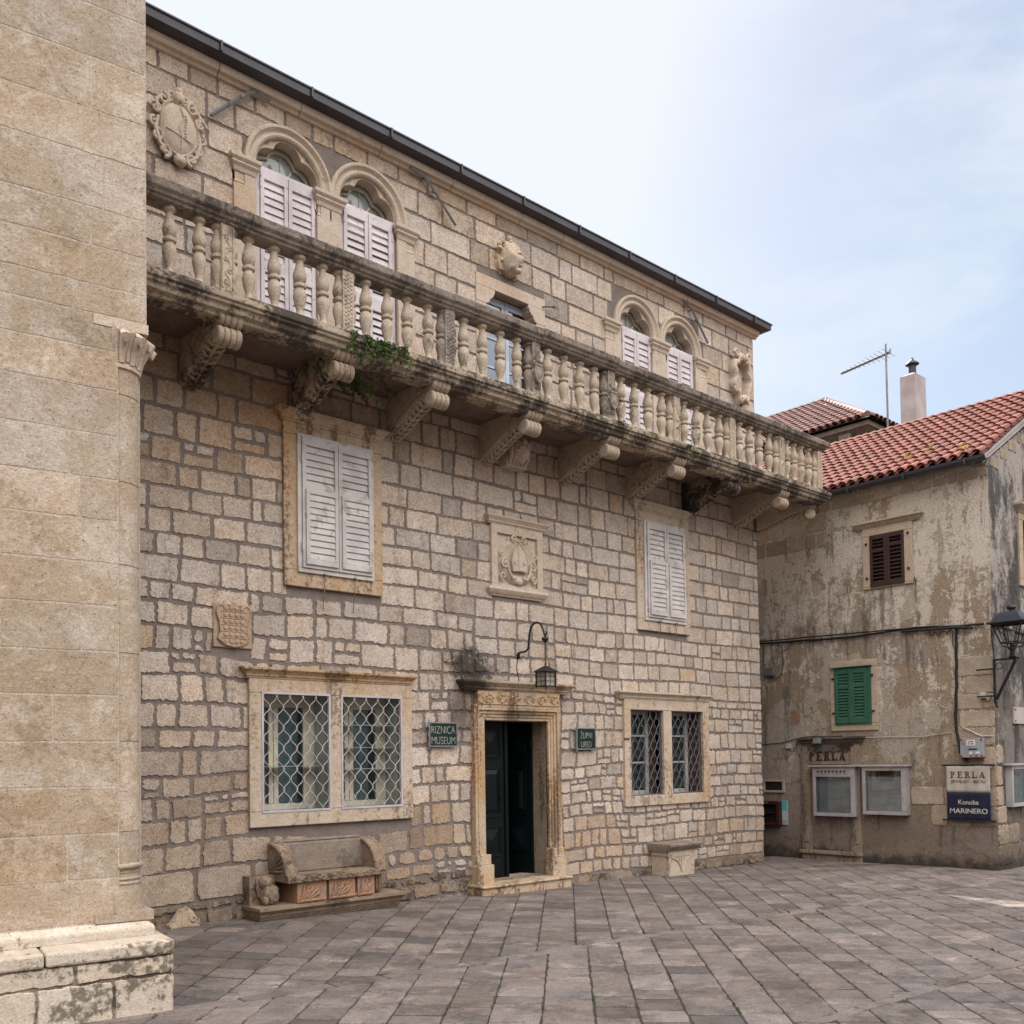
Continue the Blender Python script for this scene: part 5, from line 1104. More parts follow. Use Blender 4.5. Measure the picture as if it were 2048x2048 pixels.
def tile_roof(mb, O, along, upv, nrm, nc, nr, pw, rl, keep=lambda i, j: True, seg=6, rad=None):
    O, along, upv, nrm = Vector(O), Vector(along).normalized(), Vector(upv).normalized(), Vector(nrm).normalized(); rad = rad or pw * 0.40
    for i in range(nc):
        for j in range(nr):
            if not keep(i, j): continue
            k = 1 + random.gauss(0, 0.10); w = rnd(-.05, .05); c = (k * (1 + w), k, k * (1 - w))
            b = O + along * (pw * (i + .5) + rnd(-.006, .006)) + upv * (rl * j + rnd(-.008, .008)) + nrm * 0.03
            r0, r1 = rad * 1.06, rad * 0.86; ln = rl * 1.16
            lo = [b + along * (r0 * cos(pi * q / seg)) + nrm * (r0 * sin(pi * q / seg) * 0.85 + 0.018) for q in range(seg + 1)]
            hi = [b + upv * ln + along * (r1 * cos(pi * q / seg)) + nrm * (r1 * sin(pi * q / seg) * 0.85 - 0.004) for q in range(seg + 1)]
            lo2 = [b + along * ((r0 - .016) * cos(pi * q / seg)) + nrm * ((r0 - .016) * sin(pi * q / seg) * 0.85 + 0.018) for q in range(seg + 1)]
            m = seg + 1
            mb.add(lo + hi + lo2, [(q, q + 1, m + q + 1, m + q) for q in range(seg)] + [(q + 1, q, 2 * m + q, 2 * m + q + 1) for q in range(seg)], 0, c)
            # channel tile between the covers
            b2 = b + along * (pw * .5)
            lo = [b2 + along * (rad * .75 * cos(pi + pi * q / 4)) + nrm * (rad * .45 * sin(pi + pi * q / 4) + .012) for q in range(5)]
            hi = [p + upv * ln - nrm * 0.016 for p in lo]
            mb.add(lo + hi, [(q, q + 1, 5 + q + 1, 5 + q) for q in range(4)], 0, tuple(x * .85 for x in c))
mb = MB(); sl = math.hypot(1, 0.57); U = (0, 1 / sl, 0.57 / sl); Nn = (0, -0.57 / sl, 1 / sl); Lr = 3.2 * sl
mb.add([(-9.6, -0.2, 5.83), (0.03, -0.2, 5.83), (0.03, 3.0, 7.61), (-9.6, 3.0, 7.61), (0.03, 6.3, 5.75), (-9.6, 6.3, 5.75)], [(0, 1, 2, 3), (3, 2, 4, 5)], 1)
mb.add([(0.03, -0.2, 5.83), (0.03, 3.0, 7.61), (0.03, 3.0, 7.50), (0.03, -0.2, 5.72)], [(0, 3, 2, 1)], 2)
mb.box(0.0, 0.028, -0.2, -0.19, 5.70, 5.83, 2)
tile_roof(mb, (-9.6, -0.24, 5.815), (1, 0, 0), U, Nn, 61, 14, 0.158, Lr / 14.0)
# ridge tiles in a grey mortar bed
mb.box(-9.6, 0.03, 2.86, 3.14, 7.50, 7.625, 3)
x = -9.6
while x < 0.0:
    pts = []; n = 8
    lo = [(x, 3.0 + .12 * cos(pi * q / n), 7.60 + .115 * sin(pi * q / n)) for q in range(n + 1)]; hi = [(x + .40, 3.0 + .10 * cos(pi * q / n), 7.59 + .095 * sin(pi * q / n)) for q in range(n + 1)]
    kx = 1 + random.gauss(0, .08); mb.add(lo + hi, [(q, q + 1, n + 2 + q, n + 1 + q) for q in range(n)] + [list(range(n + 1))], 0, (kx * 1.5, kx * 2.3, kx * 2.3)); x += 0.36
mb.build('roof', [M['tile'], M['tilebase'], M['rendered'], M['mortar']], ho, smooth=40)
mb = MB(); pts = [(0, 5.765), (0.015, 5.74), (0.05, 5.722), (0.09, 5.735), (0.115, 5.765), (0.12, 5.80), (0.11, 5.80), (0.10, 5.77), (0.05, 5.735), (0.012, 5.765)]
mb.prism([(-0.20 - d, z) for d, z in pts], YZ, -9.5, 0.09)
x = -9.2
while x < 0: mb.box(x, x + .025, -0.326, -0.195, 5.716, 5.806); x += 0.9
mb.build('gutter', M['gutter'], ho)
mb = MB(); mb.tube([(0.035, -0.22, 5.80), (0.035, 3.0, 7.62)], 0.028, 6); mb.build('verge_strip', M['rendered'], ho)
# chimney with flue cap
mb = MB(); mb.box(-3.11, -2.79, 3.85, 4.28, 6.3, 8.93)
vs_ = [(-3.11, 3.85, 8.93), (-2.79, 3.85, 8.93), (-2.79, 4.28, 8.93), (-3.11, 4.28, 8.93), (-3.03, 3.95, 9.0), (-2.87, 3.95, 9.0), (-2.87, 4.18, 9.0), (-3.03, 4.18, 9.0)]
mb.add([(a, b, c + .001) for a, b, c in vs_], [(0, 1, 5, 4), (1, 2, 6, 5), (2, 3, 7, 6), (3, 0, 4, 7), (4, 5, 6, 7)])
chm = mb.build('chimney', M['rendered'], ho, bevel=0.012)
mb = MB(); mb.lathe([(.07, 8.99), (.07, 9.16), (.055, 9.16)], (-2.95, 4.06, 0), 12); mb.lathe([(.13, 9.20), (.125, 9.215), (.03, 9.29), (.022, 9.33), (.005, 9.335)], (-2.95, 4.06, 0), 14)
for k in range(3): mb.tube([(-2.95 + .065 * cos(k * 2.1), 4.06 + .065 * sin(k * 2.1), 9.14), (-2.95 + .08 * cos(k * 2.1), 4.06 + .08 * sin(k * 2.1), 9.22)], .008, 5)
mb.build('flue_cap', M['gutter'], chm, smooth=40)
# windows
def louvre_leaf(xa, xb, zb, zt, y, mat, name, par, pitch, open_, mids, th=0.03, brd=(0.055, 0.09)):
    mb = MB(); frame_boxes(mb, xa, xb, zb, zt, brd[0], brd[0], brd[1], brd[1], y, y + th)
    zz = [zb + brd[1]] + [v for m_ in mids for v in (m_ - .022, m_ + .022)] + [zt - brd[1]]
    for m_ in mids: mb.box(xa + brd[0] + .001, xb - brd[0] - .001, y + .002, y + th - .001, m_ - .022, m_ + .022)
    for a, b in zip(zz[::2], zz[1::2]): slats(mb, xa + brd[0] + .001, xb - brd[0] - .001, a, b, y + th * .5, pitch, 0.028, 0.008, 0, open_)
    return mb.build(name, mat, par, bevel=0.003)
# upper brown-shuttered window
mb = MB(); frame_boxes(mb, -1.91, -1.11, 4.19, 5.14, 0.125, 0.135, 0.125, 0.03, -0.035, 0.05)
hw = mb.build('window', M['hframe'], ho, bevel=0.008)
mb = MB(); mb.cornice(-1.96, -1.04, [(0.036, 5.141), (0.045, 5.16), (0.06, 5.165), (0.075, 5.19), (0.095, 5.205), (0.11, 5.21), (0.11, 5.235), (0.02, 5.245)], 0.0); mb.build('window_cornice', M['hframe'], hw, bevel=0.004)
mb = MB(); mb.box(-1.80, -1.23, 0.0, 0.004, 4.2, 5.03); mb.f and None; mb = MB(); mb.box(-1.80, -1.23, -0.006, -0.001, 4.21, 5.02); mb.build('window_backing', M['dark'], hw)
louvre_leaf(-1.785, -1.512, 4.21, 5.02, -0.05, M['brown'], 'shutter', hw, 0.06, 0.42, [4.77], brd=(0.045, 0.07)); louvre_leaf(-1.508, -1.235, 4.21, 5.02, -0.05, M['brown'], 'shutter', hw, 0.06, 0.42, [4.83], brd=(0.045, 0.07))
mb = MB()
for x_, z_ in ((-1.84, 4.90), (-1.84, 4.36), (-1.17, 4.96), (-1.17, 4.42)): mb.tube([(x_, -.03, z_), (x_, -.06, z_)], .018, 6)
mb.tube([(-1.09, -.02, 4.28), (-1.08, -.03, 4.14)], .007, 5); mb.tube([(-1.09, -.02, 4.21), (-1.06, -.03, 4.20)], .007, 5); mb.build('shutter_hinge', M['iron'], hw)
# lower green-shuttered window
mb = MB(); frame_boxes(mb, -2.53, -1.725, 1.99, 3.105, 0.12, 0.13, 0.12, 0.11, -0.022, 0.05); gw = mb.build('window', M['hframe'], ho, bevel=0.01)
mb = MB(); mb.box(-2.42, -1.85, -0.006, -0.001, 2.1, 2.99); mb.build('window_backing', M['dark'], gw)
mb = MB(); frame_boxes(mb, -2.445, -1.825, 2.09, 2.995, 0.02, 0.055, 0.02, 0.02, -0.045, -0.01); mb.box(-2.50, -1.80, -0.085, -0.03, 2.996, 3.008); mb.build('shutter_frame', M['green'], gw, bevel=0.003)
louvre_leaf(-2.423, -2.155, 2.112, 2.973, -0.055, M['green'], 'shutter', gw, 0.048, 0.95, [2.68], brd=(0.05, 0.075)); louvre_leaf(-2.15, -1.882, 2.112, 2.973, -0.055, M['green'], 'shutter', gw, 0.048, 0.95, [2.70], brd=(0.05, 0.075))
mb = MB(); mb.box(-2.172, -2.135, -0.072, -0.056, 2.11, 2.98); mb.build('meeting_bar', M['green'], gw, bevel=0.003)
mb = MB()
for x_, z_ in ((-2.47, 2.83), (-2.47, 2.28), (-1.80, 2.85), (-1.79, 2.29)): mb.tube([(x_, -.02, z_), (x_, -.05, z_)], .016, 6); mb.box(x_ - .03, x_, -.045, -.035, z_ - .006, z_ + .006)
mb.build('shutter_hinge', M['iron'], gw)
# blocked doorway
mb = MB(); mb.box(-3.09, -2.92, -0.035, 0.01, 0.07, 1.775); mb.box(-2.22, -2.05, -0.035, 0.01, 0.07, 1.775); mb.box(-2.919, -2.221, -0.018, 0.01, 1.46, 1.775)
for xa, xb in ((-3.06, -2.95), (-2.19, -2.08)): mb.box(xa, xb, -0.047, -0.036, 0.2, 1.74)
bdw = mb.build('blocked_doorway', M['doorjamb'], ho, bevel=0.008)
mb = MB(); mb.cornice(-3.02, -2.06, [(0.03, 1.776), (0.035, 1.80), (0.055, 1.81), (0.065, 1.84), (0.095, 1.865), (0.11, 1.87), (0.11, 1.90), (0.02, 1.905)], 0.0); mb.build('door_cornice', M['hdark'], bdw, bevel=0.004)
mb = MB(); mb.box(-3.11, -2.03, -0.10, 0.01, 0.015, 0.07); mb.box(-3.09, -2.05, -0.05, 0.01, -0.2, 0.0145); mb.build('door_step', M['doorjamb'], bdw, bevel=0.01)
mb = MB(); pts_ = [(-3.0, 1.774)] + [(-3.0 + .86 * k / 40, 1.665 + .045 * mnoise.noise(Vector((k * .35, 2, 0))) + .03 * mnoise.noise(Vector((k * 1.1, 5, 0)))) for k in range(41)] + [(-2.14, 1.774)]
mb.prism(pts_, XZ, -0.0375, -0.012); mb.build('soot_crust', M['sootcornice'], bdw)
# slab-serif letters over the doorway
def slab_word(word, x0, x1, z0, z1, y, th, mat, name, par):
    G = dict(P=[('v', 0.12), ('bow', .5, 1)], E=[('v', .12), ('h', 0), ('h', .5, .62), ('h', 1)], R=[('v', .12), ('bow', .5, 1), ('leg',)], L=[('v', .12), ('h', 0)], A=[('A',)])
    mb = MB(); n = len(word); cw = (x1 - x0) / n; H = z1 - z0; t = H * 0.20; s = H * 0.11
    for i, chh in enumerate(word):
        ox = x0 + i * cw; w = cw * 0.86
        X = lambda f: ox + w * f
        b = lambda a, c, za, zb: mb.box(X(a), X(c), y - th, y, z0 + H * za, z0 + H * zb)
        ser = s / H
        if chh != 'A':
            b(.16, .16 + t / w, 0, 1); b(.02, .16 + t / w + .12, 0.001, ser); b(.02, .2, 1 - ser, .999)
        if chh in 'PR':
            cx, cz, r1, r2 = X(.46), z0 + H * .74, H * .26, H * .26 - t * .75
            pts = []; m = 12
            o_ = [(X(.3), z0 + H), *[(cx + r1 * cos(a) * 1.15, cz + r1 * sin(a)) for a in [pi / 2 - pi * q / m for q in range(m + 1)]], (X(.3), z0 + H * .48)]
            i_ = [(X(.3), z0 + H - s * 1.1), *[(cx + r2 * cos(a) * 1.0, cz + (r1 - s * 1.1) * sin(a)) for a in [pi / 2 - pi * q / m for q in range(m + 1)]], (X(.3), z0 + H * .48 + s * 1.1)]
            k = len(o_); mb.add([(a, y - th * .98, c) for a, c in o_] + [(a, y - th * .98, c) for a, c in i_] + [(a, y, c) for a, c in o_], [(q, q + 1, k + q + 1, k + q) for q in range(k - 1)] + [(q + 1, q, 2 * k + q, 2 * k + q + 1) for q in range(k - 1)])
        if chh == 'R': mb.prism([(X(.42), z0 + H * .5), (X(.66), z0 + H * .5), (X(.97), z0), (X(.68), z0)], XZ, y - th * .97, y); b(.62, 1.0, 0.002, ser)
        if chh == 'E':
            b(.2, .88, 0.003, ser * 1.1); b(.2, .85, 1 - ser * 1.1, .997); b(.2, .62, .46, .46 + ser * 1.1); b(.80, .88, 0.004, .28); b(.77, .85, .74, .996); b(.58, .65, .38, .64)
        if chh == 'L': b(.2, .9, 0.003, ser * 1.1); b(.80, .9, 0.004, .34)
        if chh == 'A':
            mb.prism([(X(.12), z0), (X(.24), z0), (X(.54), z0 + H * .9), (X(.46), z0 + H)], XZ, y - th * .97, y); mb.prism([(X(.42), z0 + H), (X(.58), z0 + H), (X(.92), z0), (X(.66), z0)], XZ, y - th, y)
            b(.25, .75, .26, .26 + ser); b(.0, .36, 0.002, ser); b(.58, 1.02, 0.003, ser)
    return mb.build(name, mat, par)
slab_word('PERLA', -2.94, -2.27, 1.525, 1.665, -0.019, 0.012, M['browntx'], 'lettering', bdw)
# small vent window and gable window
mb = MB(); frame_boxes(mb, -3.83, -3.41, 0.99, 1.21, 0.04, 0.045, 0.035, 0.04, -0.03, 0.01); vw = mb.build('vent_window', M['hframe'], ho, bevel=0.006)
mb = MB(); mb.box(-3.80, -3.44, -0.008, -0.002, 1.02, 1.18); mb.build('pane', M['dark'], vw)
mb = MB(); frame_boxes(mb, 1.02, 1.9, 4.1, 5.2, 0.15, 0.15, 0.10, 0.10, -0.03, 0.05); gwin = mb.build('window', M['hframe'], ho, rotz=R(90), bevel=0.008)
mb = MB(); mb.cornice(1.03, 1.9, [(0.03, 5.201), (0.05, 5.23), (0.08, 5.26), (0.12, 5.30), (0.12, 5.33), (0.02, 5.34)], 0.0); mb.build('window_cornice', M['hframe'], gwin)
mb = MB(); mb.box(1.172, 1.748, -0.045, -0.01, 4.21, 5.09); mb.build('shutter', M['brown'], gwin, bevel=0.004)
# exposed brick hole in the plaster
mb = MB()
for k in range(9):
    z = 2.14 + k * .028; mb.box(-3.30 + rnd(0, .06), -3.06 - rnd(0, .05) - abs(k - 4) * .012, -0.008 - rnd(0, .008), 0.01, z, z + .02, 0, (rnd(.4, .7), rnd(.3, .5), rnd(.3, .5)))
mb.build('exposed_bricks', M['terracotta'], ho)

# ================================================================== FAR HOUSE with hipped roof
random.seed(51)
fh = empty('hip_roof_house', (25.0, 12.97, 0), 0, 'distant house with hipped dull-red tile roof rising behind the corner house', 'building')
mb = MB(); mb.box(0.35, 6.0, 0.35, 17, 0, 10.72, 0); mb.box(0.25, 6.2, 0.25, 17.1, 10.35, 10.45, 1)
fw_ = mb.build('wall', [stone_mat('red_stained_render', (0.33, 0.21, 0.17), (0.27, 0.175, 0.145), (0.30, 0.13, 0.08), 0.5, 0.6, dark_lo=.55, dark_hi=.66, dark_amt=.5), M['hframe']], fh)
mb = MB(); mb.cornice(0.35, 6.0, [(0.02, 10.45), (0.08, 10.55), (0.10, 10.62), (0.26, 10.78), (0.30, 10.80), (0.30, 10.93), (0.0, 10.95)], 0.0)
mb.v = [(x, y + 0.35, z) for x, y, z in mb.v]
st_ = len(mb.v); mb.prism([(0.33, 10.45), (0.27, 10.55), (0.25, 10.62), (0.09, 10.78), (0.05, 10.80), (0.05, 10.93), (0.33, 10.95)], lambda p, a: (p[0], a, p[1]), 0.36, 17)
for k in range(7): mb.box(.05 + .1 * (k > 0), .33, .6 + k * 1.3, .95 + k * 1.3, 10.46, 10.70); mb.box(.7 + k * .85, 1.0 + k * .85, .06, .34, 10.46, 10.70)
mb.build('eaves_cornice', M['soffit'], fh)
mb = MB(); mb.add([(-.05, -.05, 10.97), (6.4, -.05, 10.97), (6.4, 17.5, 10.97), (-.05, 17.5, 10.97), (3.1, 3.1, 13.05), (3.1, 14.5, 13.05)], [(0, 4, 5, 3), (0, 1, 4), (1, 2, 5, 4), (2, 3, 5)], 1)
sl = math.hypot(3.15, 2.08)
tile_roof(mb, (-.05, -0.05, 10.99), (0, 1, 0), (3.15 / sl, 0, 2.08 / sl), (-2.08 / sl, 0, 3.15 / sl), 75, 13, 0.23, sl / 13, keep=lambda i, j: (i + .5) * .23 > (j + .6) * 3.15 / 13, seg=5)
tile_roof(mb, (-.05, -0.05, 10.99), (1, 0, 0), (0, 3.15 / sl, 2.08 / sl), (0, -2.08 / sl, 3.15 / sl), 28, 13, 0.23, sl / 13, keep=lambda i, j: (j + .6) * .2423 < (i + .5) * .23 < 6.3 - (j + .6) * .2423, seg=5)
for a, b, n in (((.12, .12, 11.12), (3.1, 3.1, 13.08), 12), ((3.1, 3.1, 13.08), (3.1, 14.5, 13.08), 30)):
    for k in range(n):
        p = [Vector(a).lerp(Vector(b), k / n), Vector(a).lerp(Vector(b), (k + 1.08) / n)]; mb.tube(p, [.10, .085], 8, 0, (1.8, 2.2, 2.3))
mb.build('roof', [M['tilefar'], M['tilebase']], fh, smooth=40)

# ================================================================== THINGS
random.seed(61)
def put(o, par_loc, rz): o.location = par_loc; o.rotation_euler.z = rz; return o
# --- carved stone bench
be = empty('stone_bench', (0, YW, 0), 0, 'carved brown stone bench with curved arms and reddened relief panels under the left grille window', 'bench')
mb = MB()
mb.cornice(4.40, 5.70, [(0.30, 0.03), (0.30, 0.09), (0.315, 0.10), (0.325, 0.12), (0.335, 0.125), (0.345, 0.15), (0.36, 0.155), (0.365, 0.175), (0.40, 0.21), (0.415, 0.215), (0.415, 0.245), (0.30, 0.25)], 0.0)
mb.v = [(4.40 - 0.45 * (4.40 - x) if x < 4.40 else (5.70 + 0.45 * (x - 5.70) if x > 5.70 else x), y, z) for x, y, z in mb.v]
x = 4.36
while x < 5.78: mb.box(x, x + .022, -0.316, -0.29, 0.095, 0.118); x += 0.045
bp = mb.build('base', M['bench'], be, bevel=0.006)
mb = MB()
for xa, xb in ((4.62, 4.94), (4.97, 5.27), (5.30, 5.50)):
    mb.box(xa, xb, -0.385, -0.02, 0.2505, 0.455)
    for k in range(5):
        t = k / 4; x0 = xa + .03; x1 = xb - .02
        mb.tube([(x0 + (x1 - x0) * t * .4, -.390, .29), (x0 + (x1 - x0) * (t * .6 + .12), -.400, .35 + .02 * sin(k)), (x0 + (x1 - x0) * (t * .8 + .14), -.393, .42 - .05 * (k % 2))], [.010, .014, .006], 6)
    for k in range(5): scroll(mb, rnd(xa + .05, xb - .05), rnd(.32, .42), rnd(.02, .035), 1.2, -.390, .008, random.choice((-1, 1)), rnd(0, 6))
    x = xa + .005
    while x < xb - .03: mb.tube([(x, -.393, .258), (x + .02, -.403, .272), (x + .04, -.393, .286)], [.006, .010, .006], 6); x += .024
mb.build('relief_panel', M['terracotta'], be, smooth=45)
mb = MB(); mb.box(4.50, 5.64, -0.43, -0.0, 0.457, 0.520)
for k in range(11): scroll(mb, 4.58 + k * .098, .488, .024, 1.4, -.434, .006, 1 if k % 2 else -1, pi * (k % 2)); 
mb.tube([(4.53 + k * .02, -.433, .488 + .018 * sin(k * .64)) for k in range(55)], .005, 5)
mb.build('seat', M['bench'], be, bevel=0.008)
mb = MB(); mb.box(4.60, 5.55, -0.13, -0.01, 0.5205, 0.815); mb.box(4.52, 5.52, -0.10, -0.005, 0.8155, 0.845); mb.build('backrest', M['benchback'], be, bevel=0.015)
# arms: quarter-round cheeks with a rope edge
for xa, xb, nm in ((4.505, 4.60, 0), (5.52, 5.615, 1)):
    mb = MB(); R_ = 0.36; q = [(-0.01, 0.5205), (-0.41, 0.5205)] + [(-0.05 - R_ * cos(a), 0.52 + 0.30 * sin(a)) for a in [i * pi / 2 / 12 for i in range(1, 13)]] + [(-0.01, 0.82)]
    mb.prism(q, YZ, xa, xb)
    for xe in ((xa, xb) if nm == 0 else (xa, xb)):
        rp = [(xe, -0.05 - (R_ - .02) * cos(a), 0.525 + 0.285 * sin(a)) for a in [i * pi / 2 / 14 for i in range(15)]]
        mb.tube(rp, [0.020 + .006 * (i % 2) for i in range(15)], 8)
    if nm == 0:
        for k in range(7):
            a = .1 + k * .22; mb.tube([(xa - .002, -0.06, 0.54), (xa - .012, -0.06 - .16 * cos(a), 0.54 + .13 * sin(a)), (xa - .004, -0.06 - .27 * cos(a), 0.54 + .21 * sin(a))], [.006, .014, .008], 6)
    mb.build('armrest', M['bench'], be, smooth=45)
mb = MB(); mb.box(4.235, 4.50, -0.16, -0.0, 0.2505, 0.52)
mb.blob((4.40, -0.24, 0.35), .085, .10, .105, .22, 3, 16, 3); mb.blob((4.37, -0.21, 0.46), .06, .08, .07, .25, 3, 12, 5); mb.blob((4.45, -.27, .32), .03, .04, .05, .2, 3, 8); mb.blob((4.34, -.27, .30), .03, .05, .05, .2, 3, 8)
mb.tube([(4.33, -.14, .51), (4.31, -.19, .42), (4.32, -.2, .33)], [.03, .03, .02], 8); mb.build('lion_figure', M['bench'], be, smooth=60)
mb = MB(); mb.lathe([(.03, .2505), (.05, .27), (.066, .32), (.068, .37), (.058, .42), (.05, .4565)], (5.60, -.26, 0), 20)
for k in range(12): a = k * pi / 6; mb.tube([(5.60 + .055 * cos(a), -.26 + .055 * sin(a), .275), (5.60 + .070 * cos(a), -.26 + .070 * sin(a), .35), (5.60 + .055 * cos(a), -.26 + .055 * sin(a), .44)], .010, 5)
mb.build('leg', M['bench'], be, smooth=50)
# --- stone table
tb = empty('stone_table', (0, YW, 0), 0, 'plain stone slab table on a carved capital under the right grille window', 'table')
mb = MB(); mb.cornice(10.30, 10.86, [(0.36, 0.335), (0.37, 0.355), (0.385, 0.36), (0.40, 0.385), (0.415, 0.39), (0.42, 0.42), (0.41, 0.43), (0.0, 0.432)], 0.0)
mb.v = [(10.30 - 0.18 * (10.30 - x) if x < 10.30 else (10.86 + 0.18 * (x - 10.86) if x > 10.86 else x), y, z) for x, y, z in mb.v]; mb.build('tabletop', M['benchback'], tb, bevel=0.006)
mb = MB(); mb.prism([(10.30, -.12), (10.84, -.12), (10.86, .25), (10.88, .27), (10.875, .30), (10.89, .3345), (10.27, .3345), (10.285, .30), (10.28, .27), (10.30, .25)], XZ, -0.33, -0.02)
for s in (-1, 1): mb.tube([(10.57 + s * .22, -.333, .245), (10.57 + s * .10, -.338, .20), (10.57 + s * .03, -.338, .12), (10.57, -.335, .04)], [.012, .014, .014, .012], 6)
for k in range(5): mb.tube([(10.57 + (k - 2) * .02, -.332, .13), (10.57 + (k - 2) * .06, -.336, .245)], [.006, .011], 6)
mb.box(10.29, 10.87, -.338, -.02, .252, .268); mb.build('pedestal', M['dressed'], tb, smooth=40)
# --- loose stone fragment at the wall foot
mb = MB(); fr_ = [(-.17, 0), (.15, 0), (.17, .05), (.10, .17), (.03, .225), (-.05, .20), (-.12, .12), (-.185, .06)]
o_, c_ = ragged([(a * .92, b * .92) for a, b in fr_], .03, .006); n_ = len(o_)
vs_ = [(p.x, -.02 + .1 * p.y + rnd(-.004, .004), p.y) for p in o_] + [(p.x * .86, -.075 + .28 * p.y + rnd(-.006, .006), .01 + p.y * .86) for p in o_]
mb.add(vs_, [(i, (i + 1) % n_, (i + 1) % n_ + n_, i + n_) for i in range(n_)] + [list(range(n_, 2 * n_))], 0, (1.45, 1.4, 1.35))
tag(mb.build('stone_fragment', M['rubble'], None, loc=(3.62, 8.62, 0.10)), 'rough triangular stone fragment leaning on the wall foot beside the church', 'stone')
# --- signs by the door
def sign(x0, x1, z0, z1, lines, label):
    s = empty('wall_sign', ((x0 + x1) / 2, YW, 0), 0, label, 'sign', 'green enamel signs beside the doorway'); w = (x1 - x0) / 2
    mb = MB(); mb.box(-w, w, -0.055, -0.045, z0, z1); mb.build('plate', M['signg'], s)
    mb = MB(); frame_boxes(mb, -w - .008, w + .008, z0 - .008, z1 + .008, .012, .012, .012, .012, -.062, -.044)
    for sx in (-1, 1):
        mb.tube([(sx * (w + .012 + .008 * sin(k * 1.0)), -.055, z0 - .02 + (z1 - z0 + .04) * k / 16) for k in range(17)], .004, 5)
        for zz, hd in ((z0 - .02, -1), (z1 + .02, 1)): scroll(mb, sx * (w + .006), zz, .018, 1.2, -.055, .004, sx * hd, 0 if sx > 0 else pi)
        for zz in (z0 + .03, z1 - .03): mb.tube([(sx * w * .9, -.045, zz), (sx * w * .9, 0.0, zz)], .006, 5)
    mb.build('frame', M['signfr'], s)
    for (tx, zc, sz, wd) in lines: text_mesh(tx, sz, M['letter'], 'lettering', s, (0, -.0555, zc), wd, -0.0026, 0.004)
sign(6.475, 6.86, 1.775, 2.035, (('RIZNICA', 1.915, .125, .335), ('MUSEUM', 1.795, .125, .335)), 'green sign reading RIZNICA MUSEUM left of the doorway')
sign(8.83, 9.17, 1.735, 2.0, (('ŽUPNI', 1.87, .115, .215), ('URED', 1.755, .115, .19)), 'green sign reading ŽUPNI URED right of the doorway')
# --- hanging lantern
la = empty('hanging_lantern', (7.865, YW, 2.9), 0, 'black iron lantern hanging on a chain from a gooseneck arm over the doorway', 'lantern')
mb = MB(); pts = [(0, -0.02, -.03), (0, -0.02, 0.0), (0, -.05, .015), (0, -.16, .02), (0, -.20, .05), (0, -.215, .12), (0, -.225, .22), (0, -.255, .30), (0, -.31, .345), (0, -.37, .35), (0, -.43, .32), (0, -.465, .26), (0, -.485, .20), (0, -.51, .19), (0, -.53, .215)]
mb.tube(pts, [.02, .018] + [.012] * 11 + [.009, .006], 8); mb.tube([(0, -.0, -.05), (0, -.03, -.05), (0, -.03, .02)], .016, 6); mb.build('arm', M['iron'], la, smooth=60)
mb = MB(); LY = -.50
mb.lathe([(.003, .19), (.012, .18), (.012, .165), (.04, .15), (.045, .135), (.03, .11), (.012, .095), (.003, .09)], (0, LY, 0), 12)
for k in range(11):
    z = .085 - k * .026; a = pi / 2 * (k % 2); mb.tube([(.010 * cos(t) * cos(a), LY + .010 * cos(t) * sin(a), z - .012 + .018 * sin(t)) for t in [q * pi / 5 for q in range(10)]], .0035, 5, closed=True)
mb.tube([(.012 * cos(t) * .3, LY + .03 * cos(t), .20 + .03 * sin(t)) for t in [q * pi / 5 for q in range(10)]], .004, 5, closed=True)
mb.build('chain', M['iron'], la)
mb = MB(); z0, z1, hw_ = -.425, -.255, .080
mb.add([(-.112, LY - .112, z1), (.112, LY - .112, z1), (.112, LY + .112, z1), (-.112, LY + .112, z1), (-.015, LY - .015, -.185), (.015, LY - .015, -.185), (.015, LY + .015, -.185), (-.015, LY + .015, -.185), (-.112, LY - .112, z1 - .006), (.112, LY - .112, z1 - .006), (.112, LY + .112, z1 - .006), (-.112, LY + .112, z1 - .006)],
       [(0, 1, 5, 4), (1, 2, 6, 5), (2, 3, 7, 6), (3, 0, 4, 7), (4, 5, 6, 7), (8, 11, 10, 9), (0, 8, 9, 1), (1, 9, 10, 2), (2, 10, 11, 3), (3, 11, 8, 0)])
mb.tube([(0, LY, -.18), (0, LY, -.15)], .012, 6)
for a, b in ((-1, -1), (1, -1), (1, 1), (-1, 1)): mb.box(a * hw_ - .007, a * hw_ + .007, LY + b * hw_ - .007, LY + b * hw_ + .007, z0 - .02, z1 - .006)
mb.box(-hw_, hw_, LY - hw_, LY + hw_, z0 - .010, z0 + .002)
for s in (-1, 1):
    for zz in (z0 + (z1 - z0) / 3, z0 + 2 * (z1 - z0) / 3): mb.tube([(-hw_, LY + s * hw_, zz), (hw_, LY + s * hw_, zz)], .003, 4); mb.tube([(s * hw_, LY - hw_, zz), (s * hw_, LY + hw_, zz)], .003, 4)
    mb.tube([(0, LY + s * hw_, z0), (0, LY + s * hw_, z1)], .003, 4); mb.tube([(s * hw_, LY, z0), (s * hw_, LY, z1)], .003, 4)
cg = mb.build('cage', M['iron'], la)
cg.rotation_euler.z = 0
mb = MB(); mb.box(-hw_ + .008, hw_ - .008, LY - hw_ + .008, LY + hw_ - .008, z0 + .004, z1 - .008); mb.build('lamp_glass', M['lampglass'], la)
mb = MB(); mb.tube([(0, -.012, -.05), (-.02, -.010, -.15), (-.015, -.012, -.22), (.012, -.010, -.30), (.01, -.012, -.36)], .006, 5); mb.build('wire', M['cable'], la)

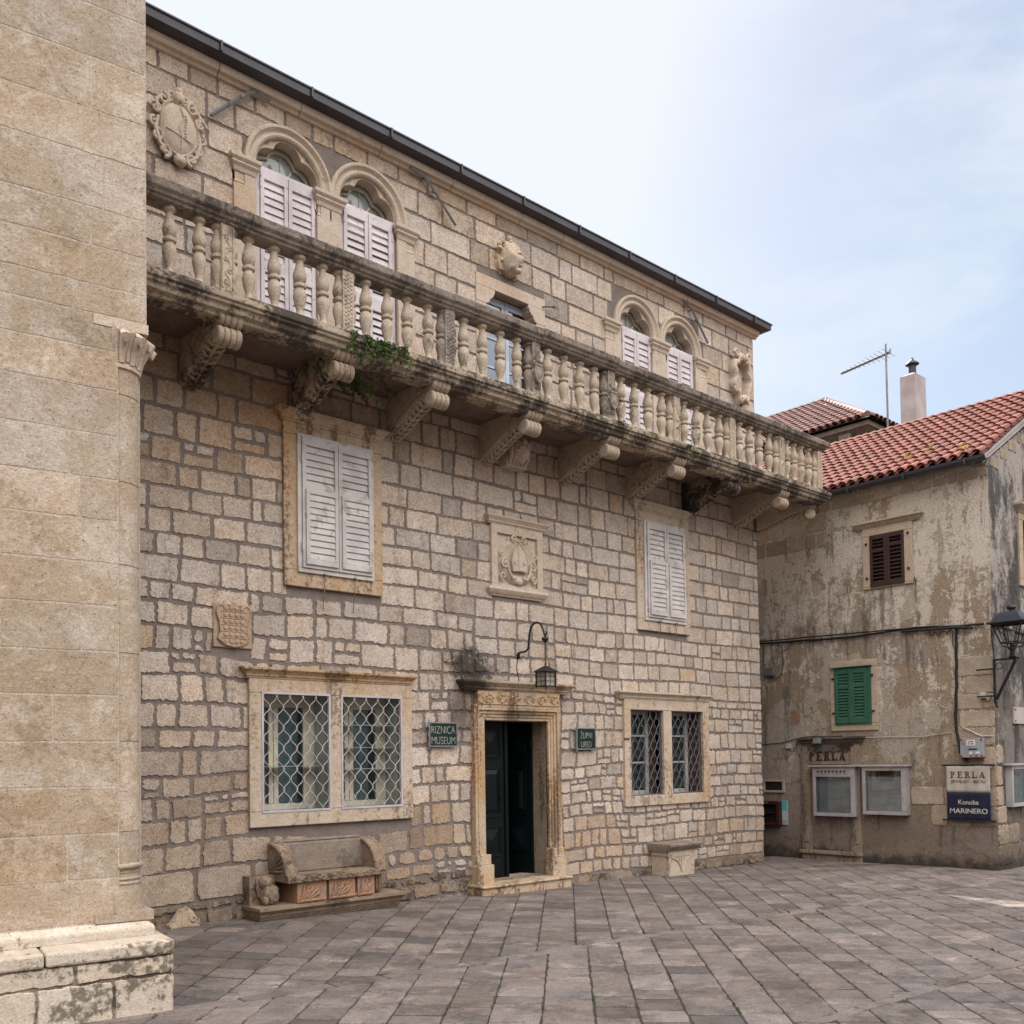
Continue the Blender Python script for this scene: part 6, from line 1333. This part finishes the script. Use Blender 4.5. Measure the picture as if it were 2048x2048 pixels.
# --- things on the corner house (hp: facade frame)
def hp(name, label, cat, group=None, gable=False): return empty(name, HP, 0 if gable else R(-90), label, cat, group)
def case(x0, x1, z0, z1, d, label, inner, gable=False, board=None):
    s = hp('display_case', label, 'display case', 'glazed display cases on the house wall', gable)
    mb = MB(); frame_boxes(mb, x0, x1, z0, z1, .05, .075, inner[2], .055, -d, -.002); mb.box(x0 + .001, x1 - .001, -.03, -.002, z0 + .001, z1 - .001)
    mb.box(x1 - .055, x1 - .02, -d - .004, -d + .001, z0 + .25, z0 + .45); mb.tube([(x1 - .04, -d - .004, (z0 + z1) / 2), (x1 - .04, -d - .012, (z0 + z1) / 2)], .010, 6)
    mb.build('case', M['alu'], s, bevel=0.004)
    mb = MB(); mb.box(x0 - .06, x1 + .04, -d - .04, -.001, z1 + .001, z1 + .03); mb.build('cover', M['alu'], s, bevel=0.006)
    mb = MB(); mb.box(x0 + .051, x1 - .076, -.035, -.031, z0 + .056, z1 - inner[2] - .001)
    for k in range(1, 4): mb.box(x0 + .05 + (x1 - x0 - .13) * k / 4, x0 + .053 + (x1 - x0 - .13) * k / 4, -.0365, -.035, z0 + .06, z1 - inner[2] - .01)
    mb.build('board', board, s)
    mb = MB(); mb.box(x0 + .051, x1 - .076, -d + .012, -d + .016, z0 + .056, z1 - inner[2] - .001); mb.build('pane', M['clearglass'], s)
    return s
c1 = case(-2.81, -2.08, .635, 1.42, .14, 'aluminium display case with a row of black arrowheads across its top', (0, 0, .155), board=M['casein'])
mb = MB()
for k in range(8):
    x = -2.715 + k * .066; mb.prism([(x - .028, 1.345), (x + .024, 1.318), (x + .012, 1.345), (x + .024, 1.374)], XZ, -.1435, -.1405)
mb.build('arrowhead_row', M['black'], c1)
mb = MB(); mb.box(-2.75, -2.20, -.143, -.1405, 1.30, 1.303); mb.box(-2.76, -2.71, -.1425, -.1405, 1.395, 1.405); mb.build('label_strip', M['gold'], c1)
c2 = case(-1.96, -1.26, .685, 1.42, .13, 'aluminium display case with a mustard strip and black script above a pale board', (0, 0, .06), board=M['casein2'])
mb = MB(); mb.box(-1.905, -1.34, -.045, -.037, 1.27, 1.355); mb.build('mustard_strip', M['gold'], c2)
mb = MB(); mb.tube([(-1.78 + k * .008, -.047, 1.31 + .022 * sin(k * 1.15) * (1.4 - k * .03)) for k in range(36)], .003, 4); mb.build('script_lettering', M['black'], c2)
c3 = case(.30, .93, .83, 1.42, .10, 'narrow pale display case with photographs on the side wall of the corner house', (0, 0, .05), True, board=M['paper'])
mb = MB()
for xa, xb, za, zb in ((.40, .80, 1.13, 1.25), (.40, .50, .93, 1.10), (.55, .66, .98, 1.13), (.70, .80, .93, 1.10), (.55, .66, .89, .96)): mb.box(xa, xb, -.042, -.038, za, zb)
mb.build('photographs', M['room'], c3)
text_mesh('PERLA', .085, M['red'], 'lettering', c3, (.60, -.04, 1.275), .34, 0.002, .002)
# banners
bn = hp('hanging_banner', 'off-white cloth banner lettered PERLA JEWELRY - BIJOU hung above the navy one', 'banner', 'two cloth banners on one pair of rods')
def clothpanel(name, x0, x1, z0, z1, y, mat, par):
    mb = MB(); nx, nz = 28, 10; vs = []
    for j in range(nz + 1):
        for i in range(nx + 1):
            x = x0 + (x1 - x0) * i / nx; z = z0 + (z1 - z0) * j / nz; vs.append((x, y + .004 * sin(x * 40) * (0.3 + .7 * (1 - j / nz)) + .003 * sin(x * 17 + 2), z))
    mb.add(vs, [(j * (nx + 1) + i, j * (nx + 1) + i + 1, (j + 1) * (nx + 1) + i + 1, (j + 1) * (nx + 1) + i) for j in range(nz) for i in range(nx)])
    o = mb.build(name, mat, par, smooth=80); sm = o.modifiers.new('solid', 'SOLIDIFY'); sm.thickness = 0.003; sm.offset = 1; return o
clothpanel('cloth', -.675, -.06, 1.045, 1.435, -.075, M['cloth'], bn)
mb = MB(); mb.tube([(-.735, -.075, 1.437), (.01, -.075, 1.437)], .012, 8)
for x in (-.70, -.03): mb.tube([(x, -.075, 1.437), (x, 0, 1.437)], .010, 6)
mb.build('rod', M['iron'], bn)
slab_word('PERLA', -.615, -.105, 1.255, 1.345, -.084, 0.003, M['goldtx'], 'lettering', bn)
text_mesh('JEWELRY - BIJOU', .055, M['goldtx'], 'lettering', bn, (-.365, -.084, 1.185), .49, 0.0003, .0015)
bn2 = hp('hanging_banner', 'navy cloth banner lettered Konoba MARINERO below the off-white one', 'banner', 'two cloth banners on one pair of rods')
clothpanel('cloth', -.67, -.06, .645, 1.043, -.075, M['navy'], bn2)
mb = MB(); mb.tube([(-.735, -.075, .643), (.015, -.075, .643)], .012, 8)
for x in (-.70, -.03): mb.tube([(x, -.075, .643), (x, 0, .643)], .010, 6); mb.blob((x + (-.03 if x < -.3 else .03), -.075, .643), .016, .016, .016, 0, 1, 6)
mb.build('rod', M['iron'], bn2)
text_mesh('Konoba', .095, M['whitetx'], 'lettering', bn2, (-.365, -.084, .872), .285, 0.0005, .0015)
text_mesh('MARINERO', .10, M['whitetx'], 'lettering', bn2, (-.365, -.084, .745), .53, 0.001, .0015)
# fuse box
eb = hp('fuse_box', 'battered grey fuse box with rusty corners above the cloth banners', 'fuse box')
mb = MB(); mb.box(-.445, -.135, -.10, 0, 1.55, 1.815); mb.box(-.45, -.13, -.112, -.1005, 1.545, 1.82); mb.build('box', M['elec'], eb, bevel=.008)
mb = MB(); mb.box(-.355, -.235, -.117, -.1125, 1.715, 1.795); mb.lathe([(.025, 0), (.025, .004)], (0, 0, 0), 14); k = 28; mb.v[-k:] = [(-.30 + x, -.1125 - z, 1.61 + y) for x, y, z in mb.v[-k:]]; mb.box(-.235, -.175, -.115, -.1125, 1.60, 1.63); mb.build('label_plate', M['label'], eb)
mb = MB()
for x, z in ((-.445, 1.55), (-.165, 1.55), (-.445, 1.785), (-.165, 1.785), (-.31, 1.55)): mb.box(x, x + .03, -.1145, -.1125, z, z + .03)
mb.box(-.33, -.32, -.1185, -.1172, 1.73, 1.775); mb.build('red_mark', M['red'], eb)
mb = MB()
for zz, a, b in ((1.765, -.315, -.255), (1.735, -.30, -.25)): mb.box(a, b, -.1185, -.1172, zz, zz + .012)
mb.box(-.33, -.21, -.115, -.1125, 1.655, 1.675); mb.build('marking', M['black'], eb)
# junction boxes
jb = hp('junction_box', 'grey junction box with looping wires high on the wall beside the palace corner', 'junction box')
mb = MB(); mb.box(-3.73, -3.54, -.08, 0, 2.97, 3.115)
for k in range(3): mb.tube([(-3.70 + k * .06, -.04, 2.97), (-3.70 + k * .06, -.04, 2.945)], .014, 6)
mb.build('box', M['galv'], jb, bevel=.008)
mb = MB(); mb.tube([(-3.75, -.02, 3.50), (-3.77, -.02, 3.2), (-3.74, -.03, 3.05)], .006, 5); mb.tube([(-3.40, -.02, 3.48), (-3.38, -.02, 3.15), (-3.42, -.02, 2.98), (-3.52, -.02, 2.92), (-3.64, -.03, 2.95)], .006, 5); mb.tube([(-3.40, -.02, 3.36), (-3.3, -.02, 3.40), (-3.2, -.02, 3.50)], .004, 5); mb.build('wire', M['cable'], jb)
for x, z, lab in ((-3.31, 1.77, 'tiny pale plastic box on the wall left of the blocked doorway cornice'), (-.14, 2.43, 'tiny pale plastic box under the street lamp bracket')):
    j = hp('junction_box', lab, 'junction box'); mb = MB(); mb.box(x - .042, x + .042, -.045, 0, z - .042, z + .042); mb.box(x - .037, x + .037, -.050, -.0455, z - .037, z + .037); mb.build('box', M['plastic'], j, bevel=.006)
    mb = MB(); mb.tube([(x, -.02, z - .04), (x + .03, -.02, z - .09), (x + .09, -.02, z - .08), (x + .11, -.02, z - .02)], .005, 5); mb.build('wire', M['cable'], j)
# notice box and leaflet
nb = hp('notice_box', 'dark red wooden notice box half hidden behind the palace corner', 'notice box')
mb = MB(); frame_boxes(mb, -4.25, -3.475, .44, .85, .06, .06, .055, .055, -.10, -.002); mb.box(-4.2, -3.53, -.03, -.002, .5, .8); mb.build('case', M['redbox'], nb, bevel=.005)
mb = MB(); mb.box(-4.19, -3.535, -.034, -.0305, .496, .794); mb.build('board', M['dark'], nb); mb = MB(); mb.box(-4.0, -3.6, -.095, -.034, .64, .655); mb.build('shelf', M['redbox'], nb)
mb = MB(); mb.box(-3.95, -3.68, -.104, -.1005, .805, .835); mb.build('label_plate', M['gold'], nb)
lf = hp('leaflet', 'turquoise and white leaflet pinned to the wall beside the red notice box', 'leaflet')
mb = MB(); mb.box(-3.468, -3.365, -.024, -.002, .455, .862); mb.build('sheet', M['paper'], lf); mb = MB(); mb.box(-3.467, -3.366, -.0265, -.0245, .69, .861); mb.box(-3.467, -3.366, -.0265, -.0245, .50, .52); mb.build('turquoise_panel', M['turq'], lf)
# sconce over the blocked doorway
sc = hp('wall_sconce', 'small blue-grey floodlight on the sooty cornice of the blocked doorway', 'lamp')
mb = MB(); mb.prism([(-.20, 1.80), (-.13, 1.79), (-.10, 1.87), (-.17, 1.89)], YZ, -2.77, -2.64); mb.build('shade', M['galv'], sc, bevel=.008); mb = MB(); mb.tube([(-2.705, -.13, 1.88), (-2.705, -.11, 1.91), (-2.705, -.05, 1.915)], .010, 6); mb.build('arm', M['iron'], sc)
# cables
def cable(label, runs, mat='cable'):
    s = hp('cable', label, 'cable'); 
    for i, (pts, r) in enumerate(runs):
        mb = MB(); q = []
        for a, b in zip(pts[:-1], pts[1:]):
            for k in range(6): t = k / 6; q.append(tuple(a[c] + (b[c] - a[c]) * t for c in range(3)))
        q.append(pts[-1]); q = [(x + .004 * sin(k * 1.7), y, z - .0 + .003 * sin(k * 2.3)) for k, (x, y, z) in enumerate(q)]
        mb.tube(q, r, 6); mb.build('strand', M[mat], s, smooth=60)
    return s
cable('thick bundle of black cables running along the upper wall to the street lamp', [([(-9, -.03, 3.62), (-3.8, -.03, 3.54), (-2.2, -.03, 3.475), (-1.3, -.035, 3.50), (-.6, -.04, 3.46), (-.1, -.04, 3.45)], .018), ([(-9, -.045, 3.66), (-3.8, -.045, 3.575), (-2.0, -.045, 3.53), (-.9, -.05, 3.50), (-.5, -.05, 3.46)], .012), ([(-1.3, -.05, 3.47), (-.9, -.06, 3.455), (-.5, -.06, 3.44), (-.25, -.05, 3.41)], .022), ([(-.9, -.03, 3.44), (-.85, -.03, 3.34), (-.8, -.03, 3.42), (-.74, -.03, 3.33), (-.7, -.03, 3.43), (-.62, -.03, 3.38), (-.55, -.03, 3.43)], .005)])
cable('black cable dropping down the wall to the fuse box', [([(-.49, -.03, 3.44), (-.50, -.03, 3.1), (-.51, -.03, 2.6), (-.535, -.03, 2.13), (-.53, -.03, 1.95), (-.49, -.04, 1.75), (-.47, -.05, 1.62), (-.43, -.05, 1.54), (-.37, -.05, 1.51)], .020), ([(-.54, -.03, 3.4), (-.55, -.03, 3.2), (-.51, -.03, 3.12)], .006)])
cable('thin white cable sagging across the wall past the fuse box', [([(-3.1, -.02, 1.92), (-2.04, -.015, 1.88), (-1.04, -.015, 1.865), (-.62, -.02, 1.915)], .006), ([(-.44, -.03, 1.98), (-.38, -.04, 1.96), (-.18, -.03, 1.85), (-.02, -.02, 1.845)], .009)], 'wirew')
cable('black cable running from the palace corner to the blocked doorway cornice', [([(-6, -.02, 1.80), (-3.84, -.02, 1.81), (-3.45, -.02, 1.825), (-3.25, -.02, 1.87), (-3.0, -.06, 1.915), (-2.3, -.08, 1.912)], .008), ([(-3.16, -.02, 1.86), (-3.16, -.02, 1.70), (-3.08, -.02, 1.55), (-2.95, -.03, 1.45), (-2.86, -.06, 1.43)], .004)])
cable2 = empty('cable', HP, 0, 'black cable stretched behind the street lamp along the side wall', 'cable')
mb = MB(); mb.tube([(-.05, -.03, 3.45), (.3, -.02, 3.42), (.7, -.02, 3.40), (3, -.02, 3.3)], .014, 6); mb.build('strand', M['cable'], cable2)
# marble plaque on the side wall
pq = hp('wall_plaque', 'pale marble plaque screwed to the side wall at the right edge', 'plaque', gable=True)
mb = MB(); mb.box(.61, 1.25, -.03, 0, 2.03, 2.275); mb.build('slab', M['marble'], pq, bevel=.004); mb = MB()
for x, z in ((.66, 2.235), (.66, 2.07), (1.2, 2.235), (1.2, 2.07)): mb.tube([(x, -.03, z), (x, -.038, z)], .012, 8)
mb.build('screw', M['iron'], pq)
# --- street lamp on the corner
sl_ = empty('street_lamp', (14.105, 5.555, 0), 0, 'black four-sided street lamp on an iron bracket at the house corner', 'street lamp')
mb = MB(); LX, LY = -0.035, -0.27
mb.box(-.035, .005, -.03, .0, 2.30, 2.92); mb.box(-.04, .02, -.36, 0.0, 2.905, 2.93); mb.tube([(-.015, -.30, 2.90), (-.015, -.03, 2.36)], .024, 6); mb.tube([(-.015, -.02, 2.34), (-.015, -.03, 2.27), (-.015, -.05, 2.25)], .02, 6)
for zz in (2.40, 2.78): mb.box(-.06, -.035, -.02, .22, zz, zz + .022)
mb.tube([(-.015, -.08 + .05 * cos(a), 2.83 + .045 * sin(a)) for a in [q * pi / 6 for q in range(13)]], .007, 5); mb.build('bracket', M['iron'], sl_, bevel=.003)
mb = MB(); mb.lathe([(.045, 2.93), (.05, 2.95), (.034, 2.96), (.034, 3.04), (.06, 3.05), (.055, 3.065), (.03, 3.07), (.03, 3.12), (.02, 3.13)], (LX, LY, 0), 14); post = mb.build('socket', M['iron'], sl_, smooth=40)
mb = MB(); zt, zb = 3.41, 3.13; ht, hb = .20, .11
for a, b in ((-1, -1), (1, -1), (1, 1), (-1, 1)):
    mb.tube([(LX + a * ht, LY + b * ht, zt), (LX + a * hb, LY + b * hb, zb)], .010, 5); mb.tube([(LX + a * hb, LY + b * hb, zb + .01), (LX + a * .10, LY + b * .10, 3.09), (LX + a * .03, LY + b * .03, 3.07)], .009, 5)
for h, z in ((ht, zt - .005), (hb, zb + .01)):
    q = [(LX - h, LY - h, z), (LX + h, LY - h, z), (LX + h, LY + h, z), (LX - h, LY + h, z)]
    for k in range(4): mb.tube([q[k], q[(k + 1) % 4]], .010, 5)
for s in (-1, 1): mb.tube([(LX, LY + s * ht, zt), (LX, LY + s * hb, zb)], .006, 5); mb.tube([(LX + s * ht, LY, zt), (LX + s * hb, LY, zb)], .006, 5)
mb.build('lantern_frame', M['iron'], sl_)
def sq(h, z): return [(LX - h, LY - h, z), (LX + h, LY - h, z), (LX + h, LY + h, z), (LX - h, LY + h, z)]
mb = MB(); ring = sq(.245, 3.40) + sq(.25, 3.415) + sq(.185, 3.45) + sq(.115, 3.56) + sq(.06, 3.575); mb.add(ring, [(i * 4 + k, i * 4 + (k + 1) % 4, i * 4 + 4 + (k + 1) % 4, i * 4 + 4 + k) for i in range(4) for k in range(4)] + [(16, 17, 18, 19)])
mb.lathe([(.035, 3.57), (.035, 3.60), (.06, 3.615), (.065, 3.635), (.05, 3.655), (.005, 3.665)], (LX, LY, 0), 14); mb.build('cap', paint_mat('blue_black_lamp_cap', (.03, .035, .048), .35, metal=.3), sl_, smooth=35)
mb = MB(); mb.tube([(LX, LY, 3.12), (LX, LY, 3.22)], .012, 6); mb.blob((LX, LY, 3.27), .03, .03, .05, 0, 1, 8); mb.build('bulb', M['lampglass'], sl_, smooth=60)
mb = MB(); mb.tube([(-.05, .0, 3.42), (-.06, -.01, 3.2), (-.04, -.02, 3.0), (-.02, -.02, 2.92)], .009, 5); mb.tube([(-.06, .0, 3.42), (-.03, -.12, 3.30), (LX, LY + .05, 3.17)], .006, 5); mb.build('wire', M['cable'], sl_)
# --- television antenna
an = empty('television_antenna', (18.2, 9.05, 6.9), 0, 'thin television antenna on a tall mast left of the chimney', 'antenna')
mb = MB(); mb.tube([(0, 0, 0), (0, 0, 2.88)], .022, 6); mb.build('mast', M['galv'], an)
mb = MB(); mb.tube([(0, -.10, 2.70), (0, .98, 2.60)], .016, 6); mb.tube([(0, -.10, 2.67), (0, .98, 2.57)], .010, 6)
for k in range(11): y = -.05 + k * .095; l = .26 - .018 * k; mb.tube([(-l, y, 2.69 - .0093 * k), (l, y, 2.69 - .0093 * k)], .005, 4)
mb.tube([(-.03, -.10, 2.64), (-.03, -.10, 2.74)], .02, 5); mb.build('boom', M['galv'], an)

# ================================================================== PLANTS
random.seed(71)
def leaves(mb, n, pf, size, mat=0, droop=0.5):
    for _ in range(n):
        p = Vector(pf()); d = Vector((rnd(-1, 1), rnd(-1, 1), rnd(-1.2, .6) - droop * .5)).normalized(); s = d.cross(Vector((rnd(-1, 1), rnd(-1, 1), rnd(-1, 1)))).normalized(); l = rnd(.6, 1.3) * size; w = l * rnd(.28, .42)
        k = rnd(.55, 1.4); c = (k * rnd(.8, 1.7), k, k * rnd(.6, 1.1)); u = d.cross(s) * l * .1
        mb.add([p, p + d * l * .5 + s * w + u, p + d * l, p + d * l * .5 - s * w + u], [(0, 1, 2), (0, 2, 3)], mat, c)
pl = empty('trailing_plant', (5.16, 7.72, 5.62), 0, 'green trailing plant with purple flowers hanging under the balcony edge', 'plant')
stems = []
for k in range(17):
    x0 = rnd(-.30, .40); p = Vector((x0, rnd(-.02, .02), .07)); q = [p.copy()]; d = Vector((rnd(-.3, .3), -.5, .3))
    for i in range(int(rnd(3, 10))):
        p = p + d * .035; d = (d + Vector((rnd(-.5, .5), rnd(-.1, .5), -.55))).normalized()
        q.append(p.copy())
    stems.append(q)
for k in range(16):       # bushier part in the lee of the bracket, towards the wall
    x0 = rnd(-.42, -.1) if k < 10 else rnd(-.1, .35); p = Vector((x0, rnd(.3, .8), -.06)); q = [p.copy()]; d = Vector((rnd(.0, .4), rnd(-.3, .2), -.5))
    for i in range(int(rnd(6, 12)) if k != 3 else 17):
        p = p + d * .033; d = (d + Vector((rnd(-.2, .6), rnd(-.3, .2), rnd(-.5, .1)))).normalized(); q.append(p.copy())
    stems.append(q)
mb = MB()
for q in stems: mb.tube(q, .0035, 4, 0, (1.2, 1.0, .7))
for q in stems:
    for p in q: leaves(mb, 8, lambda: p + Vector((rnd(-.022, .022), rnd(-.022, .022), rnd(-.022, .022))), rnd(.020, .038))
tag(mb.build('foliage', M['leaf'], pl))
for k in range(9):
    mb = MB(); p = random.choice(stems)[-1]; leaves(mb, 9, lambda: p + Vector((rnd(-.016, .016), rnd(-.016, .016), rnd(-.016, .016))), .020, 0, 0); mb.build('flower', M['petal'], pl)
for (x, y, z, s, lab) in ((8.72, 7.70, 5.685, .05, 'small green weed tuft on the balcony edge below the right crest pedestal'), (10.02, 7.68, 5.66, .05, 'small green weed tuft on the balcony edge above the sixth bracket'), (10.2, 7.69, 5.60, .055, 'drooping weed tuft on the balcony moulding between the sixth and seventh brackets'), (11.13, 7.70, 5.64, .05, 'small green weed tuft on the balcony edge above the blackened bracket'), (11.45, 7.78, 5.50, .06, 'green weed tuft growing on the top of the blackened bracket')):
    mb = MB(); leaves(mb, 46, lambda: (rnd(-s, s), rnd(-s, s) * .5, rnd(-s * .4, s * .6)), .03, 0, 0); tag(mb.build('weed_tuft', M['leaf'], None, loc=(x, y, z)), lab, 'weed', 'weeds growing on the balcony edge')
def roofpt(lx, up): return (14.15 - 0.24 + up, 5.58 - lx, 5.84 + .57 * up + .10)
for lx, upd, s, lab in ((-.26, .10, .07, 'yellow-green weed in the tiles at the gutter end'), (-.95, .55, .04, 'tiny yellow weed among the tiles up from the gutter end'), (-1.25, .45, .05, 'small yellow weed in the middle of the tile slope'), (-3.35, .10, .06, 'yellow-green weed at the gutter near the balcony end'), (-3.65, .22, .04, 'tiny weed in the tiles just right of the balcony end')):
    mb = MB(); leaves(mb, 34, lambda: (rnd(-s, s), rnd(-s, s), rnd(0, s)), .032, 0, -1); tag(mb.build('roof_weed', M['yellow'], None, loc=roofpt(lx, upd)), lab, 'weed', 'yellow weeds growing between roof tiles')
